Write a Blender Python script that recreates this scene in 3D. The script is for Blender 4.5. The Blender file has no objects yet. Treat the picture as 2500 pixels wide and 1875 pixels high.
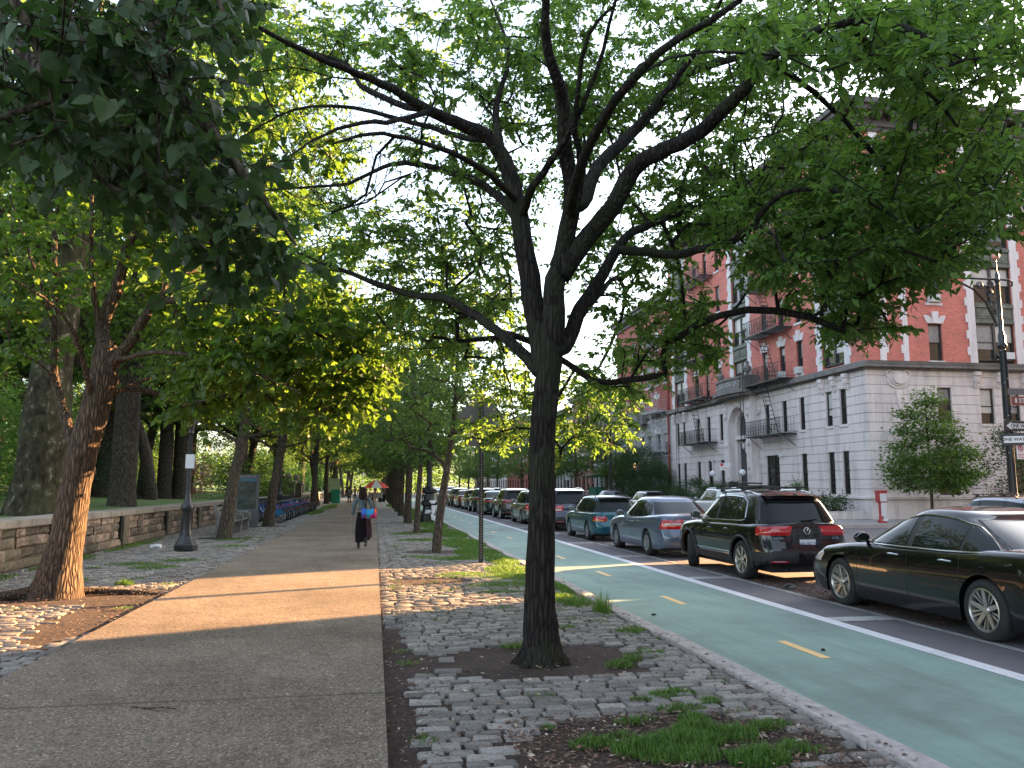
import bpy, bmesh, math, random
import numpy as np
from mathutils import Vector, Matrix, Euler
R = math.radians
scene = bpy.context.scene
col = scene.collection

# ------------------------------------------------------------------ camera
CAM_H, PITCH, YAW = 1.6, R(7.167), R(9.436)        # yaw: turned right of the street's direction (+Y)
cam_data = bpy.data.cameras.new("camera")
cam_data.sensor_width = 36.0
cam_data.lens = 36.0 * 2000.0 / 2500.0
cam_data.clip_start, cam_data.clip_end = 0.05, 2000.0
cam = bpy.data.objects.new("camera", cam_data)
col.objects.link(cam)
cam.location = (0, 0, CAM_H)
cam.rotation_euler = (math.pi / 2 + PITCH, 0, -YAW)
scene.camera = cam

# ------------------------------------------------------------------ light
SUN_EL = R(14.0)
SUN_AZ = math.atan2(3.1, 1.32)                      # clockwise from +Y: right and ahead
world = bpy.data.worlds.new("World")
scene.world = world
world.use_nodes = True
wn = world.node_tree.nodes
sky = wn.new("ShaderNodeTexSky")
sky.sky_type = 'NISHITA'
sky.sun_disc = False
sky.sun_elevation = SUN_EL
sky.sun_rotation = SUN_AZ
sky.air_density, sky.dust_density, sky.ozone_density = 1.0, 2.5, 1.5
bg = wn["Background"]
bg.inputs["Strength"].default_value = 0.085
hs = wn.new("ShaderNodeHueSaturation")
hs.inputs["Saturation"].default_value = 0.62
world.node_tree.links.new(sky.outputs[0], hs.inputs["Color"])
world.node_tree.links.new(hs.outputs[0], bg.inputs["Color"])
sun_data = bpy.data.lights.new("sun", 'SUN')
sun_data.energy, sun_data.angle, sun_data.color = 5.0, R(0.5), (1.0, 0.56, 0.25)
sun = bpy.data.objects.new("sun", sun_data)
col.objects.link(sun)
sd = Vector((math.cos(SUN_EL) * math.sin(SUN_AZ), math.cos(SUN_EL) * math.cos(SUN_AZ), math.sin(SUN_EL)))
sun.rotation_euler = sd.to_track_quat('Z', 'Y').to_euler()
sun.location = sd * 100
vs = scene.view_settings
vs.view_transform, vs.look, vs.gamma, vs.use_curve_mapping = 'Standard', 'None', 1.0, False
vs.exposure = 3.4
cy = scene.cycles
cy.max_bounces, cy.diffuse_bounces, cy.glossy_bounces, cy.transmission_bounces, cy.transparent_max_bounces = 7, 4, 3, 4, 4
cy.use_denoising = True
cy.sample_clamp_indirect = 6.0
cy.caustics_reflective = cy.caustics_refractive = False

# ------------------------------------------------------------------ helpers
rng = np.random.default_rng(7)
random.seed(7)

class MB:
    """collects primitive shapes and links them as ONE mesh object"""
    def __init__(s): s.v, s.f = [], []
    def add(s, vs, fs):
        o = len(s.v)
        s.v.extend([tuple(p) for p in vs]); s.f.extend([tuple(i + o for i in f) for f in fs])
        return s
    def box(s, c, d, rz=0.0, rx=0.0, ry=0.0, taper=1.0):
        hx, hy, hz = d[0] / 2, d[1] / 2, d[2] / 2
        vs = [Vector((x * (taper if z > 0 else 1), y * (taper if z > 0 else 1), z)) for z in (-hz, hz) for (x, y) in ((-hx, -hy), (hx, -hy), (hx, hy), (-hx, hy))]
        if rz or rx or ry:
            m = Euler((rx, ry, rz)).to_matrix(); vs = [m @ v for v in vs]
        vs = [v + Vector(c) for v in vs]
        return s.add(vs, [(3, 2, 1, 0), (4, 5, 6, 7), (0, 1, 5, 4), (1, 2, 6, 5), (2, 3, 7, 6), (3, 0, 4, 7)])
    def b2(s, lo, hi):
        return s.box([(a + b) / 2 for a, b in zip(lo, hi)], [abs(b - a) for a, b in zip(lo, hi)])
    def tube(s, pts, rad, n=8, cap=True):
        pts = [Vector(p) for p in pts]
        if not isinstance(rad, (list, tuple)): rad = [rad] * len(pts)
        o = len(s.v); m = len(pts)
        ref = None
        for i, p in enumerate(pts):
            t = (pts[min(i + 1, m - 1)] - pts[max(i - 1, 0)])
            if t.length < 1e-9: t = Vector((0, 0, 1))
            t.normalize()
            if ref is None:
                ref = t.orthogonal().normalized()
            else:
                ref = (ref - t * ref.dot(t))
                ref = ref.normalized() if ref.length > 1e-6 else t.orthogonal().normalized()
            b = t.cross(ref)
            for k in range(n):
                a = 2 * math.pi * k / n
                s.v.append(tuple(p + (ref * math.cos(a) + b * math.sin(a)) * rad[i]))
        for i in range(m - 1):
            for k in range(n):
                k2 = (k + 1) % n
                s.f.append((o + i * n + k, o + i * n + k2, o + (i + 1) * n + k2, o + (i + 1) * n + k))
        if cap:
            s.f.append(tuple(o + k for k in reversed(range(n))))
            s.f.append(tuple(o + (m - 1) * n + k for k in range(n)))
        return s
    def lathe(s, prof, c=(0, 0, 0), n=16, axis='z', cap=True):
        o = len(s.v); m = len(prof)
        for (r, h) in prof:
            for k in range(n):
                a = 2 * math.pi * k / n
                x, y = r * math.cos(a), r * math.sin(a)
                p = (x, y, h) if axis == 'z' else ((h, x, y) if axis == 'x' else (y, h, x))
                s.v.append((p[0] + c[0], p[1] + c[1], p[2] + c[2]))
        for i in range(m - 1):
            for k in range(n):
                k2 = (k + 1) % n
                s.f.append((o + i * n + k, o + i * n + k2, o + (i + 1) * n + k2, o + (i + 1) * n + k))
        if cap:
            s.f.append(tuple(o + k for k in reversed(range(n))))
            s.f.append(tuple(o + (m - 1) * n + k for k in range(n)))
        return s
    def prism(s, poly, f):
        """poly: list of 2-D points; f(p, side) -> 3-D point, side 0/1"""
        n = len(poly); o = len(s.v)
        for k in (0, 1): s.v.extend([tuple(f(p, k)) for p in poly])
        s.f.append(tuple(o + i for i in reversed(range(n)))); s.f.append(tuple(o + n + i for i in range(n)))
        for i in range(n):
            j = (i + 1) % n
            s.f.append((o + i, o + j, o + n + j, o + n + i))
        return s
    def grid(s, f, nu, nv):
        o = len(s.v)
        for j in range(nv + 1):
            for i in range(nu + 1): s.v.append(tuple(f(i / nu, j / nv)))
        for j in range(nv):
            for i in range(nu):
                a = o + j * (nu + 1) + i
                s.f.append((a, a + 1, a + nu + 2, a + nu + 1))
        return s
    def ball(s, c, r, n=10, m=7):
        r = r if isinstance(r, (tuple, list)) else (r, r, r)
        o = len(s.v)
        for j in range(m + 1):
            t = math.pi * j / m
            for k in range(n):
                a = 2 * math.pi * k / n
                s.v.append((c[0] + r[0] * math.sin(t) * math.cos(a), c[1] + r[1] * math.sin(t) * math.sin(a), c[2] - r[2] * math.cos(t)))
        for j in range(m):
            for k in range(n):
                k2 = (k + 1) % n
                s.f.append((o + j * n + k, o + j * n + k2, o + (j + 1) * n + k2, o + (j + 1) * n + k))
        return s
    def build(s, name, mat, parent=None, smooth=False, bevel=0.0, angle=40):
        me = bpy.data.meshes.new(name)
        me.from_pydata(s.v, [], s.f)
        return finish(name, me, mat, parent, smooth, bevel, angle)

def finish(name, me, mat, parent=None, smooth=False, bevel=0.0, angle=40, fix=True):
    if fix:
        bm = bmesh.new(); bm.from_mesh(me)
        bmesh.ops.remove_doubles(bm, verts=bm.verts, dist=1e-5)
        bmesh.ops.recalc_face_normals(bm, faces=bm.faces)
        bm.to_mesh(me); bm.free()
    if isinstance(mat, (list, tuple)):
        for m in mat: me.materials.append(m)
    else: me.materials.append(mat)
    if smooth:
        me.shade_smooth()
        if angle < 179: me.set_sharp_from_angle(angle=R(angle))
    o = bpy.data.objects.new(name, me); col.objects.link(o)
    if parent is not None: o.parent = parent
    if bevel:
        b = o.modifiers.new("bevel", 'BEVEL'); b.width = bevel; b.segments = 2; b.limit_method = 'ANGLE'; b.angle_limit = R(35)
    return o

def arr_mesh(name, v, f, mat, parent=None, smooth=False):
    """big numpy mesh; f is (n,3) or (n,4)"""
    me = bpy.data.meshes.new(name)
    nf, k = f.shape
    me.vertices.add(len(v)); me.vertices.foreach_set("co", np.asarray(v, np.float32).ravel())
    me.loops.add(nf * k); me.loops.foreach_set("vertex_index", f.astype(np.int32).ravel())
    me.polygons.add(nf)
    me.polygons.foreach_set("loop_start", np.arange(0, nf * k, k, dtype=np.int32))
    me.polygons.foreach_set("loop_total", np.full(nf, k, np.int32))
    me.update(calc_edges=True)
    return finish(name, me, mat, parent, smooth, fix=False, angle=180)

def tag(o, label=None, cat=None, group=None, kind=None):
    if label: o["label"] = label
    if cat: o["category"] = cat
    if group: o["group"] = group
    if kind: o["kind"] = kind
    return o

def thing(name, label, cat, loc=(0, 0, 0), rz=0.0, group=None, sc=1.0):
    o = bpy.data.objects.new(name, None); col.objects.link(o)
    o.location = loc; o.rotation_euler = (0, 0, rz); o.scale = (sc, sc, sc)
    o.empty_display_size = 0.2
    return tag(o, label, cat, group)

def dup(root, loc, rz=0.0, sc=1.0, label=None, group=None):
    r = root.copy(); col.objects.link(r); r.location = loc; r.rotation_euler = (0, 0, rz)
    r.scale = (sc, sc, sc) if not isinstance(sc, tuple) else sc
    if label: r["label"] = label
    if group: r["group"] = group
    for ch in list(root.children):
        c = ch.copy(); col.objects.link(c); c.parent = r
        for g in list(ch.children):
            d = g.copy(); col.objects.link(d); d.parent = c
    return r

def text_mesh(name, s, size, loc, rot, mat, parent=None, bold=0.0, align='CENTER', ext=.0015):
    cu = bpy.data.curves.new(name, 'FONT'); cu.body = s; cu.size = size; cu.align_x = align; cu.align_y = 'CENTER'; cu.extrude = ext; cu.offset = bold; cu.resolution_u = 3
    t = bpy.data.objects.new(name, cu); col.objects.link(t)
    me = bpy.data.meshes.new_from_object(t); bpy.data.objects.remove(t); bpy.data.curves.remove(cu)
    me.materials.clear(); me.materials.append(mat)
    o = bpy.data.objects.new(name, me); col.objects.link(o); o.location = loc; o.rotation_euler = rot
    if parent is not None: o.parent = parent
    return o

# ------------------------------------------------------------------ materials
class NT:
    def __init__(s, name):
        s.m = bpy.data.materials.new(name); s.m.use_nodes = True
        s.t = s.m.node_tree; s.n = s.t.nodes; s.b = s.n["Principled BSDF"]; s.out = s.n["Material Output"]
    def add(s, kind, **kw):
        n = s.n.new("ShaderNode" + kind)
        for k, v in kw.items():
            if k.startswith("i_"):
                key = k[2:]
                n.inputs[int(key) if key.isdigit() else key].default_value = v
            else: setattr(n, k, v)
        return n
    def link(s, a, b): s.t.links.new(a, b)
    def coord(s, out="Object", scale=None):
        c = s.add("TexCoord").outputs[out]
        if scale is not None:
            mp = s.add("Mapping"); mp.inputs["Scale"].default_value = scale
            s.link(c, mp.inputs[0]); c = mp.outputs[0]
        return c
    def noise(s, co, scale, detail=4, rough=0.6):
        n = s.add("TexNoise"); n.inputs["Scale"].default_value = scale; n.inputs["Detail"].default_value = detail; n.inputs["Roughness"].default_value = rough
        s.link(co, n.inputs["Vector"]); return n.outputs["Fac"]
    def ramp(s, fac, stops):
        r = s.add("ValToRGB"); e = r.color_ramp.elements
        while len(e) < len(stops): e.new(0.5)
        for el, (p, c) in zip(e, stops):
            el.position = p; el.color = (c[0], c[1], c[2], 1) if len(c) == 3 else c
        s.link(fac, r.inputs[0]); return r.outputs[0]
    def mix(s, fac, a, b, mode='MIX'):
        m = s.add("Mix", data_type='RGBA', blend_type=mode)
        for sock, val in ((m.inputs[0], fac), (m.inputs[6], a), (m.inputs[7], b)):
            if isinstance(val, (int, float)): sock.default_value = val
            elif isinstance(val, (tuple, list)): sock.default_value = (val[0], val[1], val[2], 1)
            else: s.link(val, sock)
        return m.outputs[2]
    def math(s, op, a, b=None):
        m = s.add("Math", operation=op)
        for i, v in enumerate((a, b)):
            if v is None: continue
            if isinstance(v, (int, float)): m.inputs[i].default_value = v
            else: s.link(v, m.inputs[i])
        return m.outputs[0]
    def bump(s, h, strength=0.3, dist=0.02):
        b = s.add("Bump"); b.inputs["Strength"].default_value = strength; b.inputs["Distance"].default_value = dist
        s.link(h, b.inputs["Height"]); s.link(b.outputs[0], s.b.inputs["Normal"])
    def color(s, c):
        if isinstance(c, (tuple, list)): s.b.inputs["Base Color"].default_value = (c[0], c[1], c[2], 1)
        else: s.link(c, s.b.inputs["Base Color"])
    def set(s, **kw):
        for k, v in kw.items(): s.b.inputs[k.replace("_", " ")].default_value = v
        return s

def simple(name, c, rough=0.5, metal=0.0, var=0.25, scale=6.0, bump=0.0, bscale=40.0, coat=0.0, spec=0.5):
    t = NT(name); co = t.coord()
    if var:
        f = t.noise(co, scale)
        a = tuple(x * (1 - var) for x in c); b = tuple(min(1, x * (1 + var)) for x in c)
        t.color(t.ramp(f, [(0.3, a), (0.7, b)]))
    else: t.color(c)
    t.b.inputs["Roughness"].default_value = rough; t.b.inputs["Metallic"].default_value = metal
    t.b.inputs["Coat Weight"].default_value = coat; t.b.inputs["Coat Roughness"].default_value = 0.03
    t.b.inputs["Specular IOR Level"].default_value = spec
    if bump: t.bump(t.noise(co, bscale), bump)
    return t.m

def leafmat(name, dark, light, trans, tw=0.4, rough=0.45):
    t = NT(name)
    g = t.add("NewGeometry")
    isl = g.outputs["Random Per Island"]
    c = t.ramp(isl, [(0.0, dark), (1.0, light)])
    t.color(c); t.b.inputs["Roughness"].default_value = rough; t.b.inputs["Specular IOR Level"].default_value = 0.35
    tr = t.add("BsdfTranslucent")
    t.link(t.ramp(isl, [(0.0, tuple(x * 0.7 for x in trans)), (1.0, trans)]), tr.inputs["Color"])
    ms = t.add("MixShader"); ms.inputs[0].default_value = tw
    t.link(t.b.outputs[0], ms.inputs[1]); t.link(tr.outputs[0], ms.inputs[2]); t.link(ms.outputs[0], t.out.inputs["Surface"])
    return t.m

def barkmat(name, c, ridges=1.0, moss=None):
    t = NT(name)
    co = t.coord("Object", (26, 26, 3.2))
    n1 = t.noise(co, 1.0, 5, 0.6)
    v = t.add("TexVoronoi", feature='DISTANCE_TO_EDGE'); v.inputs["Scale"].default_value = 1.0
    t.link(t.coord("Object", (24, 24, 3.6)), v.inputs["Vector"])
    e = t.math('MINIMUM', t.math('MULTIPLY', v.outputs["Distance"], 2.6), 1.0)
    h = t.math('ADD', t.math('MULTIPLY', e, 0.65), t.math('MULTIPLY', n1, 0.5))
    n2 = t.noise(t.coord("Object"), 1.3, 3)
    cc = t.ramp(h, [(0.22, tuple(x * 0.22 for x in c)), (0.5, tuple(x * .8 for x in c)), (0.95, tuple(min(1, x * 1.5) for x in c))])
    if moss: cc = t.mix(t.math('MULTIPLY', t.math('GREATER_THAN', n2, 0.52), 0.45), cc, moss)
    t.color(cc); t.b.inputs["Roughness"].default_value = 0.9; t.b.inputs["Specular IOR Level"].default_value = 0.2
    t.bump(h, 1.0 * ridges, 0.035)
    return t.m
# ------------------------------------------------------------------ ground
def mat_path():
    t = NT("exposed_aggregate"); co = t.coord()
    v = t.add("TexVoronoi", feature='F1'); v.inputs["Scale"].default_value = 70; t.link(co, v.inputs["Vector"])
    sp = t.ramp(v.outputs["Color"], [(0.0, (0.065, 0.051, 0.038)), (0.45, (0.185, 0.148, 0.112)), (0.82, (0.27, 0.22, 0.17)), (1.0, (0.60, 0.52, 0.42))])
    big = t.noise(co, 0.45, 5, 0.65)
    st = t.ramp(big, [(0.32, (0.60, 0.58, 0.56)), (0.6, (1, 1, 1))])
    c = t.mix(1.0, sp, st, 'MULTIPLY')
    st2 = t.ramp(t.noise(co, 3.5, 6, 0.7), [(0.33, (0.78, 0.76, 0.74)), (0.5, (1, 1, 1))])
    c = t.mix(1.0, c, st2, 'MULTIPLY')
    t.color(c); t.set(Roughness=0.9); t.b.inputs["Specular IOR Level"].default_value = 0.25
    t.bump(v.outputs["Distance"], 0.35, 0.004)
    return t.m
M_path = mat_path()
M_joint = simple("path_joint", (0.105, 0.083, 0.064), 0.95, var=0.3)
def mat_soil(name, a, b, c3):
    t = NT(name); co = t.coord()
    n = t.noise(co, 18, 8, 0.75); n2 = t.noise(co, 1.2, 4)
    c = t.ramp(n, [(0.3, a), (0.52, b), (0.75, c3)])
    c = t.mix(t.ramp(n2, [(0.4, (0, 0, 0)), (0.7, (1, 1, 1))]), c, t.mix(0.6, c, a))
    t.color(c); t.set(Roughness=0.95); t.bump(t.noise(co, 30, 8, 0.8), 0.9, 0.03)
    return t.m
M_soil = mat_soil("bare_soil", (0.018, 0.011, 0.008), (0.055, 0.033, 0.024), (0.115, 0.078, 0.055))
M_cob = None
def mat_cobble():
    t = NT("granite_block"); co = t.coord()
    isl = t.add("NewGeometry").outputs["Random Per Island"]
    c = t.ramp(isl, [(0, (0.145, 0.135, 0.125)), (0.6, (0.225, 0.21, 0.192)), (1, (0.31, 0.288, 0.262))])
    n = t.noise(co, 45, 6, 0.75)
    c = t.mix(1.0, c, t.ramp(n, [(0.3, (0.55, 0.53, 0.5)), (0.6, (1.12, 1.1, 1.08))]), 'MULTIPLY')
    t.color(c); t.set(Roughness=0.8); t.b.inputs["Specular IOR Level"].default_value = 0.3; t.bump(n, 0.6, 0.008)
    return t.m
M_cob = mat_cobble()
def mat_asphalt(name, base, tint=None):
    t = NT(name); co = t.coord()
    n = t.noise(co, 160, 3, 0.7)
    c = t.ramp(n, [(0.3, tuple(x * 0.65 for x in base)), (0.7, tuple(x * 1.4 for x in base))])
    c = t.mix(1.0, c, t.ramp(t.noise(co, 0.8, 6, 0.7), [(0.3, (0.7, 0.7, 0.72)), (0.65, (1.1, 1.08, 1.06))]), 'MULTIPLY')
    t.color(c); t.set(Roughness=0.85); t.bump(n, 0.35, 0.004)
    return t.m
M_asph = mat_asphalt("asphalt", (0.115, 0.104, 0.112))
def mat_lane():
    t = NT("green_lane_paint"); co = t.coord()
    n = t.noise(co, 0.55, 7, 0.7)
    c = t.ramp(n, [(0.3, (0.125, 0.175, 0.15)), (0.5, (0.18, 0.28, 0.235)), (0.7, (0.225, 0.345, 0.29))])
    st = t.coord("Object", (1.6, 0.12, 1))
    n3 = t.noise(st, 1.6, 5, 0.7)
    c = t.mix(t.ramp(n3, [(0.5, (0, 0, 0)), (0.75, (0.6, 0.6, 0.6))]), c, (0.10, 0.135, 0.115))
    n2 = t.noise(co, 120, 3, 0.7)
    c = t.mix(1.0, c, t.ramp(n2, [(0.3, (0.78, 0.78, 0.78)), (0.65, (1.08, 1.08, 1.08))]), 'MULTIPLY')
    t.color(c); t.set(Roughness=0.75); t.bump(n2, 0.3, 0.004)
    return t.m
M_lane = mat_lane()
def mat_paint(name, c, wear=0.45):
    t = NT(name); co = t.coord()
    n = t.noise(co, 22, 7, 0.75); n2 = t.noise(co, 1.7, 4)
    f = t.math('ADD', t.math('MULTIPLY', n, 0.6), t.math('MULTIPLY', n2, 0.4))
    t.color(t.mix(t.ramp(f, [(wear - 0.08, (1, 1, 1)), (wear + 0.03, (0, 0, 0))]), c, tuple(0.45 * x + 0.03 for x in c)))
    t.set(Roughness=0.7); return t.m
M_white = mat_paint("white_road_paint", (0.62, 0.60, 0.62), 0.44)
M_white2 = mat_paint("worn_white_road_paint", (0.40, 0.385, 0.38), 0.52)
M_yellow = mat_paint("yellow_road_paint", (0.78, 0.50, 0.19), 0.40)
M_curb = simple("curb_stone", (0.36, 0.32, 0.30), 0.85, var=0.25, scale=9, bump=0.2, bscale=60)
M_walkway = simple("sidewalk_concrete", (0.30, 0.28, 0.27), 0.9, var=0.2, scale=1.4, bump=0.2, bscale=60)
def mat_lawn():
    t = NT("lawn"); co = t.coord()
    n = t.noise(co, 30, 6, 0.8); n2 = t.noise(co, 0.25, 5)
    c = t.ramp(n, [(0.3, (0.05, 0.10, 0.02)), (0.7, (0.12, 0.21, 0.045))])
    c = t.mix(t.ramp(n2, [(0.5, (0, 0, 0)), (0.72, (1, 1, 1))]), c, (0.14, 0.105, 0.075))
    t.color(c); t.set(Roughness=0.95); t.bump(n, 1.0, 0.06)
    return t.m
M_lawn = mat_lawn()

ROAD_Z = -0.13
def sheet(name, x0, x1, y0, y1, z, mat, ny=1):
    mb = MB(); mb.grid(lambda u, v: (x0 + (x1 - x0) * u, y0 + (y1 - y0) * v, z), 1, ny)
    return tag(mb.build(name, mat), kind="structure")
sheet("ground", -900, 900, -300, 1400, -0.30, M_soil)
sheet("road", 3.27, 18.60, -40, 700, ROAD_Z, M_asph)
sheet("side_street", 18.60, 420, 23.6, 32.4, ROAD_Z, M_asph)
sheet("side_street", 18.60, 420, 118.0, 128.0, ROAD_Z, M_asph)
sheet("bike_lane", 3.28, 5.75, -40, 260, ROAD_Z + 0.005, M_lane)
sheet("lane_line", 5.75, 5.95, -40, 260, ROAD_Z + 0.009, M_white)
sheet("buffer_line", 6.76, 6.87, -40, 260, ROAD_Z + 0.006, M_white2)
for k in range(-2, 40):                             # rungs of the buffer ladder
    y = 10.05 + k * 5.0
    mb = MB(); mb.add([(5.95, y, ROAD_Z + .006), (6.76, y, ROAD_Z + .006), (6.76, y + .34, ROAD_Z + .006), (5.95, y + .34, ROAD_Z + .006)], [(0, 1, 2, 3)])
    tag(mb.build("buffer_rung", M_white2), kind="structure")
for k in range(-2, 45):                             # yellow centre dashes of the bike lane
    y = 7.95 + k * 3.9
    mb = MB(); mb.add([(4.50, y, ROAD_Z + .009), (4.61, y, ROAD_Z + .009), (4.61, y + .95, ROAD_Z + .009), (4.50, y + .95, ROAD_Z + .009)], [(0, 1, 2, 3)])
    tag(mb.build("lane_dash", M_yellow), kind="structure")
# worn white bicycle symbol further along the lane
mb = MB()
for (x, y) in ((4.0, 29.5), (5.1, 32.5)):
    z = ROAD_Z + .011
    for dy in (-0.55, 0.55):
        for k in range(16):
            a, b = 2 * math.pi * k / 16, 2 * math.pi * (k + 1) / 16
            mb.add([(x + r * math.cos(t) * .9, y + dy * 1.2 + r * math.sin(t) * 1.1, z) for r, t in ((.24, a), (.36, a), (.36, b), (.24, b))], [(0, 1, 2, 3)])
    mb.b2((x - .06, y - .6, z - .001), (x + .06, y + .6, z)); mb.b2((x - .3, y + .1, z - .001), (x + .3, y + .22, z))
    for k in range(2):
        yy = y + 2.0 + k * 1.2
        mb.add([(x - .5, yy, z), (x, yy + .9, z), (x + .5, yy, z), (x + .5, yy + .3, z), (x, yy + 1.2, z), (x - .5, yy + .3, z)], [(0, 1, 4, 5), (1, 2, 3, 4)])
tag(mb.build("bicycle_symbol", M_white2), kind="structure")
# park walk
mb = MB(); mb.b2((-3.07, -40, -0.25), (0.11, 420, 0.0)); tag(mb.build("walking_path", M_path), kind="structure")
mb = MB()
for k in range(-2, 60):
    y = 6.72 + k * 2.72
    mb.add([(-3.07, y, .003), (0.11, y + .02, .003), (0.11, y + .034, .003), (-3.07, y + .014, .003)], [(0, 1, 2, 3)])
tag(mb.build("path_joint", M_joint), kind="structure")
# bedding soil under the stone strips
def strip_h(x, y): return -0.045 + 0.012 * math.sin(x * 2.1 + y * 0.7) * math.cos(y * 1.3)
for (a, b) in ((0.11, 3.10), (-7.4, -3.07)):
    mb = MB(); mb.grid(lambda u, v: (a + (b - a) * u, -30 + 450 * v ** 1.0, strip_h(a + (b - a) * u, -30 + 450 * v)), 8, 900)
    tag(mb.build("planting_strip", M_soil, smooth=True, angle=180), kind="structure")
# curb stones
mb = MB(); y = -30.0; rr = random.Random(3)
while y < 260:
    L = 1.5 + rr.random() * 1.2; j = rr.uniform(-.006, .006)
    mb.b2((3.10 + j, y, -.3), (3.285 + j, y + L - .012, 0.005 + j)); y += L
tag(mb.build("curb", M_curb, bevel=0.012), kind="structure")
mb = MB(); mb.b2((18.60, -40, -.3), (18.78, 23.0, 0.02)); mb.b2((18.60, 33.0, -.3), (18.78, 118, 0.02)); mb.b2((18.60, 128, -.3), (18.78, 500, 0.02))
mb.b2((18.78, 32.4, -.3), (400, 32.58, 0.02)); mb.b2((18.78, 23.42, -.3), (400, 23.6, 0.02))
tag(mb.build("far_curb", M_curb), kind="structure")
mb = MB(); mb.b2((18.78, 32.58, -.3), (140, 118, 0.015)); mb.b2((18.78, -40, -.3), (140, 23.42, 0.015)); mb.b2((18.78, 128, -.3), (140, 500, 0.015))
tag(mb.build("sidewalk", M_walkway), kind="structure")
# park lawn, retained by the wall and rising gently to the left
def lawn_z(x, y):
    d = -7.62 - x
    return 0.80 + 0.030 * min(d, 40) + 0.10 * math.sin(x * .21 + 1.3) * math.sin(y * .13) * min(1, d / 4)
mb = MB(); mb.grid(lambda u, v: ((lambda x, y: (x, y, lawn_z(x, y)))(-7.62 - 500 * u ** 2.2, -30 + 700 * v ** 1.4)), 60, 110)
tag(mb.build("lawn", M_lawn, smooth=True, angle=180), kind="structure")

# granite setts -----------------------------------------------------------------
GRASSY = [(1.9, 5.05, .55, .38), (1.35, 4.95, .45, .3), (2.35, 5.25, .4, .3), (2.3, 4.65, .6, .3)]
PITS = [(1.66, 7.9, .92, .74, 4), (1.63, 21.0, .9, .6, 2), (1.53, 30.3, .8, .7, 2), (-4.71, 13.5, 1.3, 1.0, 2), (1.95, 5.2, 1.08, .72, 2),
        (-4.75, 28.0, .9, .7, 2), (-4.4, 36.0, .9, .7, 2), (1.53, 38.3, .9, .7, 2), (0.95, 14.6, .75, .55, 2), (-3.5, 12.0, .45, 2.6, 2), (-5.4, 11.3, .6, .5, 2), (0.2, 5.5, .13, 5, 2), (0.45, 7.9, .32, .5, 2)]
def in_pit(x, y, r):
    for (cx, cy_, a, b, p) in PITS:
        d = (abs((x - cx) / a) ** p + abs((y - cy_) / b) ** p)
        if d < 1.0 + r.uniform(-.25, .2): return True
    return False
def setts(name, x0, x1, y0, y1, seed, lift=0.0):
    r = random.Random(seed); V = []; F = []
    y = y0
    base = np.array([[-1, -1], [1, -1], [1, 1], [-1, 1]], float)
    while y < y1:
        w = r.uniform(.105, .135)
        x = x0 + r.uniform(-.06, .0)
        while x < x1 - .05:
            L = r.uniform(.16, .285)
            if x + L > x1: L = x1 - x
            cxx, cyy = x + L / 2, y + w / 2
            x += L
            if L < .07 or in_pit(cxx, cyy, r): continue
            if r.random() < .012: continue
            g = r.uniform(.009, .019)
            hx, hy = L / 2 - g, w / 2 - r.uniform(.010, .018)
            z = strip_h(cxx, cyy) + r.uniform(.022, .034) + lift; rz = r.gauss(0, .022); tx, ty = r.gauss(0, .018), r.gauss(0, .03)
            o = len(V); cr, sr = math.cos(rz), math.sin(rz)
            for (sc_, dz) in ((1.0, -.05), (1.0, -.012), (.86, .0)):
                for (bx, by) in base:
                    inx = bx * (hx if sc_ == 1 else hx - .011); iny = by * (hy if sc_ == 1 else hy - .010)
                    inx += r.uniform(-.008, .008); iny += r.uniform(-.007, .007)
                    px, py = inx * cr - iny * sr, inx * sr + iny * cr
                    V.append((cxx + px, cyy + py, z + dz + tx * inx + ty * iny + r.uniform(-.004, .004)))
            V.append((cxx + r.uniform(-.02, .02), cyy, z + .005))
            for k in range(2):
                for i in range(4):
                    j = (i + 1) % 4
                    F.append((o + k * 4 + i, o + k * 4 + j, o + k * 4 + 4 + j, o + k * 4 + 4 + i))
            for i in range(4): F.append((o + 8 + i, o + 8 + (i + 1) % 4, o + 12, o + 12))
        y += w
    me = bpy.data.meshes.new(name)
    F = [tuple(dict.fromkeys(f)) for f in F]
    me.from_pydata(V, [], F)
    return tag(finish(name, me, M_cob, None, True, fix=False, angle=50), kind="structure")
setts("granite_setts", 0.14, 3.08, 3.2, 62, 1)
setts("granite_setts", -6.95, -3.10, 5.5, 62, 2, -.014)
# mortar-grey far strips
sheet("stone_strip", -6.9, -3.1, 62, 300, 0.0, M_cob); sheet("stone_strip", 0.14, 3.08, 62, 300, 0.0, M_cob)

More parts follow.
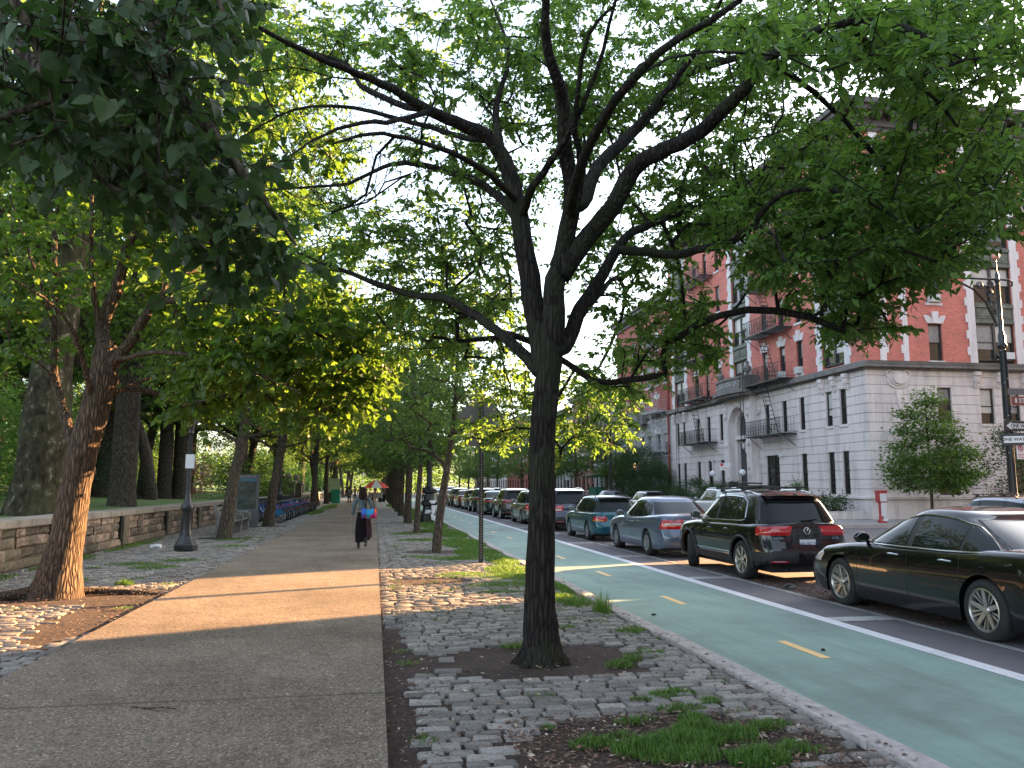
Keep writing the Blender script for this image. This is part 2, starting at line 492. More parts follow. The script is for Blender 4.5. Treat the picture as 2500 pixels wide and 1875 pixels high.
# grass tufts, litter ------------------------------------------------------------
M_grass = leafmat("grass_blade", (0.035, 0.080, 0.014), (0.11, 0.21, 0.036), (0.20, 0.38, 0.05), 0.35, 0.5)
def blades(name, spots, label):
    """spots: (x, y, rx, ry, n, h)"""
    P = []; 
    for (x, y, rx, ry, n, h) in spots:
        a = rng.uniform(0, 2 * np.pi, n); q = np.sqrt(rng.uniform(0, 1, n))
        P.append(np.c_[x + rx * q * np.cos(a), y + ry * q * np.sin(a), h * rng.uniform(.4, 1.15, n) * (1.1 - .6 * q)])
    P = np.concatenate(P); n = len(P)
    base = np.c_[P[:, :2], np.full(n, -.03)]
    a = rng.uniform(0, 2 * np.pi, n); d = np.c_[np.cos(a), np.sin(a), np.zeros(n)]
    side = np.c_[-np.sin(a), np.cos(a), np.zeros(n)] * rng.uniform(.0016, .0036, n)[:, None] * (1 + P[:, 1:2] * .05)
    h = P[:, 2:3]; up = np.array([[0, 0, 1.0]]); ln = rng.uniform(.2, .8, n)[:, None]
    mid = base + up * h * .6 + d * h * ln * .25; tip = base + up * h * (1.05 - .3 * ln) + d * h * ln
    v = np.stack([base - side, base + side, mid + side * .8, mid - side * .8, tip], 1).reshape(-1, 3)
    i = np.arange(n)[:, None] * 5
    f = np.concatenate([np.c_[i, i + 1, i + 2], np.c_[i, i + 2, i + 3], np.c_[i + 3, i + 2, i + 4]])
    o = arr_mesh(name, v, f, M_grass); return tag(o, label, "grass", kind="stuff")
sp = [(1.95, 5.20, .30, .17, 2300, .12), (1.68, 5.12, .22, .15, 1300, .11), (2.15, 5.42, .18, .12, 900, .13), (2.36, 5.30, .17, .12, 800, .12), (2.30, 4.82, .20, .13, 1200, .13), (1.40, 5.28, .16, .09, 520, .09), (1.9, 4.95, .3, .12, 900, .10),
      (1.62, 5.42, .12, .06, 260, .07), (2.24, 5.72, .12, .08, 320, .09), (1.78, 5.72, .12, .05, 200, .07), (2.26, 6.0, .20, .07, 340, .08), (2.35, 6.42, .20, .09, 420, .08), (2.55, 6.15, .10, .07, 200, .08), (2.05, 6.3, .10, .05, 120, .06), (1.2, 5.7, .06, .05, 90, .05), (2.62, 5.45, .10, .07, 240, .09),
      (2.75, 5.5, .12, .1, 200, .07), (2.62, 5.0, .12, .09, 260, .09), (1.62, 8.55, .35, .12, 380, .09), (2.25, 7.5, .14, .1, 240, .09),
      (2.45, 7.75, .1, .12, 150, .1), (2.9, 9.2, .2, .12, 300, .1), (2.72, 8.0, .12, .3, 200, .06), (2.2, 9.6, .2, .1, 160, .06), (1.95, 12.9, .4, .12, 420, .07),
      (2.2, 13.8, .7, .45, 1800, .08), (2.5, 14.9, .6, .6, 2200, .09), (2.65, 16.2, .5, .9, 3000, .12), (1.7, 15.4, .6, .5, 1400, .08), (2.8, 18.2, .35, 1.2, 3000, .14),
      (2.55, 20.5, .6, 1.4, 3400, .14), (2.75, 11.9, .22, .7, 900, .10), (2.98, 13.2, .12, .9, 800, .12), (1.9, 18.9, .6, .4, 1200, .1), (2.5, 24, .7, 2.0, 4200, .15), (1.0, 19.5, .5, .4, 500, .07),
      (2.6, 29, .6, 3.0, 5200, .16), (1.5, 25.6, .8, .6, 1200, .09), (1.0, 29, .6, .6, 600, .08), (1.9, 31, .5, .6, 1200, .12), (2.4, 36, .7, 4, 5200, .16), (2.3, 45, .8, 5, 6000, .18), (2.2, 56, .9, 6, 6000, .2),
      (-4.4, 18.0, .5, .4, 700, .07), (-5.0, 18.8, .6, .4, 700, .07), (-4.2, 19.6, .5, .3, 400, .07), (-5.6, 16.2, .4, .3, 300, .07), (-3.9, 24, .5, .5, 500, .07), (-6.6, 15.5, .25, 1.5, 900, .12), (-6.6, 19.5, .2, 2.0, 900, .12), (-6.6, 25, .2, 3.0, 1000, .12),
      (-4.1, 14.9, .16, .14, 300, .15), (-4.3, 27, .6, .5, 600, .07), (-3.9, 55, .7, 5, 3500, .12), (-3.6, 70, .6, 9, 4500, .14), (2.0, 72, 1.0, 10, 6000, .2)]
rr = random.Random(11)
for k in range(150):
    y = rr.uniform(3.8, 30); x = rr.choice([rr.uniform(.3, 3.0), rr.uniform(2.4, 3.05), rr.uniform(-6.4, -3.3)])
    if x < -3 and y < 9: continue
    sp.append((x, y, .09 + .004 * y, .06 + .004 * y, int(rr.uniform(20, 90)), rr.uniform(.03, .075)))
blades("grass_tufts", sp, "green grass tufts growing between the granite setts and in bare soil")
# tall weeds beside the kerb behind the big tree
blades("roadside_weed", [(2.95, 10.6, .12, .2, 160, .38), (2.85, 11.4, .2, .3, 260, .2)], "tall thin weed leaning over the kerb of the green lane")
# loose dry litter: twigs, chips, fallen blossom
def litter(name, areas, label, c, sz):
    P = []
    for (x0, x1, y0, y1, n, z) in areas: P.append(np.c_[rng.uniform(x0, x1, n), rng.uniform(y0, y1, n), np.full(n, z)])
    P = np.concatenate(P); n = len(P); a = rng.uniform(0, 2 * np.pi, n)
    L = rng.uniform(.3, 1.0, n)[:, None] * sz; W_ = L * rng.uniform(.06, .45, n)[:, None]
    d = np.c_[np.cos(a), np.sin(a), rng.normal(0, .15, n)]; s_ = np.c_[-np.sin(a), np.cos(a), rng.normal(0, .3, n)]
    v = np.stack([P - d * L, P + s_ * W_, P + d * L, P - s_ * W_], 1).reshape(-1, 3); v[:, 2] += .006
    i = np.arange(n)[:, None] * 4; f = np.concatenate([np.c_[i, i + 1, i + 2], np.c_[i, i + 2, i + 3]])
    t = NT(name + "_mat"); isl = t.add("NewGeometry").outputs["Random Per Island"]; t.color(t.ramp(isl, c)); t.set(Roughness=0.95)
    return tag(arr_mesh(name, v, f, t.m), label, "litter", kind="stuff")
litter("ground_litter", [(.12, 3.05, 3.6, 12, 4200, .0), (.9, 2.95, 4.5, 5.95, 4200, -.02), (.12, .5, 4, 20, 1500, .0), (.14, 1.6, 13, 16.5, 1500, .0), (-6.8, -3.1, 7, 20, 2600, .0), (-6.6, -3.0, 9.5, 14.5, 4500, -.012), (-3.6, -3.0, 7, 30, 1500, .003), (3.0, 3.2, 4, 14, 500, .01)],
       "dry twigs and wood chips scattered over soil and setts", [(0, (.03, .017, .011)), (.6, (.11, .055, .035)), (.88, (.24, .15, .10)), (1, (.5, .42, .33))], .03)
litter("path_litter", [(-3.0, .1, 4, 20, 260, .0), (3.4, 6.8, 5, 18, 60, ROAD_Z + .012)], "few dark leaf bits lying on the paved path", [(0, (.02, .015, .01)), (1, (.14, .10, .07))], .022)
litter("gutter_litter", [(6.9, 7.6, 9.5, 15.5, 7000, ROAD_Z + .01), (6.8, 8.4, 11.8, 14.6, 8000, ROAD_Z + .008), (6.7, 7.0, 15, 40, 2500, ROAD_Z + .012)], "brown drift of fallen tree seeds between the parked cars", [(0, (.045, .022, .014)), (.7, (.13, .06, .036)), (1, (.22, .13, .085))], .026)
# ------------------------------------------------------------------ trees
_cp, _sp, _cw, _sw = math.cos(PITCH), math.sin(PITCH), math.cos(YAW), math.sin(YAW)
FW, RT, UP = np.array([_sw * _cp, _cw * _cp, _sp]), np.array([_cw, -_sw, 0]), np.array([-_sw * _sp, -_cw * _sp, _cp])
def at(x, y, hd):
    """a point of a traced outline: picture position (2212-wide view) set at its own horizontal distance hd in metres"""
    d = FW + ((x * 1.1302 - 1250) / 2000) * RT - ((y * 1.1302 - 937.5) / 2000) * UP
    t = hd / (d[0] * _sw + d[1] * _cw)
    return np.array([0, 0, CAM_H]) + d * t

class Skel:
    def __init__(s): s.p, s.par, s.mr, s.dirv = [], [], [], []
    def node(s, p, par, mr=0.0):
        s.p.append(np.asarray(p, float)); s.par.append(par); s.mr.append(mr); return len(s.p) - 1
    def line(s, pts, r0, r1, par=None, sub=3, wob=0.0):
        pts = [np.asarray(p, float) for p in pts]
        if par is None: par = -1
        elif par == 'near': par = int(np.argmin(np.sum((np.array(s.p) - pts[0]) ** 2, 1)))
        # Catmull-Rom refinement
        P = [2 * pts[0] - pts[1]] + pts + [2 * pts[-1] - pts[-2]]
        out = []
        for i in range(1, len(P) - 2):
            for k in range(sub):
                t = k / sub
                a, b, c, d = P[i - 1], P[i], P[i + 1], P[i + 2]
                out.append(0.5 * ((2 * b) + (-a + c) * t + (2 * a - 5 * b + 4 * c - d) * t * t + (-a + 3 * b - 3 * c + d) * t ** 3))
        out.append(pts[-1]); n = len(out)
        ids = []
        for i, q in enumerate(out):
            if wob and 0 < i < n - 1: q = q + rng.normal(0, wob, 3)
            f = i / (n - 1)
            r = (r0 + (r1 - r0) * f) if not isinstance(r0, (list, tuple)) else float(np.interp(f, np.linspace(0, 1, len(r0)), r0))
            if i == 0 and par >= 0 and np.linalg.norm(s.p[par] - q) < 0.04: ids.append(par); continue
            par = s.node(q, par, r); ids.append(par)
        return ids
    def grow(s, targets, rt=0.004, sag=0.12, start=0, root=None):
        """join every target to the nearest branch, nearest targets first; returns tip node ids"""
        T = np.asarray(targets, float)
        root = s.p[0] if root is None else root
        order = np.argsort(np.linalg.norm(T - root, axis=1))
        A = np.array(s.p); cnt = len(A); cap = cnt + len(T) * 5 + 10
        buf = np.zeros((cap, 3)); buf[:cnt] = A
        tips = np.zeros(len(T), int)
        for i in order:
            t = T[i]
            dv = t - buf[start:cnt]
            d = np.linalg.norm(dv, axis=1)
            cost = d + 0.25 * np.linalg.norm(buf[start:cnt] - root, axis=1) + 0.5 * np.maximum(0, -dv[:, 2])
            j = int(np.argmin(cost)) + start
            b = buf[j]; L = np.linalg.norm(t - b)
            n = max(1, min(5, int(L / 0.22)))
            par = j
            pj = s.par[j]
            d0 = (b - s.p[pj]) if pj >= 0 else np.array([0, 0, 1.0])
            d0 = d0 / (np.linalg.norm(d0) + 1e-9)
            c = b + d0 * L * 0.28 + (t - b) * 0.25 + np.array([0, 0, sag * L])
            for k in range(1, n + 1):
                f = k / n
                q = (1 - f) ** 2 * b + 2 * f * (1 - f) * c + f * f * t
                if k < n: q = q + rng.normal(0, 0.035 * L / n, 3)
                par = s.node(q, par, 0.0); buf[cnt] = q; cnt += 1
            tips[i] = par
        return tips
    def radii(s, rt=0.004, pw=0.42):
        n = len(s.p); c = np.zeros(n)
        ch = [0] * n
        for i in range(n):
            if s.par[i] >= 0: ch[s.par[i]] += 1
        for i in range(n - 1, -1, -1):
            if ch[i] == 0: c[i] += 1
            if s.par[i] >= 0: c[s.par[i]] += c[i]
        r = rt * np.maximum(c, 1) ** pw
        r = np.maximum(np.maximum(r, .0028), np.array(s.mr))
        for i in range(n):                             # a branch is never thicker than what carries it
            if s.par[i] >= 0: r[i] = min(r[i], r[s.par[i]])
        return r
    def mesh(s, name, mat, parent, rt=0.004, pw=0.42, rough=0.0, smooth=True, minr=0.0):
        r = s.radii(rt, pw); n = len(s.p); kids = [[] for _ in range(n)]; roots = []
        for i in range(n): (kids[s.par[i]] if s.par[i] >= 0 else roots).append(i)
        V, Fc = [], []; off = 0
        stack = [(i, None) for i in roots]
        while stack:
            i, fr = stack.pop()
            ch = [i]; 
            while kids[ch[-1]]:
                ks = sorted(kids[ch[-1]], key=lambda k: -r[k])
                for k in ks[1:]: stack.append((k, ch[-1]))
                ch.append(ks[0])
            ids = ([fr] if fr is not None else []) + ch
            if len(ids) < 2: continue
            rad = np.array([r[k] for k in ids])
            if fr is not None: rad[0] = min(rad[0], r[ch[0]] * 1.25)
            P = np.array([s.p[k] for k in ids])
            rm = rad.max()
            if rm < minr: continue
            m = 16 if rm > .12 else (9 if rm > .05 else (6 if rm > .018 else 3))
            t = np.gradient(P, axis=0); t /= np.linalg.norm(t, axis=1)[:, None] + 1e-9
            ref = np.cross(t[0], [0.3, 0.9, 0.2]); 
            ang = np.arange(m) * 2 * np.pi / m
            rings = []
            for k in range(len(ids)):
                ref = ref - t[k] * ref.dot(t[k]); ref /= np.linalg.norm(ref) + 1e-9
                b = np.cross(t[k], ref)
                rr_ = rad[k] * (1 + (rng.normal(0, rough, m) if rough else 0))
                rings.append(P[k] + (np.cos(ang)[:, None] * ref + np.sin(ang)[:, None] * b) * np.reshape(rr_ * np.ones(m), (m, 1)))
            V.append(np.concatenate(rings)); K = len(ids)
            a = np.arange(K - 1)[:, None] * m + np.arange(m)[None]; a2 = np.arange(K - 1)[:, None] * m + (np.arange(m) + 1)[None] % m
            Fc.append(np.stack([a, a2, a2 + m, a + m], -1).reshape(-1, 4) + off); off += K * m
        return arr_mesh(name, np.concatenate(V), np.concatenate(Fc), mat, parent, smooth)

HEART = np.array([(0, 0), (-.10, .26), (.10, .50), (.42, .49), (.74, .26), (1, 0), (.74, -.26), (.42, -.49), (.10, -.50), (-.10, -.26)])
def leaf_cloud(name, centers, per, spread, size, mat, parent, shape='simple', aspect=.55, droop=.3, flat=.5, twig_dirs=None, gauss=True):
    """leaves scattered round the twig tips; spread is (xy, z)"""
    C = np.repeat(np.asarray(centers, float), per, axis=0); n = len(C)
    off = rng.normal(0, 1, (n, 3)); 
    if not gauss: off = off / (np.linalg.norm(off, axis=1)[:, None]) * rng.uniform(.1, 1.3, n)[:, None]
    P = C + off * np.array([spread[0], spread[0], spread[1]])
    d = rng.normal(0, 1, (n, 3)) + off * .7; d[:, 2] = d[:, 2] * .4 - droop
    d /= np.linalg.norm(d, axis=1)[:, None]
    nn = rng.normal(0, 1, (n, 3)) * (1 - flat); nn[:, 2] += flat * 1.2
    return leaf_faces(name, P, d, nn, size, aspect, shape, mat, parent)

def sprays(sk, tips, k, ln, down=.35):
    """k fine twigs leaving every branch tip; returns their starts, directions and lengths"""
    S, Dv, Ls = [], [], []
    for t in tips:
        p = sk.p[t]; q = sk.p[sk.par[t]] if sk.par[t] >= 0 else p - np.array([0, 0, 1.0])
        o = p - q; o = o / (np.linalg.norm(o) + 1e-9)
        for j in range(k):
            d = o * rng.uniform(.2, .9) + rng.normal(0, .75, 3); d[2] = d[2] * .55 - down * rng.uniform(.2, 1.3); d /= np.linalg.norm(d)
            L = ln * rng.uniform(.55, 1.3)
            a = sk.node(p + d * L * .5 + [0, 0, .04 * L], t, 0.0); sk.node(p + d * L, a, 0.0)
            S.append(p); Dv.append(d); Ls.append(L)
    return np.array(S), np.array(Dv), np.array(Ls)
def leaf_sprays(name, spr, per, size, mat, parent, shape='simple', aspect=.55, droop=.3, flat=.6):
    """leaves set alternately along fine twigs"""
    S, Dv, Ls = spr; m = len(S); n = m * per
    f = np.tile((np.arange(per) + .6) / per, m) + rng.uniform(-.06, .06, n)
    D = np.repeat(Dv, per, 0); L0 = np.repeat(Ls, per)
    P = np.repeat(S, per, 0) + D * (f * L0)[:, None] + np.c_[np.zeros(n), np.zeros(n), .08 * L0 * f * (1 - f) * 4 * .5]
    side = np.cross(D, np.array([0, 0, 1.0])); side /= np.linalg.norm(side, axis=1)[:, None] + 1e-9
    sg = np.where(np.arange(n) % 2 == 0, 1.0, -1.0)[:, None]
    d = D * .55 + side * sg * rng.uniform(.4, 1.0, n)[:, None] + rng.normal(0, .28, (n, 3)); d[:, 2] -= droop * rng.uniform(.2, 1.6, n)
    d /= np.linalg.norm(d, axis=1)[:, None]
    nn = rng.normal(0, 1, (n, 3)) * (1 - flat); nn[:, 2] += flat * 1.2
    return leaf_faces(name, P, d, nn, size, aspect, shape, mat, parent)
def leaf_faces(name, P, d, nn, size, aspect, shape, mat, parent):
    n = len(P)
    s_ = np.cross(nn, d); s_ /= np.linalg.norm(s_, axis=1)[:, None] + 1e-9
    nn = np.cross(d, s_)
    L = (size * rng.uniform(.5, 1.25, n))[:, None]; W_ = L * aspect
    if shape == 'simple':
        v = np.stack([P, P + d * L * .45 + s_ * W_ * .5 + nn * L * .08, P + d * L - nn * L * .1, P + d * L * .45 - s_ * W_ * .5 + nn * L * .08], 1).reshape(-1, 3)
        i = np.arange(n)[:, None] * 4; f = np.concatenate([np.c_[i, i + 1, i + 2], np.c_[i, i + 2, i + 3]])
    else:
        vs = []; cu = rng.uniform(.05, .4, n)[:, None]; tw = rng.normal(0, .18, n)[:, None]
        for (u, w) in HEART: vs.append(P + d * L * u + s_ * W_ * 1.05 * w + nn * L * (.24 * abs(w) - cu * u * u + tw * w))
        v = np.stack(vs, 1).reshape(-1, 3); i = np.arange(n)[:, None] * 10
        f = np.concatenate([np.c_[i, i + k, i + k + 1] for k in range(1, 9)])
    return arr_mesh(name, v, f, mat, parent)

def blob(c, r, n, shell=.35):
    """points inside an ellipsoid, more of them near its skin"""
    d = rng.normal(0, 1, (n, 3)); d /= np.linalg.norm(d, axis=1)[:, None]
    q = (shell + (1 - shell) * rng.uniform(0, 1, n)) ** (1 / 2.0)
    return np.asarray(c) + d * q[:, None] * np.asarray(r)

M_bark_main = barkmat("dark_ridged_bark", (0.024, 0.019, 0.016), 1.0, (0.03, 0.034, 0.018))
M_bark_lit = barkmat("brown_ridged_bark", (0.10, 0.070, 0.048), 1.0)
M_bark_row = barkmat("grey_brown_bark", (0.105, 0.080, 0.060), .7, (0.07, 0.072, 0.04))
M_bark_park = barkmat("park_tree_bark", (0.075, 0.062, 0.050), .9)
def plane_bark():
    t = NT("plane_tree_bark"); co = t.coord("Object", (1, 1, .7))
    n = t.noise(co, 5.5, 4, .6); n2 = t.noise(co, 1.2, 3)
    c = t.ramp(n, [(.36, (.014, .012, .007)), (.5, (.034, .029, .017)), (.60, (.050, .043, .026)), (.66, (.16, .14, .10))])
    c = t.mix(t.ramp(n2, [(.45, (0, 0, 0)), (.7, (.7, .7, .7))]), c, (.06, .065, .03))
    t.color(c); t.set(Roughness=.95); t.b.inputs["Specular IOR Level"].default_value = .15; t.bump(n, 1.0, .06); return t.m
M_bark_plane = plane_bark()
L_main = leafmat("street_tree_leaf", (0.036, 0.084, 0.019), (0.088, 0.160, 0.036), (0.25, 0.45, 0.06), .45)
L_linden = leafmat("linden_leaf", (0.030, 0.066, 0.013), (0.070, 0.125, 0.024), (0.20, 0.36, 0.035), .42)
L_silver = leafmat("silver_linden_leaf", (0.024, 0.052, 0.018), (0.058, 0.098, 0.034), (0.09, 0.19, 0.035), .32)
L_row = leafmat("young_tree_leaf", (0.032, 0.075, 0.018), (0.070, 0.140, 0.030), (0.22, 0.36, 0.05), .4)
L_park = leafmat("park_leaf", (0.036, 0.070, 0.014), (0.085, 0.140, 0.028), (0.24, 0.42, 0.06), .45)
L_park2 = leafmat("park_leaf_deep", (0.038, 0.095, 0.022), (0.095, 0.175, 0.040), (0.26, 0.46, 0.07), .45)
L_pine = leafmat("blue_conifer_needle", (0.028, 0.060, 0.040), (0.065, 0.105, 0.075), (0.08, 0.14, 0.07), .2)
L_pink = leafmat("pink_blossom", (0.30, 0.09, 0.12), (0.55, 0.22, 0.26), (0.6, 0.3, 0.3), .4)
L_hedge = leafmat("hedge_leaf", (0.018, 0.048, 0.014), (0.045, 0.095, 0.026), (0.09, 0.17, 0.03), .25)
L_hedge2 = leafmat("golden_shrub_leaf", (0.10, 0.12, 0.02), (0.20, 0.22, 0.05), (0.25, 0.28, 0.05), .3)

# the big street tree in front ---------------------------------------------------
HB = 8.01
root = thing("street_tree", "big dark street tree forking low in a bare soil pit beside the green bike lane", "tree", (1.59, 7.86, 0))
org = np.array([1.59, 7.86, 0])
sk = Skel()
def T(pts): return [at(x, y, HB + dd) - org for (x, y, dd) in pts]
b0 = at(1170, 1420, HB) - org
tr = sk.line([b0 + [0, 0, -.25], b0 + [0, 0, -.02], b0 + [0, 0, .12]] + T([(1166, 1290, 0), (1170, 1150, 0), (1171, 1020, 0), (1172, 930, 0), (1180, 850, 0), (1186, 790, 0), (1188, 745, 0)]),
             [.30, .235, .18, .145, .132, .126, .135, .15, .165, .17], None, None, 4)
limbs = [  # picture polylines with a depth of their own, radius from / to
 ([(1183, 800, 0), (1166, 720, .05), (1150, 640, .1), (1130, 520, .15), (1117, 435, .2), (1090, 350, .2), (1050, 292, .1), (985, 265, 0), (930, 238, -.2), (870, 205, -.5), (800, 170, -.8), (700, 130, -1.2), (560, 60, -1.7)], .108, .016),
 ([(1190, 770, 0), (1194, 702, -.05), (1201, 602, -.1), (1221, 526, -.2), (1236, 426, -.4), (1222, 326, -.6), (1216, 226, -.8), (1201, 165, -1.0), (1181, 90, -1.2), (1178, -40, -1.5)], .105, .03),
 ([(1200, 760, 0), (1228, 735, .1), (1256, 667, .25), (1300, 597, .4), (1327, 546, .5), (1367, 501, .6), (1427, 476, .8), (1497, 451, 1.0), (1580, 420, 1.3), (1660, 360, 1.6)], .075, .014),
 ([(1216, 592, -.1), (1271, 506, -.3), (1322, 451, -.5), (1367, 366, -.7), (1417, 331, -.9), (1497, 296, -1.2), (1557, 246, -1.5), (1607, 190, -1.8), (1658, 130, -2.0), (1708, 95, -2.2), (1820, 50, -2.5), (1960, 60, -2.8), (2080, 130, -3.0)], .085, .014),
 ([(1236, 430, -.4), (1256, 440, -.3), (1291, 361, -.1), (1367, 286, .2), (1417, 232, .5), (1487, 158, .8), (1600, 120, 1.1), (1673, 75, 1.4), (1730, 28, 1.6), (1850, -60, 2.0)], .07, .016),
 ([(1367, 286, .2), (1432, 205, 0), (1482, 140, -.2), (1540, 40, -.5), (1580, -60, -.8)], .035, .012),
 ([(1340, 540, .5), (1375, 541, .3), (1447, 551, 0), (1507, 538, -.3), (1572, 526, -.6), (1622, 491, -.9), (1650, 455, -1.0), (1693, 418, -1.2), (1760, 408, -1.4), (1880, 440, -1.8), (1980, 500, -2.0)], .045, .008),
 ([(1160, 800, 0), (1130, 765, .2), (1090, 728, .4), (1030, 682, .7), (960, 645, 1.0), (880, 633, 1.3), (800, 606, 1.6), (740, 585, 1.9), (690, 565, 2.1), (640, 545, 2.3)], .058, .014),
 ([(1117, 470, .2), (1078, 426, .5), (1028, 391, .8), (953, 366, 1.1), (877, 351, 1.4), (827, 361, 1.6), (752, 396, 1.9), (652, 406, 2.2), (531, 416, 2.6)], .045, .01),
 ([(1060, 300, .1), (1010, 300, .4), (930, 275, .7), (800, 240, 1.0), (700, 228, 1.3), (600, 250, 1.6), (480, 325, 2.0)], .034, .008),
 ([(950, 245, -.2), (850, 220, 0), (780, 185, .3), (750, 140, .5), (650, 105, .8), (550, 85, 1.1), (400, 20, 1.4)], .032, .008),
 ([(1130, 460, .1), (1150, 405, -.3), (1190, 350, -.6), (1240, 270, -.9), (1290, 150, -1.3), (1330, 0, -1.7)], .038, .012),
 ([(1252, 430, -.3), (1252, 350, -.6), (1242, 250, -1.0), (1272, 75, -1.5), (1330, 10, -1.8)], .034, .01),
 ([(1085, 340, .2), (1070, 230, .6), (1100, 120, 1.0), (1060, 0, 1.4)], .04, .012),
 ([(1120, 440, .2), (1060, 380, -.5), (980, 330, -1.1), (880, 300, -1.6), (800, 290, -1.9), (720, 310, -2.1)], .034, .008),
 ([(930, 240, -.2), (860, 260, -.8), (780, 265, -1.2), (700, 290, -1.5), (620, 340, -1.8)], .026, .006),
 ([(1230, 460, -.3), (1250, 380, -1.2), (1300, 260, -2.2), (1420, 120, -3.2), (1600, 0, -4.0)], .05, .014),
 ([(1200, 600, 0), (1230, 500, 1.0), (1260, 380, 2.0), (1240, 250, 2.8), (1180, 120, 3.5)], .05, .014),
 ([(1240, 700, .2), (1290, 640, 1.2), (1330, 600, 2.2), (1350, 640, 3.2), (1330, 720, 4.0), (1290, 800, 4.6), (1240, 860, 5.0)], .035, .007),
 ([(1240, 800, 4.4), (1200, 870, 4.7), (1176, 950, 4.9)], .012, .005),
 ([(1100, 740, .3), (1080, 720, 1.5), (1080, 760, 3.0), (1100, 830, 4.2), (1110, 900, 4.9)], .022, .006),
 ([(1658, 130, -2.0), (1760, 200, -1.6), (1860, 300, -1.2), (1950, 420, -1.0), (2000, 540, -.9)], .026, .007),
 ([(1820, 50, -2.5), (1950, 150, -2.2), (2060, 260, -2.0), (2130, 400, -1.9)], .02, .006),
 ([(1660, 360, 1.6), (1740, 380, 2.0), (1800, 470, 2.4), (1840, 590, 2.6)], .016, .006),
 ([(1440, 500, .8), (1470, 580, 1.2), (1480, 680, 1.5), (1500, 760, 1.7)], .014, .005),
]
for pts, r0, r1 in limbs: sk.line(T(pts), r0 * 1.18, r1 * 1.1, 'near', 3, .006)
main_nodes = len(sk.p)
def ell(x, y, rx, ry, h0, h1, n):
    a = rng.uniform(0, 2 * np.pi, n); q = np.sqrt(rng.uniform(0, 1, n)); h = rng.uniform(h0, h1, n)
    return [at(x + rx * q[i] * math.cos(a[i]), y + ry * q[i] * math.sin(a[i]), HB + h[i]) - org for i in range(n)]
cl = []
for e in [(1330, 120, 190, 150, .4, 4, 80), (1560, 120, 200, 150, .3, 4, 90), (1800, 75, 260, 90, -3, 2, 100), (2060, 75, 190, 105, -3.2, 1.5, 80), (2130, 400, 110, 110, -2.6, 1, 36),
          (1730, 360, 200, 100, -1, 3, 92), (1950, 380, 170, 85, -2.2, 2, 76), (1740, 490, 230, 100, -1.6, 2.6, 120), (1950, 500, 170, 100, -2, 2, 85), (2050, 520, 100, 70, -2, 1, 16), (1800, 590, 190, 80, -1, 2.6, 70), (2060, 310, 150, 42, -2, 1, 24), (2080, 225, 130, 55, -2, 1.5, 20), (1900, 205, 120, 40, -2, 1.5, 12), (1600, 240, 160, 80, .4, 3.5, 34), (1200, 200, 150, 120, .5, 4, 40), (1350, 300, 160, 140, .6, 4, 46), (1150, 320, 120, 150, .8, 4, 34),
          (1880, 660, 110, 60, -.8, 2, 24), (1820, 690, 60, 45, -.5, 1.6, 12), (1500, 400, 110, 90, .4, 3, 36), (1430, 470, 130, 80, .6, 3.5, 40), (1400, 640, 130, 110, .5, 3.2, 46), (1460, 740, 110, 70, .8, 2.6, 30), (1340, 790, 90, 60, 1.5, 4, 22),
          (1290, 560, 60, 110, 1, 3, 14), (1000, 480, 150, 90, 1, 4, 56), (950, 590, 170, 90, 1, 4.5, 70), (1050, 700, 100, 80, 1.5, 4.5, 46), (900, 700, 120, 70, 1.5, 4.5, 50), (1000, 330, 160, 70, .4, 3.5, 34),
          (1000, 120, 200, 120, .4, 4, 62), (780, 90, 200, 90, .2, 3.5, 52), (580, 90, 150, 90, 0, 3.5, 36), (700, 480, 140, 60, 1.2, 3.5, 26), (1130, 60, 120, 70, 0, 4, 34), (760, 560, 120, 40, 1.4, 3.2, 20),
          (1230, 880, 70, 80, 4.0, 6.0, 26), (1290, 900, 80, 70, 4.2, 6, 22), (1190, 940, 60, 60, 4.2, 5.8, 14), (1090, 870, 60, 80, 4.0, 6.4, 26), (1060, 930, 50, 60, 4.4, 6.5, 16), (1130, 830, 40, 50, 3.4, 5.6, 12), (1330, 850, 50, 50, 4, 6, 12)]:
    cl += ell(*e)
cl = np.array(cl)
tips = sk.grow(cl, sag=.10, start=len(tr) + 14)
# bare hanging twigs on the shaded left side
tw = np.array(ell(720, 330, 170, 130, -1.4, 2.4, 260) + ell(850, 300, 150, 90, -1, 1.5, 120) + ell(640, 200, 160, 110, -.8, 2, 90) + ell(900, 150, 260, 130, -1, 2, 110) + ell(1500, 250, 260, 180, -2, 1, 120))
sk.grow(tw, sag=.05, start=len(tr))
spr = sprays(sk, tips, 5, .30, .4)
for k in range(7):                                   # root flare
    a = k * .9 + .3; d = np.array([math.cos(a), math.sin(a), 0])
    sk.line([b0 + d * .04 + [0, 0, .30], b0 + d * .12 + [0, 0, .08], b0 + d * .20 + [0, 0, -.01], b0 + d * .29 + [0, 0, -.07]], [.09, .075, .05, .03], None, 0, 3)
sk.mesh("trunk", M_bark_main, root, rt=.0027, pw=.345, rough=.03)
leaf_sprays("crown", spr, 11, .088, L_main, root, aspect=.52, droop=.35)

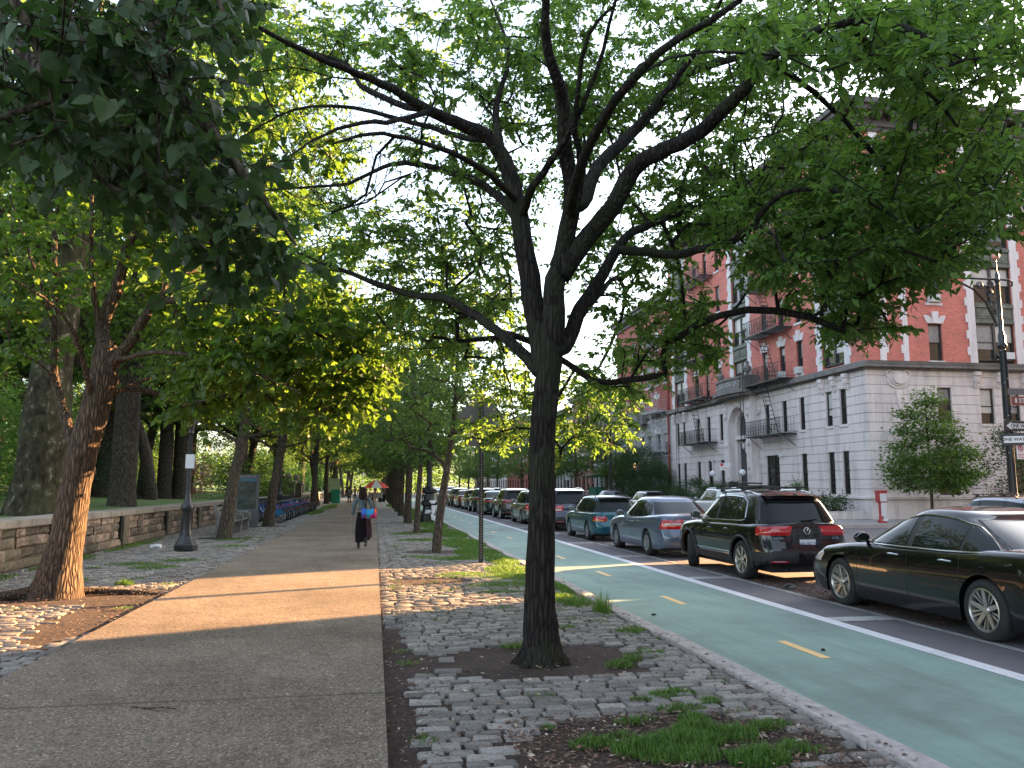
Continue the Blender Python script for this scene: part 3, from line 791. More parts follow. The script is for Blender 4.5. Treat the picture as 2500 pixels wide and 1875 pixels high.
# the leaning linden in the evening sun, left of the walk --------------------------
HL = 12.54
org = np.array([-4.71, 13.5, 0]); root = thing("linden_tree", "leaning brown linden with ridged trunk lit along one edge, left of the walk", "tree", tuple(org))
HB_keep = HB; HB = HL
sk = Skel()
b0 = at(120, 1285, HL) - org
trl = sk.line([b0 + [-.02, 0, -.3], b0 + [0, 0, -.03]] + T([(133, 1215, 0), (147, 1150, 0), (162, 1060, 0), (178, 980, 0), (196, 915, 0), (212, 860, 0), (224, 816, 0), (229, 752, 0)]),
        [.62, .40, .275, .235, .222, .215, .235, .24, .22, .17], None, None, 4)
for pts, r0, r1 in [
 ([(224, 810, 0), (252, 774, -.1), (280, 738, -.2), (314, 684, -.3), (333, 654, -.4), (417, 645, -.7), (520, 655, -1.0), (620, 690, -1.2), (720, 740, -1.4)], .10, .02),
 ([(333, 654, -.4), (380, 600, 0), (450, 580, .5), (560, 600, 1.0), (680, 660, 1.4), (790, 740, 1.7)], .05, .014),
 ([(229, 752, 0), (221, 704, .1), (244, 648, .2), (260, 592, .3), (274, 536, .3), (297, 494, .3), (311, 466, .3), (330, 380, .3), (345, 280, .2)], .115, .03),
 ([(285, 536, .3), (340, 538, 0), (386, 547, -.3), (420, 526, -.5), (470, 510, -.8), (560, 500, -1.1), (660, 520, -1.3)], .06, .014),
 ([(274, 578, .3), (232, 544, .5), (193, 519, .7), (157, 502, .8), (106, 446, 1), (60, 360, 1.2)], .04, .014),
 ([(225, 740, 0), (212, 690, 0), (203, 620, -.1), (196, 550, -.1), (199, 424, -.2), (190, 330, -.2)], .055, .018),
 ([(165, 985, 0), (135, 880, .3), (118, 800, .5), (118, 662, .6), (118, 522, .7), (106, 424, .8), (95, 300, .9)], .085, .022),
 ([(118, 700, .6), (80, 600, .4), (48, 500, .3), (20, 420, .2)], .04, .012),
 ([(205, 890, 0), (180, 780, -.5), (150, 700, -.9), (90, 640, -1.3), (20, 600, -1.6)], .045, .012),
 ([(250, 780, -.1), (330, 760, -.8), (430, 770, -1.3), (540, 800, -1.7), (650, 850, -2.0)], .04, .01),
 ([(215, 860, 0), (290, 830, .9), (400, 790, 1.6), (520, 790, 2.0), (640, 820, 2.3)], .04, .01)]:
    sk.line(T(pts), r0, r1, 'near', 3, .008)
cl = []
for e in [(110, 540, 150, 130, -1.0, 2.2, 44), (50, 700, 70, 100, -.6, 1.5, 18), (430, 620, 120, 70, -2.0, 2.4, 46), (600, 640, 150, 80, -2.0, 2.6, 70), (480, 720, 130, 60, -1.6, 2.2, 56), (680, 730, 140, 80, -2.2, 2.4, 84),
          (570, 800, 140, 60, -2.0, 2.2, 66), (730, 820, 80, 70, -1.8, 2.4, 60), (690, 875, 100, 35, -1.6, 2, 34), (790, 790, 45, 65, -1, 2.0, 24), (360, 470, 150, 80, -1.2, 2, 44), (520, 480, 130, 70, -1.4, 2, 36), (250, 350, 240, 130, -1.6, 2.4, 60), (560, 360, 200, 110, 0, 2.6, 50),
          (350, 180, 330, 150, -1, 3, 80), (430, 800, 60, 40, -1.6, .5, 8), (425, 868, 48, 22, -1.2, 1.0, 12)]:
    cl += ell(*e)
cl = np.array(cl)
spr = sprays(sk, sk.grow(cl, sag=.14, start=len(trl) - 8), 4, .42, .3)
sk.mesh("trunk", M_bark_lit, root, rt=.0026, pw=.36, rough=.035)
leaf_sprays("crown", spr, 9, .115, L_linden, root, shape='heart', aspect=.82, droop=.35, flat=.62)
# surface roots
mb = MB(); mb.tube([tuple(b0 + [-.15, -.1, .08]), tuple(b0 + [-.6, -.2, .02]), tuple(b0 + [-1.3, -.15, -.02]), tuple(b0 + [-2.2, -.3, -.06])], [.1, .07, .05, .03], 8)
mb.tube([tuple(b0 + [.15, .0, .06]), tuple(b0 + [.5, .2, .02]), tuple(b0 + [1.0, .25, -.01]), tuple(b0 + [1.5, .1, -.04])], [.08, .05, .04, .02], 8)
mb.build("root", M_bark_lit, root, smooth=True)

# the silver linden whose branch hangs into the view at the top left ----------------
org = np.array([-4.75, 3.6, 0]); root = thing("silver_linden", "dark silver linden branch with large leaves hanging in at the top left corner", "tree", tuple(org))
HB = 0.0
sk = Skel()
sk.line([(0, 0, -.2), (0, 0, .1), (.05, .05, 1.5), (.1, .1, 3.0), (.2, .2, 4.6), (.3, .3, 6.5), (.3, .4, 8.5)], [.36, .28, .22, .2, .17, .12, .05], None)
def TL(pts): return [at(x, y, h) - org for (x, y, h) in pts]
sk.line([(.2, .2, 4.6), (1.0, .2, 5.0)] + TL([(120, -260, 3.4), (290, -40, 3.2), (360, 120, 3.1), (440, 260, 3.1), (520, 370, 3.1), (590, 460, 3.1), (640, 530, 3.1)]), .06, .005, 'near')
sk.line([(.1, .1, 3.2), (.5, .3, 4.0)] + TL([(-200, -120, 3.6), (0, 60, 3.5), (130, 200, 3.4), (220, 300, 3.4), (330, 390, 3.4), (430, 470, 3.3), (470, 560, 3.3)]), .05, .005, 'near')
sk.line([(.2, .2, 4.8), (1.4, 0, 5.2)] + TL([(250, -300, 2.8), (420, -100, 2.9), (480, 20, 2.9), (510, 90, 2.9)]), .04, .004, 'near')
sk.line([(.2, .2, 4.2), (.9, -.3, 4.6)] + TL([(-150, -300, 2.5), (20, -20, 2.5), (90, 130, 2.6), (120, 260, 2.6)]), .04, .004, 'near')
cl = []
for e in [(90, 120, 140, 130, 2.4, 4.6, 50), (300, 120, 130, 120, 2.6, 4.6, 42), (430, 30, 90, 50, 2.6, 4, 18), (180, 250, 150, 85, 2.6, 4.6, 38), (360, 270, 95, 90, 2.7, 4.4, 28), (320, 380, 100, 55, 2.8, 4.2, 20), (450, 370, 65, 60, 2.9, 4, 17), (525, 470, 55, 45, 2.9, 3.8, 9), (595, 540, 30, 26, 2.9, 3.5, 4),
          (460, 520, 40, 60, 3.0, 3.6, 8), (60, 300, 100, 60, 2.5, 4.4, 18), (470, 580, 16, 16, 3.1, 3.4, 2), (200, -200, 400, 140, 2.2, 5, 70), (-250, 0, 180, 250, 2.4, 5, 40)]:
    cl += ell(*e)
cl = np.array(cl)
tps = sk.grow(cl, sag=.03, start=4)
up_ = blob((.2, .4, 7.2), (3.2, 3.0, 2.4), 110); tps = np.concatenate([tps, sk.grow(up_, sag=.1, start=3)]); spr = sprays(sk, tps, 3, .26, .55)
sk.mesh("trunk", M_bark_row, root, rt=.0019, pw=.36)
leaf_sprays("crown", spr, 5, .064, L_silver, root, shape='heart', aspect=.84, droop=.6, flat=.45)
HB = HB_keep

# trees repeated down the street -------------------------------------------------
def grown_tree(name, label, cat, loc, trunk, rad, blobs, per, spread, size, lm, bm_, group=None, aspect=.6, shape='simple', rt=.0036, pw=.4, droop=.3, flat=.5, limbs=()):
    root = thing(name, label, cat, loc, 0, group)
    sk = Skel(); tr = sk.line([(0, 0, -.25)] + trunk, rad, None, None, 3)
    for (pts, r0, r1) in limbs: sk.line(pts, r0, r1, 'near', 3, .01)
    C = np.concatenate([blob(*b) for b in blobs]); 
    tps = sk.grow(C, sag=.10, start=max(3, int(len(tr) * .55)))
    spr = sprays(sk, tps, 4, spread[0] * 1.7, droop)
    sk.mesh("trunk", bm_, root, rt=rt, pw=pw, rough=.025, minr=.009)
    leaf_sprays("crown", spr, max(2, per // 4), size, lm, root, shape=shape, aspect=aspect, droop=droop, flat=flat)
    return root
g_row = "young trees in a row between walk and bike lane"
row = [grown_tree("row_tree", "young tree leaning right, nearest in the row between walk and bike lane", "tree", (1.58, 21.0, 0),
        [(-.02, 0, 0), (.05, 0, .8), (.17, 0, 1.7), (.32, .05, 2.6), (.42, .1, 3.6), (.5, .1, 5.4)], [.16, .125, .105, .095, .08, .06, .03],
        [((-.2, 0, 3.9), (2.0, 2.0, 1.3), 120), ((.3, .2, 5.4), (1.7, 1.7, 1.6), 90), ((-1.3, .5, 3.3), (1.2, 1.2, .8), 40), ((1.2, 0, 3.6), (1.0, 1.2, .9), 30)], 46, (.26, .16), .10, L_row, M_bark_row, g_row)]
proto_row = grown_tree("row_tree", "slim young tree, second in the row beside the bike lane", "tree", (1.53, 30.3, 0),
        [(0, 0, 0), (.03, 0, 1.0), (.1, 0, 2.2), (.12, .05, 3.4), (.1, .1, 5.0), (.1, .1, 6.6)], [.16, .12, .10, .09, .08, .06, .03],
        [((0, 0, 4.2), (2.1, 2.4, 1.5), 110), ((.2, .2, 6.0), (1.8, 2.0, 1.6), 80), ((.6, -1.0, 3.3), (1.4, 1.3, .8), 40)], 42, (.28, .18), .13, L_row, M_bark_row, g_row)
proto_old = grown_tree("row_tree", "thicker straight trunk in the row, third beyond the leaning young tree", "tree", (1.53, 38.4, 0),
        [(0, 0, 0), (.0, 0, 1.0), (.03, 0, 2.4), (.0, .05, 3.6), (.1, .1, 5.5), (.1, .1, 8.0)], [.27, .19, .165, .155, .14, .10, .04],
        [((0, 0, 5.2), (3.0, 3.6, 2.0), 170), ((.2, .2, 8.0), (2.6, 3.0, 2.2), 120), ((.6, -1.0, 3.6), (2.0, 2.0, .9), 50)], 36, (.34, .22), .17, L_row, M_bark_row, g_row)
for k, (y, s_) in enumerate([(47.5, .95), (55, 1.0), (63, 1.05), (71.5, 1.05), (80, 1.1), (89, 1.0), (98, 1.1), (107, 1.1), (133, 1.1), (142, 1.1), (152, 1.15), (163, 1.1), (175, 1.2)]):
    dup(proto_old, (1.5, y, 0), k * 1.3, s_, "thick straight trunk in the far part of the row beside the bike lane", g_row)
g_left = "street trees along the park wall"
proto_left = grown_tree("wall_tree", "slanted grey trunk standing between lamp post and bench by the park wall", "tree", (-4.75, 28.0, 0),
        [(0, 0, 0), (.08, 0, .8), (.2, 0, 1.8), (.38, .05, 2.8), (.5, .1, 3.8), (.6, .1, 6.0), (.7, .1, 9.5), (.7, .1, 13)], [.33, .24, .19, .175, .17, .15, .10, .03],
        [((.4, 0, 5.6), (3.2, 3.6, 1.5), 130), ((.2, .2, 9.0), (3.0, 3.6, 2.6), 170), ((.7, .2, 12.8), (3.4, 3.4, 2.6), 150), ((1.0, .2, 16.5), (2.8, 3.0, 2.2), 100), ((1.6, -1.0, 4.2), (1.8, 2.0, .7), 40)], 36, (.36, .24), .16, L_linden, M_bark_row, g_left,
        limbs=[([(.45, .05, 3.2), (1.3, -.3, 3.4), (2.2, -.8, 3.6)], .06, .02), ([(.4, .05, 3.0), (-.5, .4, 3.5), (-1.4, .5, 3.9)], .06, .02)])
dup(proto_left, (-4.4, 36.2, 0), 0.25, 1.03, "slanted trunk between the bench and the row of blue bicycles", g_left)
for k, (x, y) in enumerate([(-4.6, 64), (-4.9, 73), (-4.6, 82), (-4.8, 92), (-4.6, 103), (-4.8, 131), (-4.7, 143), (-4.6, 156), (-4.7, 170)]):
    dup(proto_left, (x, y, 0), 1.1 + k * 1.7, 1.15, "distant street tree along the park wall past the bicycles", g_left)

# park trees ------------------------------------------------------------------------
def lz(x, y): return lawn_z(x, y) - .05
plane = grown_tree("plane_tree", "massive swollen plane tree trunk with mottled bark behind the park wall", "tree", (-8.95, 24.2, lz(-8.95, 24.2)),
        [(-.1, 0, 0), (-.05, 0, .5), (0, 0, 1.2), (.02, 0, 1.8), (.02, 0, 2.5), (.06, 0, 3.0), (.1, 0, 4.4), (.3, 0, 6.5), (.5, 0, 9), (.6, 0, 13)], [1.10, .86, .72, .63, .63, .67, .58, .50, .42, .36, .2],
        [((.5, 0, 14), (6, 6, 4.5), 260), ((-2, 2, 9), (4, 4, 2.5), 90)], 46, (.6, .4), .26, L_park, M_bark_plane, None, rt=.0072,
        limbs=[([(.3, 0, 6.5), (-1.2, .4, 8.0), (-3, 1, 10)], .22, .06), ([(.45, 0, 8.5), (2, -.5, 10), (4, -1, 12.5)], .2, .06)])
g_park = "tall trees in the park beyond the wall"
oak = grown_tree("park_tree", "straight thick dark trunk of a tall tree just behind the park wall", "tree", (-9.4, 33.2, lz(-9.4, 33.2)),
        [(0, 0, 0), (0, 0, .6), (0, 0, 2), (.02, 0, 4), (0, .1, 6.5), (.2, .1, 10), (.2, .1, 14)], [.78, .56, .48, .46, .44, .38, .25, .08],
        [((0, 0, 10.5), (5.5, 5.5, 4.5), 300), ((-1, 0, 15), (4, 4, 3), 130), ((1.5, -1, 6.4), (3.5, 3.5, 1.6), 80)], 42, (.5, .32), .23, L_park, M_bark_park, g_park, rt=.0072,
        limbs=[([(0, 0, 4.4), (-1.2, -.4, 5.0), (-2.4, -.8, 6.2)], .2, .05), ([(.02, 0, 4.8), (1.6, -.4, 5.8), (3.2, -1, 6.8)], .14, .05)])
oak2 = grown_tree("park_tree", "bent dark trunk leaning left behind the thick park tree", "tree", (-12.0, 45.5, lz(-12, 45.5)),
        [(.5, 0, 0), (.35, 0, 1.2), (.1, 0, 2.6), (-.5, 0, 4.2), (-1.4, .1, 5.8), (-2, .1, 9), (-2, .1, 12)], [.55, .36, .33, .31, .28, .24, .18, .06],
        [((-1.6, 0, 9.5), (5, 5, 3.5), 240), ((-1, 0, 13), (4, 4, 3), 120), ((0, -1, 6.2), (4, 4, 1.4), 80)], 40, (.5, .32), .24, L_park2, M_bark_park, g_park, rt=.012)
spots = [(oak, -12.4, 52, 1.2, .9, "tall dark trunk, left one of two close together on the lawn"), (oak, -11.6, 52.5, 2.6, 1.0, "tall dark trunk, right one of two close together on the lawn")]
for (pr, x, y, rz, s_, lab) in spots: dup(pr, (x, y, lz(x, y)), rz, s_, lab, g_park)
rr = random.Random(5)
for k in range(30):
    row_i = k // 6
    y = [30, 46, 62, 80, 104][row_i] + rr.uniform(-6, 6) + 5 * (k % 2)
    x = -16 - (k % 6) * 7.5 + rr.uniform(-2.5, 2.5) - (0 if row_i else 4)
    dup(rr.choice([oak, oak2]), (x, y, lz(x, y)), rr.uniform(0, 6.28), rr.uniform(.8, 1.25), "leafy park tree standing back on the lawn among others", g_park)
for k, (x, y) in enumerate([(-9.6, 62), (-10.4, 72), (-9.5, 84), (-10.5, 96), (-9.6, 112), (-10, 130), (-9.8, 150), (-10.2, 175), (-11, 200)]):
    dup(oak2 if k % 2 else oak, (x, y, lz(x, y)), k * 2.1, 1.0, "tall park tree overhanging the wall further along the walk", g_park)
# low growth: dark shrubbery, blossom, conifers
def shrub(name, label, loc, r, n, per, size, lm, group=None, spread=.22, cat="shrub", shape='simple'):
    root = thing(name, label, cat, loc, 0, group)
    C = blob((0, 0, r[2] * .95), r, n, .5); C = C[C[:, 2] > .05]
    sk = Skel(); sk.line([(0, 0, -.1), (0, 0, .15), (0, 0, r[2] * .8)], .05, .02, None); sk.grow(C, start=1, sag=.02)
    sk.mesh("stem", M_bark_park, root, rt=.005)
    leaf_cloud("foliage", C, per, (spread, spread * .8), size, lm, root, shape=shape, droop=.1, flat=.35)
    return root
und = shrub("dark_shrubbery", "tall dark green shrubbery at the left edge behind the plane tree", (-17, 36, lz(-17, 36)), (4.5, 3.0, 2.6), 230, 40, .2, L_park2, "undergrowth in the park", .4)
for (x, y, s_) in [(-14.5, 32, .8), (-22, 40, 1.2), (-27, 50, 1.3), (-33, 60, 1.5), (-20, 70, 1.2), (-15, 84, 1.1), (-12, 100, 1.0), (-30, 95, 1.6), (-13, 120, 1.2), (-12, 145, 1.2), (-40, 80, 1.8)]:
    dup(und, (x, y, lz(x, y)), x, s_, "dark green undergrowth far back between park trees", "undergrowth in the park")
pink = shrub("blossom_shrub", "pink flowering shrub on the lawn behind the benches", (-12.5, 58, lz(-12.5, 58)), (1.6, 1.4, 1.5), 60, 26, .16, L_pink, None, .25)
shrub("dark_shrub", "dark yellow flecked bush behind the wall above the blue bicycles", (-8.6, 62, lz(-8.6, 62)), (2.6, 3.5, 1.5), 120, 34, .2, L_park, None, .35)
def conifer(name, label, loc, h, w, n, lm, group=None):
    root = thing(name, label, "tree", loc, 0, group)
    sk = Skel(); sk.line([(0, 0, -.2), (0, 0, .2), (0, 0, h * .5), (0, 0, h)], [.14, .12, .08, .02], None, None, 6)
    q = 1 - np.sqrt(rng.uniform(0, 1, n)) * .97; lay = np.round(q * 14) / 14 + rng.normal(0, .008, n); a = rng.uniform(0, 2 * np.pi, n)
    rr_ = w * (1.02 - lay) * rng.uniform(.3, 1.05, n)
    C = np.c_[rr_ * np.cos(a), rr_ * np.sin(a), .5 + lay * (h - .6) - rr_ * .12]
    sk.grow(C, sag=-.05, start=2); sk.mesh("trunk", M_bark_park, root, rt=.006)
    leaf_cloud("crown", C, 34, (.28, .07), .17, lm, root, aspect=.35, droop=.2, flat=.8); return root
con = conifer("conifer", "blue green layered conifer on the sunlit lawn behind the leaning linden", (-15.5, 47, lz(-15.5, 47)), 6.0, 2.6, 230, L_pine, "conifers in the park")
dup(con, (-19, 52, lz(-19, 52)), 1.0, 1.1, "second blue green conifer further left on the lawn", "conifers in the park")
# the far wood that closes the view
P = []
for k in range(120):
    f = k / 119; x = -120 + 190 * f; y = 260 + 60 * math.sin(f * 5) - 1.1 * max(0, -x - 20)
    P.append(blob((x + rng.normal(0, 3), y, 5 + rng.uniform(0, 3)), (8, 7, 7), 60, .6))
for k in range(60):
    P.append(blob((-64 + rng.normal(0, 6), 20 + k * 4, 5.5 + rng.uniform(0, 4)), (6, 6, 7), 60, .6))
C = np.concatenate(P)
o = leaf_cloud("far_wood", C, 9, (1.0, .8), .95, L_park, None, droop=.1, flat=.4); tag(o, "far green wood closing the view beyond lawn and street", "woodland", kind="stuff")
# trees on the far pavement in front of the houses
g_far = "street trees on the far pavement"
for k, (x, y, s_) in enumerate([(20.0, 70, .8), (19.8, 80, .95), (19.8, 90, .9), (19.9, 100, 1), (19.8, 111, 1), (19.8, 134, 1.1), (20, 147, 1.1), (19.8, 160, 1.1), (19.8, 176, 1.2), (19.8, 195, 1.3)]):
    dup(proto_old, (x, y, 0), .7 + 2.2 * k, s_, "green street tree on the far pavement before the apartment houses", g_far)
# corner sapling: a layered young tree
root = thing("corner_tree", "young light green tree with layered branches in front of the warm stone corner", "tree", (25.0, 34.0, 0))
sk = Skel(); sk.line([(0, 0, -.1), (0, 0, .3), (.02, 0, 2), (0, 0, 4), (0, 0, 6.1)], [.09, .075, .065, .045, .015], None, None, 5)
n = 230; zz = 1.6 + 4.5 * (1 - np.sqrt(rng.uniform(0, 1, n))); a = rng.uniform(0, 2 * np.pi, n); zl = np.round(zz * 2.6) / 2.6
wr = np.interp(zl, [1.5, 2.6, 3.4, 5, 6.2], [1.5, 2.1, 1.7, 1.0, .25]); q = np.sqrt(rng.uniform(.05, 1, n))
C = np.c_[wr * q * np.cos(a), wr * q * np.sin(a), zl + rng.normal(0, .07, n) - .12 * q * wr + .1]
sk.grow(C, sag=.05, start=3); sk.mesh("trunk", M_bark_row, root, rt=.004)
leaf_cloud("crown", C, 60, (.25, .11), .15, L_row, root, aspect=.7, droop=.2, flat=.6)
# ------------------------------------------------------------------ buildings
def mat_brick(name, c, mortar, front=True, sc_=1.0):
    t = NT(name); co = t.add("TexCoord").outputs["Object"]
    sx = t.add("SeparateXYZ"); t.link(co, sx.inputs[0]); cb = t.add("CombineXYZ")
    t.link(t.math('ADD', sx.outputs[0], sx.outputs[1]), cb.inputs[0]); t.link(sx.outputs[2], cb.inputs[1])
    b = t.add("TexBrick"); t.link(cb.outputs[0], b.inputs["Vector"])
    b.inputs["Scale"].default_value = 1.0; b.inputs["Brick Width"].default_value = .22 * sc_; b.inputs["Row Height"].default_value = .075 * sc_; b.inputs["Mortar Size"].default_value = .006
    b.inputs["Color1"].default_value = (*[x * .85 for x in c], 1); b.inputs["Color2"].default_value = (*[x * 1.12 for x in c], 1); b.inputs["Mortar"].default_value = (*mortar, 1)
    n = t.noise(co, .5, 5, .7)
    t.color(t.mix(1.0, b.outputs["Color"], t.ramp(n, [(.3, (.80, .80, .82)), (.65, (1.08, 1.06, 1.05))]), 'MULTIPLY'))
    t.set(Roughness=.85); t.bump(b.outputs["Fac"], -.25, .01); return t.m
def mat_stone(name, c, streak=.5):
    t = NT(name); co = t.coord()
    n = t.noise(t.coord("Object", (1.2, 1.2, .18)), 1.6, 6, .7); n2 = t.noise(co, 14, 4, .7)
    cc = t.ramp(n, [(.28, tuple(x * (1 - streak) for x in c)), (.52, c), (.8, tuple(min(1, x * 1.08) for x in c))])
    cc = t.mix(1.0, cc, t.ramp(n2, [(.3, (.88, .88, .88)), (.7, (1.05, 1.05, 1.05))]), 'MULTIPLY')
    t.color(cc); t.set(Roughness=.85); t.bump(n2, .25, .01); return t.m
B_red = mat_brick("red_brick", (.58, .165, .125), (.45, .25, .22))
B_red2 = mat_brick("red_brick_worn", (.34, .085, .070), (.28, .15, .13))
B_tan = mat_brick("tan_brick", (.30, .22, .15), (.28, .24, .2))
B_pink = mat_brick("pink_brick", (.36, .16, .13), (.3, .2, .18))
S_lime = mat_stone("limestone", (.68, .60, .585), .38)
S_trim = mat_stone("white_stone_trim", (.70, .65, .655), .25)
S_dark = mat_stone("soot_dark_stone", (.19, .175, .165), .5)
S_grey = mat_stone("grey_stone", (.40, .39, .39), .35)
S_white = simple("white_painted_stone", (.55, .55, .58), .7, var=.12, scale=2)
M_frame = simple("dark_window_frame", (.035, .030, .028), .45, var=.1)
M_frame_w = simple("pale_window_frame", (.38, .37, .36), .5, var=.1)
M_green = simple("weathered_green_metal", (.095, .105, .085), .55, var=.25, scale=4)
M_iron = simple("black_iron", (.018, .018, .020), .5, var=.2)
M_iron_w = simple("white_iron", (.42, .42, .44), .5, var=.2)
M_corn = simple("brown_cornice_metal", (.060, .048, .045), .6, var=.3, scale=3)
M_roof = simple("tar_roof", (.06, .06, .06), .9)
def glass(name, c, rough=.04):
    t = NT(name); t.color(c); t.set(Roughness=rough); t.b.inputs["Specular IOR Level"].default_value = .9
    return t.m
M_pane = glass("dark_window_pane", (.022, .024, .027))
M_blind = simple("pale_window_blind", (.52, .50, .47), .25, var=.1, scale=3)
M_blind2 = simple("grey_curtain", (.26, .25, .25), .4, var=.25, scale=5)
M_ac = simple("white_appliance_plastic", (.55, .56, .57), .5, var=.05)

def fb(mb, f, u0, u1, z0, z1, d0, d1):
    p = [f(u, z, d) for d in (d0, d1) for (u, z) in ((u0, z0), (u1, z0), (u1, z1), (u0, z1))]
    return mb.add(p, [(3, 2, 1, 0), (4, 5, 6, 7), (0, 1, 5, 4), (1, 2, 6, 5), (2, 3, 7, 6), (3, 0, 4, 7)])
def wall_cells(mb, f, u0, u1, z0, z1, holes, joints=(), proud=(), hole_d=-.26, jd=-.045):
    us = sorted({round(x, 4) for x in [u0, u1] + [q for h in list(holes) + list(proud) for q in (h[0], h[1])] if u0 <= x <= u1})
    zs = sorted({round(x, 4) for x in [z0, z1] + [q for h in list(holes) + list(proud) for q in (h[2], h[3])] + [q for j in joints for q in (j, j + .034)] if z0 <= x <= z1})
    nu, nz = len(us) - 1, len(zs) - 1
    D = [[0.0] * nu for _ in range(nz)]; H = [[False] * nu for _ in range(nz)]
    for j in range(nz):
        zc = (zs[j] + zs[j + 1]) / 2; jt = any(q <= zc <= q + .034 for q in joints)
        for i in range(nu):
            uc = (us[i] + us[i + 1]) / 2
            if any(h[0] < uc < h[1] and h[2] < zc < h[3] for h in holes): D[j][i] = hole_d; H[j][i] = True
            else:
                for h in proud:
                    if h[0] < uc < h[1] and h[2] < zc < h[3]: D[j][i] = h[4]
                if jt: D[j][i] += jd
    for j in range(nz):
        for i in range(nu):
            a, b, c, d_, e = us[i], us[i + 1], zs[j], zs[j + 1], D[j][i]
            if not H[j][i]: mb.add([f(a, c, e), f(b, c, e), f(b, d_, e), f(a, d_, e)], [(0, 1, 2, 3)])
            if i + 1 < nu and abs(D[j][i + 1] - e) > 1e-6: mb.add([f(b, c, e), f(b, c, D[j][i + 1]), f(b, d_, D[j][i + 1]), f(b, d_, e)], [(0, 1, 2, 3)])
            if j + 1 < nz and abs(D[j + 1][i] - e) > 1e-6: mb.add([f(a, d_, e), f(b, d_, e), f(b, d_, D[j + 1][i]), f(a, d_, D[j + 1][i])], [(0, 1, 2, 3)])
wr_ = random.Random(21)
def window(root, f, u0, u1, z0, z1, frame=None, split=True, blind=None, sill=True, lintel=None, trim=None, leaves=1, ac=False, bars=False, detail=True):
    frame = frame or M_frame; w = u1 - u0; t = min(.07, w * .1)
    mb = MB()
    for (a, b, c, d) in ((u0, u0 + t, z0, z1), (u1 - t, u1, z0, z1), (u0 + t, u1 - t, z0, z0 + t), (u0 + t, u1 - t, z1 - t, z1)): fb(mb, f, a, b, c, d, -.25, -.10)
    zm = z0 + (z1 - z0) * .5
    for k in range(1, leaves): fb(mb, f, u0 + w * k / leaves - t, u0 + w * k / leaves + t, z0 + t, z1 - t, -.25, -.09)
    if split: fb(mb, f, u0 + t, u1 - t, zm - .025, zm + .025, -.22, -.13)
    if bars:
        for k in range(1, 8): 
            zz = z0 + (z1 - z0) * k / 8; fb(mb, f, u0 + t, u1 - t, zz - .008, zz + .008, -.07, -.055)
        for k in range(1, 4):
            uu = u0 + w * k / 4; fb(mb, f, uu - .008, uu + .008, z0 + t, z1 - t, -.07, -.055)
    win = mb.build("window", frame, root)
    lw = w / leaves
    for k in range(leaves):
        a, b = u0 + k * lw + t * .9, u0 + (k + 1) * lw - t * .9
        mp = MB(); mp.add([f(a, z0 + t * .9, -.20), f(b, z0 + t * .9, -.20), f(b, zm, -.20), f(a, zm, -.20)], [(0, 1, 2, 3)])
        mp.add([f(a, zm, -.175), f(b, zm, -.175), f(b, z1 - t * .9, -.175), f(a, z1 - t * .9, -.175)], [(0, 1, 2, 3)])
        mp.build("pane", M_pane, win)
        q = blind if blind is not None else wr_.random()
        if q < .62 and detail:
            zb_ = z1 - t - (z1 - z0) * wr_.choice([.22, .35, .45, .45, .48, .65])
            mp = MB(); mp.add([f(a + .01, zb_, -.168 if zb_ > zm else -.168), f(b - .01, zb_, -.168), f(b - .01, z1 - t, -.168), f(a + .01, z1 - t, -.168)], [(0, 1, 2, 3)])
            mp.build("blind", M_blind if wr_.random() < .75 else M_blind2, win)
    if sill:
        mb = MB(); fb(mb, f, u0 - .08, u1 + .08, z0 - .13, z0 - .002, -.2, .06); mb.build("sill", trim or S_trim, win)
    if lintel:
        mb = MB(); um = (u0 + u1) / 2; hw = w / 2; lt = lintel
        mb.prism([(um - hw - .05, z1 + .01), (um + hw + .05, z1 + .01), (um + hw + .24, z1 + .42), (um + hw - .02, z1 + .42), (um + .16, z1 + .24), (um - .16, z1 + .24), (um - hw + .02, z1 + .42), (um - hw - .24, z1 + .42)], lambda p, k: f(p[0], p[1], -.02 if k == 0 else .045))
        mb.prism([(um - .13, z1 + .012), (um + .13, z1 + .012), (um + .18, z1 + .62), (um - .18, z1 + .62)], lambda p, k: f(p[0], p[1], -.02 if k == 0 else .11))
        mb.build("lintel", lt, win)
    if ac:
        mb = MB(); fb(mb, f, u0 + w * .12, u0 + w * .12 + min(.55, w * .72), z0 + .02, z0 + .40, -.1, .26)
        for k in range(6): fb(mb, f, u0 + w * .12 + .03, u0 + w * .12 + min(.55, w * .72) - .03, z0 + .06 + k * .05, z0 + .08 + k * .05, .26, .268)
        mb.build("air_conditioner", M_ac, root, bevel=.01)
    return win
def scroll_rail(mb, f, u0, u1, z0, d, h=.85, step=.34):
    fb(mb, f, u0, u1, z0 + h - .03, z0 + h, d - .02, d + .02); fb(mb, f, u0, u1, z0 + .04, z0 + .065, d - .012, d + .012); fb(mb, f, u0, u1, z0 + h * .72, z0 + h * .72 + .018, d - .01, d + .01)
    n = max(1, int(round((u1 - u0) / step)))
    for k in range(n + 1):
        u = u0 + (u1 - u0) * k / n; fb(mb, f, u - .012, u + .012, z0, z0 + h, d - .012, d + .012)
        if k < n:
            uc = u + (u1 - u0) / n / 2; r = min(.13, (u1 - u0) / n * .42)
            for zc in (z0 + .22, z0 + .46): mb.tube([f(uc + r * math.cos(q), zc + r * math.sin(q), d) for q in [j * math.pi / 5 for j in range(11)]], .010, 4, False)
            fb(mb, f, uc - .008, uc + .008, z0 + .06, z0 + h, d - .008, d + .008)
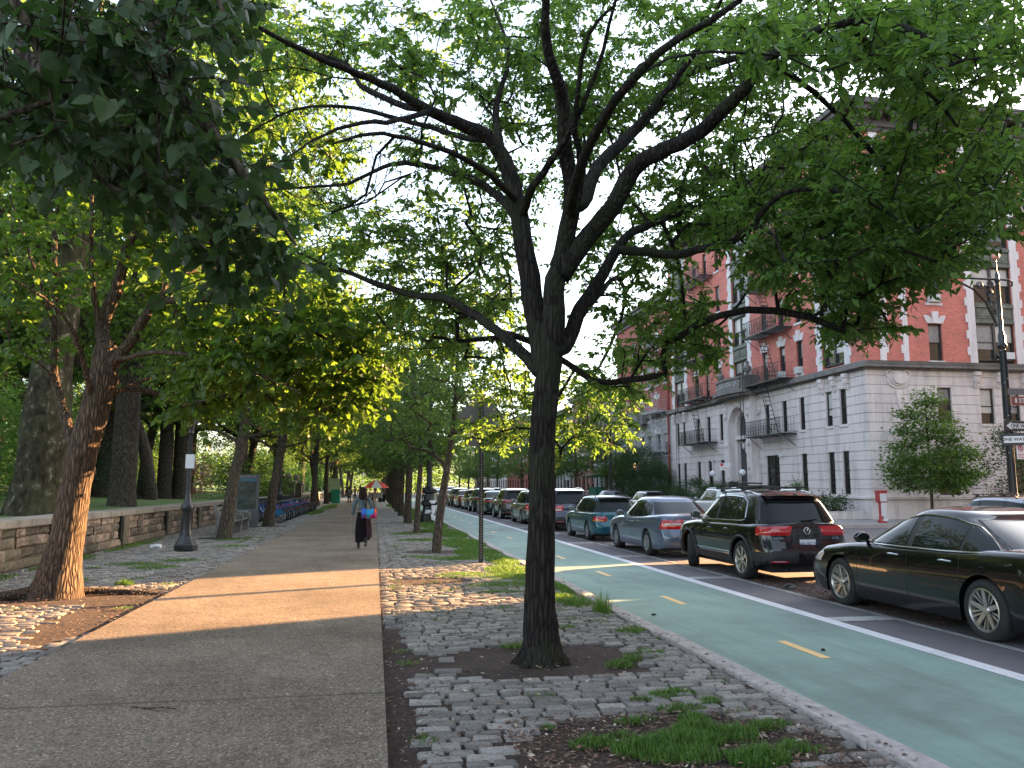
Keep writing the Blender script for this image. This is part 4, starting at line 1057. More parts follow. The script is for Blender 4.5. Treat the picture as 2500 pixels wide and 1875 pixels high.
def fire_escape(root, f, u0, u1, levels, mat, stair_l=True, ladder_to=None, scroll=True):
    D = 1.02
    fe = bpy.data.objects.new("fire_escape", None); col.objects.link(fe); fe.parent = root; fe.empty_display_size = .2
    for z in levels:
        mb = MB()
        for k in range(9): fb(mb, f, u0, u1, z - .03, z, .03 + k * D / 9, .03 + k * D / 9 + .055)
        for u in (u0, (u0 + u1) / 2, u1): fb(mb, f, u - .025, u + .025, z - .09, z - .031, .0, D)
        for u in (u0 + .1, u1 - .1): mb.tube([f(u, z - .75, .02), f(u, z - .5, .35), f(u, z - .1, D * .8)], .022, 5)
        fb(mb, f, u0, u1, z - .10, z - .032, D, D + .03)
        mb.build("platform", mat, fe)
    for z in levels:
        mb = MB()
        if scroll: scroll_rail(mb, f, u0, u1, z, D, .92)
        else:
            for hh in (.9, .5, .1): fb(mb, f, u0, u1, z + hh - .012, z + hh + .012, D - .012, D + .012)
            for k in range(13): 
                u = u0 + (u1 - u0) * k / 12; fb(mb, f, u - .008, u + .008, z, z + .9, D - .008, D + .008)
        for u in (u0, u1):
            for hh in (.9, .1): mb.tube([f(u, z + hh, 0), f(u, z + hh, D)], .012, 4)
            for k in range(1, 6): mb.tube([f(u, z, D * k / 6), f(u, z + .9, D * k / 6)], .008, 4)
        mb.build("railing", mat, fe)
    for a, b in zip(levels[:-1], levels[1:]):
        mb = MB(); ua, ub = (u0 + 1.5, u1 - 1.1) if stair_l else (u1 - 1.5, u0 + 1.1)
        ua = u0 + (u1 - u0) * .30; ub = u0 + (u1 - u0) * .62
        if not stair_l: ua, ub = ub, ua
        for d in (.42, .86): mb.tube([f(ua, a, d), f(ub, b, d)], .022, 4)
        n = 11
        for k in range(1, n):
            u = ua + (ub - ua) * k / n; z = a + (b - a) * k / n; fb(mb, f, u - .06, u + .06, z - .012, z + .012, .42, .86)
        mb.tube([f(ua, a + .8, .9), f(ub, b + .8, .9)], .012, 4)
        mb.build("stair", mat, fe)
    if ladder_to is not None:
        mb = MB(); u = u1 + .05 if stair_l else u1 + .05
        for du in (0, .42): mb.tube([f(u + du, ladder_to, D + .08), f(u + du, levels[1] + .95, D + .08)], .022, 5)
        mb.build("drop_ladder", mat, fe)
    return fe

def front_f(X): return lambda u, z, d: (X - d, u, z)
def side_f(Y): return lambda u, z, d: (u, Y - d, z)

# --- corner apartment house ------------------------------------------------------
cb = thing("apartment_building", "corner apartment house of red brick over pale banded stone with black fire escapes", "building", (24, 37, 0))
def rel(f): return lambda u, z, d: tuple(np.array(f(u, z, d)) - np.array((24, 37, 0)))
F1, F2 = rel(front_f(24.0)), rel(side_f(37.0))
Y0, Y1, XS = 37.0, 64.4, 47.7
FL = [8.05, 11.05, 14.05, 17.05]; WH = 1.92
singles = [43.3, 45.35, 47.55, 54.45, 56.65, 58.7]
dbl = [(38.72, 40.88), (49.92, 52.08), (61.12, 63.28)]
Sx = [(27.62, 28.40)]; Sd = [(30.33, 32.58), (42.0, 44.2)]; Sx += [(35.0, 35.8), (38.5, 39.3)]
fw1, fw2 = [], []
for (a, b) in (dbl[0], dbl[2]):
    for (p, q) in ((a + .08, a + .72), (b - .72, b - .08)): fw2.append((p, q, 4.83, 6.68)); fw1.append((p, q, 1.22, 3.45))
for c in singles: fw2.append((c - .3, c + .3, 4.83, 6.70))
for c in (43.3, 54.45, 56.65, 58.7): fw1.append((c - .33, c + .33, 1.35, 3.48))
wide = (46.2, 47.9, .9, 3.52)
portal_hole = (49.0, 53.0, .1, 7.3)
joints = [1.02 + .47 * k for k in range(14)]
mb = MB(); wall_cells(mb, F1, Y0, Y1, .02, 7.45, fw1 + fw2 + [wide, portal_hole], joints)
sw2 = [(27.9, 28.7, 4.78, 6.6), (30.31, 31.1, 4.78, 6.6), (31.8, 32.6, 4.78, 6.6), (35, 35.8, 4.78, 6.6), (38.5, 39.3, 4.78, 6.6), (42.1, 42.9, 4.78, 6.6), (43.4, 44.2, 4.78, 6.6)]
sw1 = [(27.7, 28.9, 1.2, 3.4), (31.9, 32.9, 1.2, 3.4), (35.0, 36, 1.2, 3.4), (38.5, 39.5, 1.2, 3.4), (42.1, 43.1, 1.2, 3.4)]
wall_cells(mb, F2, 24.0, XS, .02, 7.45, sw1 + sw2, joints)
mb.build("stone_base", S_lime, cb)
mb = MB(); fb(mb, F1, Y0 - .08, Y1, .02, 1.0, 0, .08); fb(mb, F2, 24.0, XS, .02, 1.0, 0, .08)
fb(mb, F1, Y0 - .16, 48.7, 1.0, 1.12, 0, .16); fb(mb, F1, 53.3, Y1, 1.0, 1.12, 0, .16); fb(mb, F2, 24.0, XS, 1.0, 1.12, 0, .16)
mb.build("plinth", S_lime, cb, bevel=.015)
brick_holes, prd = [], []
bh_f = []; bh_s = []
for z in FL:
    for c in singles: bh_f.append((c - .36, c + .36, z, z + WH))
    for (a, b) in Sx: bh_s.append((a, b, z - .1, z - .1 + WH))
dbz = [(a, b, 7.95, 20.0) for (a, b) in dbl]; sbz = [(a, b, 7.87, 20.0) for (a, b) in Sd]
mb = MB(); wall_cells(mb, F1, Y0, Y1, 7.85, 20.05, bh_f + dbz); wall_cells(mb, F2, 24.0, XS, 7.85, 20.05, bh_s + sbz)
mb.build("brick_wall", B_red, cb)
def quoin(f, u0, u1, tooth):                        # toothed quoin strips
    mb = MB(); k = 0; z = 7.86
    while z < 19.9:
        e = .13 if k % 2 else 0.0
        fb(mb, f, u0 - (e if tooth in (-1, 0) else 0), u1 + (e if tooth in (1, 0) else 0), z, z + .4299, 0, .05 - .004 * (k % 2)); z += .43; k += 1
    mb.build("quoin_strip", S_trim, cb)
for (a, b) in dbl: quoin(F1, a - .48, a - .01, -1); quoin(F1, b + .01, b + .48, 1)
for (a, b) in Sd: quoin(F2, a - .42, a - .01, -1); quoin(F2, b + .01, b + .42, 1)
quoin(F2, 24.86, 25.2, 1); quoin(F2, 26.17, 26.45, -1); quoin(F2, 33.7, 34.0, 0); quoin(F2, 40.2, 40.5, 0)
# green bays between the quoins
for f, bays in ((F1, dbl), (F2, Sd)):
    for (a, b) in bays:
        for k, z in enumerate(FL):
            zt = z + WH; mb = MB()
            fb(mb, f, a, b, zt, (FL[k + 1] if k < 3 else 20.0), -.2, -.02)
            fb(mb, f, a, b, zt + .02, zt + .16, -.02, .05); fb(mb, f, a, b, zt + .84, zt + 1.0, -.02, .07)
            fb(mb, f, a + .12, (a + b) / 2 - .06, zt + .28, zt + .72, -.02, .012); fb(mb, f, (a + b) / 2 + .06, b - .12, zt + .28, zt + .72, -.02, .012)
            fb(mb, f, a + .24, (a + b) / 2 - .18, zt + .38, zt + .62, .012, .035); fb(mb, f, (a + b) / 2 + .18, b - .24, zt + .38, zt + .62, .012, .035)
            mb.build("bay_panel", M_green, cb)
mb = MB()                                           # belt course
for (z0, z1, d) in ((7.43, 7.52, .14), (7.52, 7.72, .34), (7.72, 7.86, .24)):
    fb(mb, F1, Y0 - d, 48.6, z0, z1, 0, d); fb(mb, F1, 53.4, Y1, z0, z1, 0, d); fb(mb, F2, 24.0, XS, z0, z1, 0, d)
mb.build("belt_course", S_dark, cb, bevel=.03)
def corbel(f, u):                                   # scrolled corbels under the belt
    mb = MB()
    fb(mb, f, u - .19, u + .19, 7.22, 7.42, 0, .26); fb(mb, f, u - .16, u + .16, 6.9, 7.22, 0, .19); fb(mb, f, u - .12, u + .12, 6.62, 6.9, 0, .10)
    for z, r in ((7.1, .11), (6.8, .08)): mb.tube([f(u + r * math.cos(q), z + r * math.sin(q), .2 if z > 7 else .13) for q in [j * math.pi / 4 for j in range(9)]], .03, 5, False)
    mb.build("corbel", S_lime, cb, bevel=.02)
for (a, b) in (dbl[0], dbl[2]):
    for u in (a - .1, (a + b) / 2, b + .1): corbel(F1, u)
for u in (30.1, 31.45, 32.9, 42.0, 44.3): corbel(F2, u)
mb = MB()                                           # oval cartouche on the side wall
for r0, dd in ((.52, .06), (.36, .13), (.22, .20)):
    mb.lathe([(r0, 0), (r0 * .9, .05), (.01, .05)], (0, 0, 0), 20, 'y')
vs_ = []
mb = MB()
for (r0, d0, d1) in ((.56, 0, .07), (.42, .07, .12), (.30, .12, .22)):
    mb.prism([(25.75 + r0 * 1.15 * math.cos(q), 6.95 + r0 * .85 * math.sin(q)) for q in [j * math.pi / 10 for j in range(20)]], lambda p, k: F2(p[0], p[1], d1 if k else d0))
mb.prism([(25.55, 6.4), (25.95, 6.4), (25.75, 5.3)], lambda p, k: F2(p[0], p[1], .1 if k else 0))
for s_ in (-1, 1): mb.tube([F2(25.75 + s_ * (.45 + .2 * math.cos(q)), 7.2 + .2 * math.sin(q), .06) for q in [j * math.pi / 5 for j in range(11)]], .05, 6, False)
mb.build("cartouche", S_lime, cb, bevel=.03)
# portal
mb = MB(); PD = .42
def arch(mb, f, uc, r, zs, u0, u1, z0, z1, d0, d1, n=18):
    fb(mb, f, u0, uc - r, z0, zs, d0, d1); fb(mb, f, uc + r, u1, z0, zs, d0, d1)
    A = [(uc - r * math.cos(math.pi * k / n), zs + r * math.sin(math.pi * k / n)) for k in range(n + 1)]
    for k in range(n):
        (a, za), (b, zb) = A[k], A[k + 1]
        ta, tb = (u0 if k == 0 else a), (u1 if k == n - 1 else b)
        mb.add([f(a, za, d1), f(b, zb, d1), f(tb, z1, d1), f(ta, z1, d1), f(a, za, d0), f(b, zb, d0)], [(0, 1, 2, 3), (0, 1, 5, 4)])
    mb.add([f(u0, zs, d1), f(A[0][0], zs, d1), f(u0, z1, d1)], [(0, 1, 2)]); mb.add([f(u1, zs, d1), f(A[-1][0], zs, d1), f(u1, z1, d1)], [(0, 1, 2)])
    for u in (u0, u1): mb.add([f(u, zs, d0), f(u, zs, d1), f(u, z1, d1), f(u, z1, d0)], [(0, 1, 2, 3)])
uc = 51.0
arch(mb, F1, uc, 1.32, 5.55, 48.95, 53.05, .02, 7.45, -.02, PD)
arch(mb, F1, uc, 1.02, 5.55, 49.68, 52.32, .02, 7.2, -.3, -.02)
arch(mb, F1, uc, .58, 5.95, 49.9, 52.1, 4.95, 7.0, -.62, -.3)
arch(mb, F1, uc, .68, 3.05, 49.9, 52.1, .02, 4.95, -.62, -.3)
fb(mb, F1, 49.9, 52.1, 4.75, 4.97, -.3, .1)
for s_ in (-1, 1):
    for j in range(13): fb(mb, F1, uc + s_ * 1.68 - .36, uc + s_ * 1.68 + .36, .3 + j * .47, .3 + j * .47 + .44, PD, PD + .018)
portal = mb.build("portal", S_lime, cb)
mb = MB()
for s_ in (-1, 1):                                   # carved masks and scrolls
    for (dz, r_) in ((6.75, .3), (6.35, .22), (4.4, .2)): mb.ball(F1(uc + s_ * 1.68, dz, PD + .02), (.14, r_, r_ * 1.1), 10, 7); mb.build("carving", S_lime, portal, smooth=True); mb = MB()
    mb.tube([F1(uc + s_ * (2.35 + .3 * (1 - q / 14) * math.cos(q)), 6.4 + .3 * (1 - q / 14) * math.sin(q), .06) for q in [j * .5 for j in range(22)]], .06, 6); mb.build("carving", S_lime, portal, smooth=True); mb = MB()
for (du, dz, r_) in ((0, 4.4, .34), (-.45, 4.3, .22), (.45, 4.3, .22), (0, 3.98, .2), (-.7, 4.55, .14), (.7, 4.55, .14), (0, 7.05, .26)): mb = MB(); mb.ball(F1(uc + du, dz, -.28 if dz < 7 else PD), (.16, r_, r_), 10, 7); mb.build("carving", S_lime, portal, smooth=True)
mb = MB(); fb(mb, F1, 49.9, 52.1, .02, 3.9, -.9, -.63); door = mb.build("door", M_frame, portal)
mb = MB(); fb(mb, F1, 50.5, 51.5, .6, 3.0, -.63, -.61); mb.build("door_glass", M_pane, door)
mb = MB(); fb(mb, F1, 50.3, 51.7, 4.97, 6.6, -.7, -.63); mb.build("arched_window", M_pane, portal)
mb = MB(); fb(mb, F1, 50.97, 51.03, 4.97, 6.55, -.63, -.58); fb(mb, F1, 50.4, 51.6, 5.72, 5.78, -.63, -.58); mb.build("window_bar", M_frame, portal)
nm = text_mesh("house_number", "115", .26, F1(49.45, 2.75, PD + .03), (math.pi / 2, 0, -math.pi / 2), M_frame, cb)
# curved balcony over the portal
mb = MB()
def bow(u): return PD + .75 * max(0, 1 - ((u - uc) / 2.55) ** 2) ** .5
def bowf(z0, z1, dd, m=22):
    for k in range(m):
        a, b = 48.5 + 5.0 * k / m, 48.5 + 5.0 * (k + 1) / m
        pa, pb = bow(a) + dd, bow(b) + dd
        mb.add([F1(a, z0, 0), F1(b, z0, 0), F1(b, z0, pb), F1(a, z0, pa), F1(a, z1, 0), F1(b, z1, 0), F1(b, z1, pb), F1(a, z1, pa)], [(0, 1, 2, 3), (4, 5, 6, 7), (2, 3, 7, 6), (0, 3, 7, 4), (1, 2, 6, 5)])
bowf(7.46, 7.62, .12); bowf(7.62, 7.86, .32); bowf(7.86, 7.96, .1); bowf(7.96, 8.56, .0); bowf(8.56, 8.7, .08)
bal = mb.build("balcony", S_dark, cb)
mb = MB()
for k in range(9):
    u = 49.3 + k * .425
    mb.tube([F1(u + .14 * math.cos(q), 8.26 + .14 * math.sin(q), bow(u) + .01) for q in [j * math.pi / 5 for j in range(11)]], .035, 5, False)
mb.build("relief", S_grey, bal)
for u in (48.9, 53.1):
    mb = MB(); p = F1(u, 8.7, .55); mb.b2((p[0] - .22, p[1] - .22, 7.96), (p[0] + .22, p[1] + .22, 8.75))
    mb.lathe([(.12, 8.75), (.1, 8.85), (.24, 9.05), (.27, 9.2), (.14, 9.38), (.08, 9.45), (.13, 9.55), (.02, 9.7)], (p[0], p[1], 0), 12); mb.build("urn", S_dark, bal, smooth=True)
# cornice
mb = MB()
for (z0, z1, d) in ((19.9, 20.15, .12), (20.15, 20.5, .2), (20.78, 21.05, .78), (21.05, 21.35, .95)):
    fb(mb, F1, Y0 - d, Y1 + .2, z0, z1, 0, d); fb(mb, F2, 24.0, XS, z0, z1, 0, d)
k = Y0
while k < Y1: fb(mb, F1, k, k + .28, 20.5, 20.77, 0, .7); k += .9
k = 24.1
while k < XS: fb(mb, F2, k, k + .28, 20.5, 20.77, 0, .7); k += .9
fb(mb, F1, Y0, Y1, 20.5, 20.78, 0, .15); fb(mb, F2, 24.15, XS, 20.5, 20.78, 0, .15)
mb.build("cornice", M_corn, cb)
mb = MB(); mb.b2((.27, .27, .0), (XS - 24.0, Y1 - Y0, 21.0)); mb.build("roof", M_roof, cb)
# windows
for (a, b, c, d) in fw1: window(cb, F1, a, b, c, d, bars=True, blind=1, trim=S_lime)
window(cb, F1, *wide, leaves=2, bars=True, blind=1, trim=S_lime)
for (a, b, c, d) in fw2: window(cb, F1, a, b, c, d, blind=.8 if wr_.random() < .6 else .3, trim=S_lime)
for (a, b, c, d) in sw1: window(cb, F2, a, b, c, d, bars=True, blind=1, trim=S_lime)
for i, (a, b, c, d) in enumerate(sw2): window(cb, F2, a, b, c, d, blind=.2, trim=S_lime)
for k, z in enumerate(FL):
    for c in singles: window(cb, F1, c - .36, c + .36, z, z + WH, lintel=S_trim if k == 0 else None, blind=.2 if wr_.random() < .75 else .9, ac=wr_.random() < .12)
    for (a, b) in dbl: window(cb, F1, a, b, z, z + WH, leaves=2, sill=False, blind=.2)
    for i, (a, b) in enumerate(Sx): window(cb, F2, a, b, z - .1, z - .1 + WH, lintel=S_trim if k == 0 else None, blind=.3, ac=(i == 0 and k == 1))
    for i, (a, b) in enumerate(Sd): window(cb, F2, a, b, z, z + WH, leaves=2, sill=False, blind=.25, ac=False)
mb = MB(); fb(mb, F2, 31.65, 32.25, 8.1, 8.45, -.1, .3); mb.build("air_conditioner", M_ac, cb, bevel=.01)
fire_escape(cb, F1, 44.0, 48.45, [4.72, 7.95, 11.0, 14.0, 17.0], M_iron, True, 3.4)
fire_escape(cb, F1, 55.15, 59.9, [4.82, 8.05, 11.0, 14.0, 17.0], M_iron, True, 3.4)
mb = MB()
for (f, u, z) in ((F2, 25.15, 4.2), (F1, 45.6, 3.4), (F1, 55.6, 3.4)):
    mb = MB(); fb(mb, f, u, u + .12, z, z + .12, 0, .22); fb(mb, f, u - .02, u + .14, z - .03, z + .15, .22, .3)
    mb.build("security_camera", M_ac, cb, bevel=.01)

# --- plainer neighbours ------------------------------------------------------------
def rowhouse(name, label, y0, y1, H, floors, cols, wall, trim, base_h=0, base=None, X=24.0, corn=M_corn, doubles=False, frame=None, depth=20, door=True, detail=True, lint=True, group=None):
    r = thing(name, label, "building", (X, y0, 0), 0, group); org_ = np.array((X, y0, 0))
    f = (lambda ff: (lambda u, z, d: tuple(np.array(ff(u, z, d)) - org_)))(front_f(X))
    fh = (H - 1.6) / floors; hs = []; n = cols; cw_ = (y1 - y0) / n
    for k in range(floors):
        z = .95 + k * fh + .25
        for i in range(n):
            c = y0 + (i + .5) * cw_; w = cw_ * (.27 if not doubles or i % 2 else .36)
            if k == 0 and door and i == n // 2: continue
            hs.append((c - w, c + w, z, z + fh * .60, (2 if (doubles and i % 2 == 0) else 1), k))
    hh = [h[:4] for h in hs]; du = y0 + (n // 2 + .5) * cw_
    if door: hh = hh + [(du - .7, du + .7, .05, 2.9)]
    jj = [.5 + .45 * k for k in range(int(base_h / .45))] if base else ()
    if base:
        mb = MB(); wall_cells(mb, f, y0, y1, .02, base_h, [h for h in hh if h[3] <= base_h + .05], jj); mb.build("stone_base", base, r)
        mb = MB(); fb(mb, f, y0, y1, base_h, base_h + .3, 0, .2); mb.build("belt_course", S_dark if base is not S_white else S_white, r, bevel=.02)
        mb = MB(); wall_cells(mb, f, y0, y1, base_h + .3, H, [h for h in hh if h[2] >= base_h]); mb.build("brick_wall", wall, r)
    else:
        mb = MB(); wall_cells(mb, f, y0, y1, .02, H, hh); mb.build("wall", wall, r)
    for h in hs: window(r, f, *h[:4], leaves=h[4], frame=frame, trim=trim, lintel=(trim if lint and h[5] in (1, 2) and h[4] == 1 else None), sill=True, detail=detail)
    if door:
        mb = MB(); fb(mb, f, du - .7, du + .7, .05, 2.9, -.3, -.2); d_ = mb.build("door", M_frame, r); mb = MB(); fb(mb, f, du - .4, du + .4, 1.2, 2.4, -.2, -.19); mb.build("door_glass", M_pane, d_)
    mb = MB()
    for (a, b, d) in ((H, H + .3, .15), (H + .5, H + .8, .6), (H + .8, H + 1.0, .75)): fb(mb, f, y0 + .02, y1 - .02, a, b, 0, d)
    k = y0 + .3
    while k < y1 - .3: fb(mb, f, k, k + .2, H + .3, H + .5, 0, .5); k += .8
    mb.build("cornice", corn, r)
    mb = MB(); mb.b2((.27, .02, 0), (depth, y1 - y0 - .02, H + .6)); mb.build("roof", M_roof if wall is not S_white else S_white, r)
    return r, f
r2, f2_ = rowhouse("apartment_building", "second apartment house with white fire escapes and grey worn stone floors", 64.42, 79.4, 16.9, 5, 7, B_red2, S_trim, 7.6, S_grey, doubles=True, frame=M_frame_w)
fire_escape(r2, f2_, 65.0, 68.6, [4.6, 7.95, 10.9, 13.9], M_iron_w, True, 3.0, False)
fire_escape(r2, f2_, 74.6, 78.4, [4.6, 7.95, 10.9, 13.9], M_iron_w, True, 3.0, False)
mb = MB(); fb(mb, f2_, 70.2, 73.8, 7.2, 7.5, 0, 1.0); fb(mb, f2_, 70.2, 73.8, 7.5, 8.4, .85, 1.0); fb(mb, f2_, 70.2, 70.35, 7.5, 8.4, 0, .85); fb(mb, f2_, 73.65, 73.8, 7.5, 8.4, 0, .85); mb.build("balcony", S_dark, r2)
mb = MB(); mb.tube([f2_(64.7, .1, .12), f2_(64.7, 16.8, .12)], .08, 8); mb.build("downpipe", simple("red_pipe", (.25, .03, .02), .5), r2)
mb = MB()
for (du, dz, r_) in ((0, 4.0, .5), (-.6, 3.7, .35), (.6, 3.7, .35), (0, 4.6, .35)): mb.ball(f2_(72.0 + du, dz, .2), (.3, r_, r_), 10, 7)
fb(mb, f2_, 71.0, 73.0, 3.1, 3.35, 0, .7); mb.build("carving", S_grey, r2, smooth=True)
rowhouse("apartment_building", "brown brick house with bow front and white ground floor behind the lamp post", 79.42, 88.5, 10.6, 3, 5, B_tan, S_grey, 3.8, S_white)
rowhouse("apartment_building", "pinkish house with flat front further down the block", 88.52, 98.5, 11.4, 4, 5, B_pink, S_trim, 0, None)
rowhouse("apartment_building", "grey limestone house near the far corner", 98.52, 108, 10.4, 3, 5, S_grey, S_trim, 0, None)
rowhouse("apartment_building", "brownstone house at the far corner of the block", 108.02, 117, 10.8, 3, 4, mat_stone("brownstone", (.19, .11, .08), .3), S_dark, 0, None)
rowhouse("apartment_building", "distant red house past the second side street", 129, 150, 12.5, 4, 8, B_red2, S_trim, 0, None, detail=False)
rowhouse("apartment_building", "distant pale house furthest down the avenue", 150.02, 172, 13, 4, 8, S_lime, S_trim, 0, None, detail=False)
rowhouse("apartment_building", "distant tan house at the end of the avenue", 172.02, 200, 12, 4, 9, B_tan, S_trim, 0, None, detail=False)
# the house on the near corner of the side street, right of the picture: it shades the foreground
rowhouse("apartment_building", "red brick house on the near corner of the side street", -32, 21.0, 19.5, 6, 14, B_red, S_trim, 7.4, S_lime, depth=24, detail=False, lint=False)
# low brownstones along the far side of the side street
for k in range(3):
    rr_ = thing("brownstone_house", "low brownstone house further up the side street", "building", (60 + 9 * k, 37, 0), 0, "brownstones up the side street")
    mb = MB(); mb.b2((0, 0, 0), (8.9, 12, 10.0)); mb.build("wall", S_dark, rr_)
    ff = lambda u, z, d: (u, -d, z)
    for z in (1.2, 4.2, 7.2):
        for u in (1.0, 3.7, 6.4): mb = MB(); fb(mb, ff, u, u + 1.1, z, z + 1.9, 0, .02); mb.build("window", M_pane, rr_)
    mb = MB(); fb(mb, ff, 0, 8.9, 9.4, 10.1, 0, .5); mb.build("cornice", M_corn, rr_)

# planting beds and shrubs before the houses -----------------------------------------
mb = MB(); mb.b2((21.2, 37.2, .02), (21.45, 48.4, .42)); mb.b2((21.45, 37.2, .02), (24.0, 37.45, .42)); mb.b2((21.2, 53.8, .02), (21.45, 79, .42)); mb.b2((21.45, 48.15, .02), (23.9, 48.4, .42)); mb.b2((21.45, 53.8, .02), (23.9, 54.05, .42))
tag(mb.build("planter_wall", S_lime, bevel=.02), "low pale stone kerb round the planting beds by the apartment house", "wall")
for nm_, a, b in (("planter_soil", 37.45, 48.15), ("planter_soil", 54.05, 79)): sheet(nm_, 21.45, 23.9, a, b, .34, M_soil)
gs = "shrubs in the beds before the houses"
sh = shrub("clipped_shrub", "rounded dark clipped shrub, largest left of the portal", (22.5, 56.3, .34), (1.35, 1.6, .95), 120, 60, .10, L_hedge, gs, .17)
dup(sh, (22.4, 50.2, .1), 1.0, (.9, 1.5, .95), "wide rounded clipped shrub hiding the portal's step", gs)
dup(sh, (22.6, 59.4, .34), 2.0, .62, "small round clipped shrub beside the largest one", gs)
dup(sh, (22.4, 61.8, .34), 2.6, .8, "leafy round shrub at the left end of the corner house", gs)
tall = shrub("evergreen_shrub", "tall irregular evergreen growing up the second house's front", (22.0, 66.0, .3), (1.5, 1.7, 2.5), 150, 50, .14, L_hedge, gs, .25)
dup(tall, (22.4, 63.4, .3), 1.2, .72, "middle sized evergreen right of the tall one", gs)
dup(tall, (22.2, 69.5, .3), 2.2, .95, "evergreen left of the tall one behind the globe lamps", gs)
dup(tall, (22.2, 75, .3), 3.0, .95, "dark evergreen near the green awning", gs)
shrub("golden_shrub", "small yellow green shrub under the barred double window", (22.6, 46.4, .34), (.5, .6, .55), 30, 40, .08, L_hedge2, gs, .13)
shrub("potted_shrub", "low ferny plant in the bed at the corner", (22.4, 37.9, .4), (.9, .7, .42), 40, 40, .12, L_hedge, gs, .15)
shrub("corner_shrub", "small leafy bush rising behind the black sport utility car", (22.0, 40.6, .34), (.5, .6, .75), 34, 40, .10, L_row, gs, .15)
shrub("corner_shrub", "dark conifer bush at the right edge behind the street sign post", (28.8, 33.6, .0), (1.3, 1.2, 2.3), 120, 50, .12, L_hedge, gs, .2)
# ------------------------------------------------------------------ cars
def paint(name, c, metal=0.0, rough=.25):
    t = NT(name); t.color(c); t.set(Roughness=rough, Metallic=metal); t.b.inputs["Coat Weight"].default_value = 1.0; t.b.inputs["Coat Roughness"].default_value = .02
    t.b.inputs["Specular IOR Level"].default_value = .15
    return t.m
C_black = paint("black_car_paint", (.004, .004, .005))
C_slate = paint("slate_blue_car_paint", (.10, .135, .19), .35, .3)
C_teal = paint("teal_car_paint", (.012, .085, .115), .3, .3)
C_navy = paint("navy_car_paint", (.030, .038, .065), .3, .3)
C_sage = paint("sage_grey_car_paint", (.16, .175, .150), .4, .35)
C_bronze = paint("bronze_brown_car_paint", (.115, .092, .078), .4, .3)
C_dgreen = paint("dark_green_car_paint", (.018, .040, .032), .2, .3)
C_grey = paint("grey_car_paint", (.20, .20, .21), .4, .3)
C_white = paint("white_car_paint", (.55, .55, .56), 0, .3)
C_red = paint("dark_red_car_paint", (.12, .018, .015), .2, .3)
C_silver = paint("silver_car_paint", (.38, .39, .42), .5, .3)
M_cglass = glass("tinted_car_glass", (.010, .013, .012), .02)
M_cglass.node_tree.nodes["Principled BSDF"].inputs["Specular IOR Level"].default_value = .3
M_tyre = simple("tyre_rubber", (.018, .018, .018), .85, var=.2, scale=12, bump=.2, bscale=90)
M_rim = simple("alloy_rim", (.52, .50, .46), .28, .85, var=.05)
M_rimd = simple("dark_wheel_inside", (.012, .012, .013), .5)
M_steel = simple("grey_wheel_cover", (.30, .30, .31), .4, .5, var=.1)
M_chrome = simple("chrome_trim", (.62, .62, .62), .12, 1.0, var=0)
M_bplast = simple("black_car_plastic", (.020, .020, .022), .6, var=.1)
M_tail = simple("red_tail_lamp", (.42, .012, .016), .12, var=.15, scale=18, coat=1.0)
M_tailw = simple("clear_lamp_glass", (.50, .44, .42), .12, var=.1, coat=1.0)
M_tailo = simple("amber_lamp_glass", (.45, .12, .02), .15, coat=1.0)
M_plate = simple("licence_plate_white", (.60, .62, .66), .4, var=.05)
M_plate_o = simple("licence_plate_orange", (.55, .33, .06), .4, var=.05)
M_ink = simple("plate_ink", (.05, .07, .16), .5, var=0)
M_badge = simple("badge_chrome_blue", (.28, .34, .44), .2, .7, var=0)

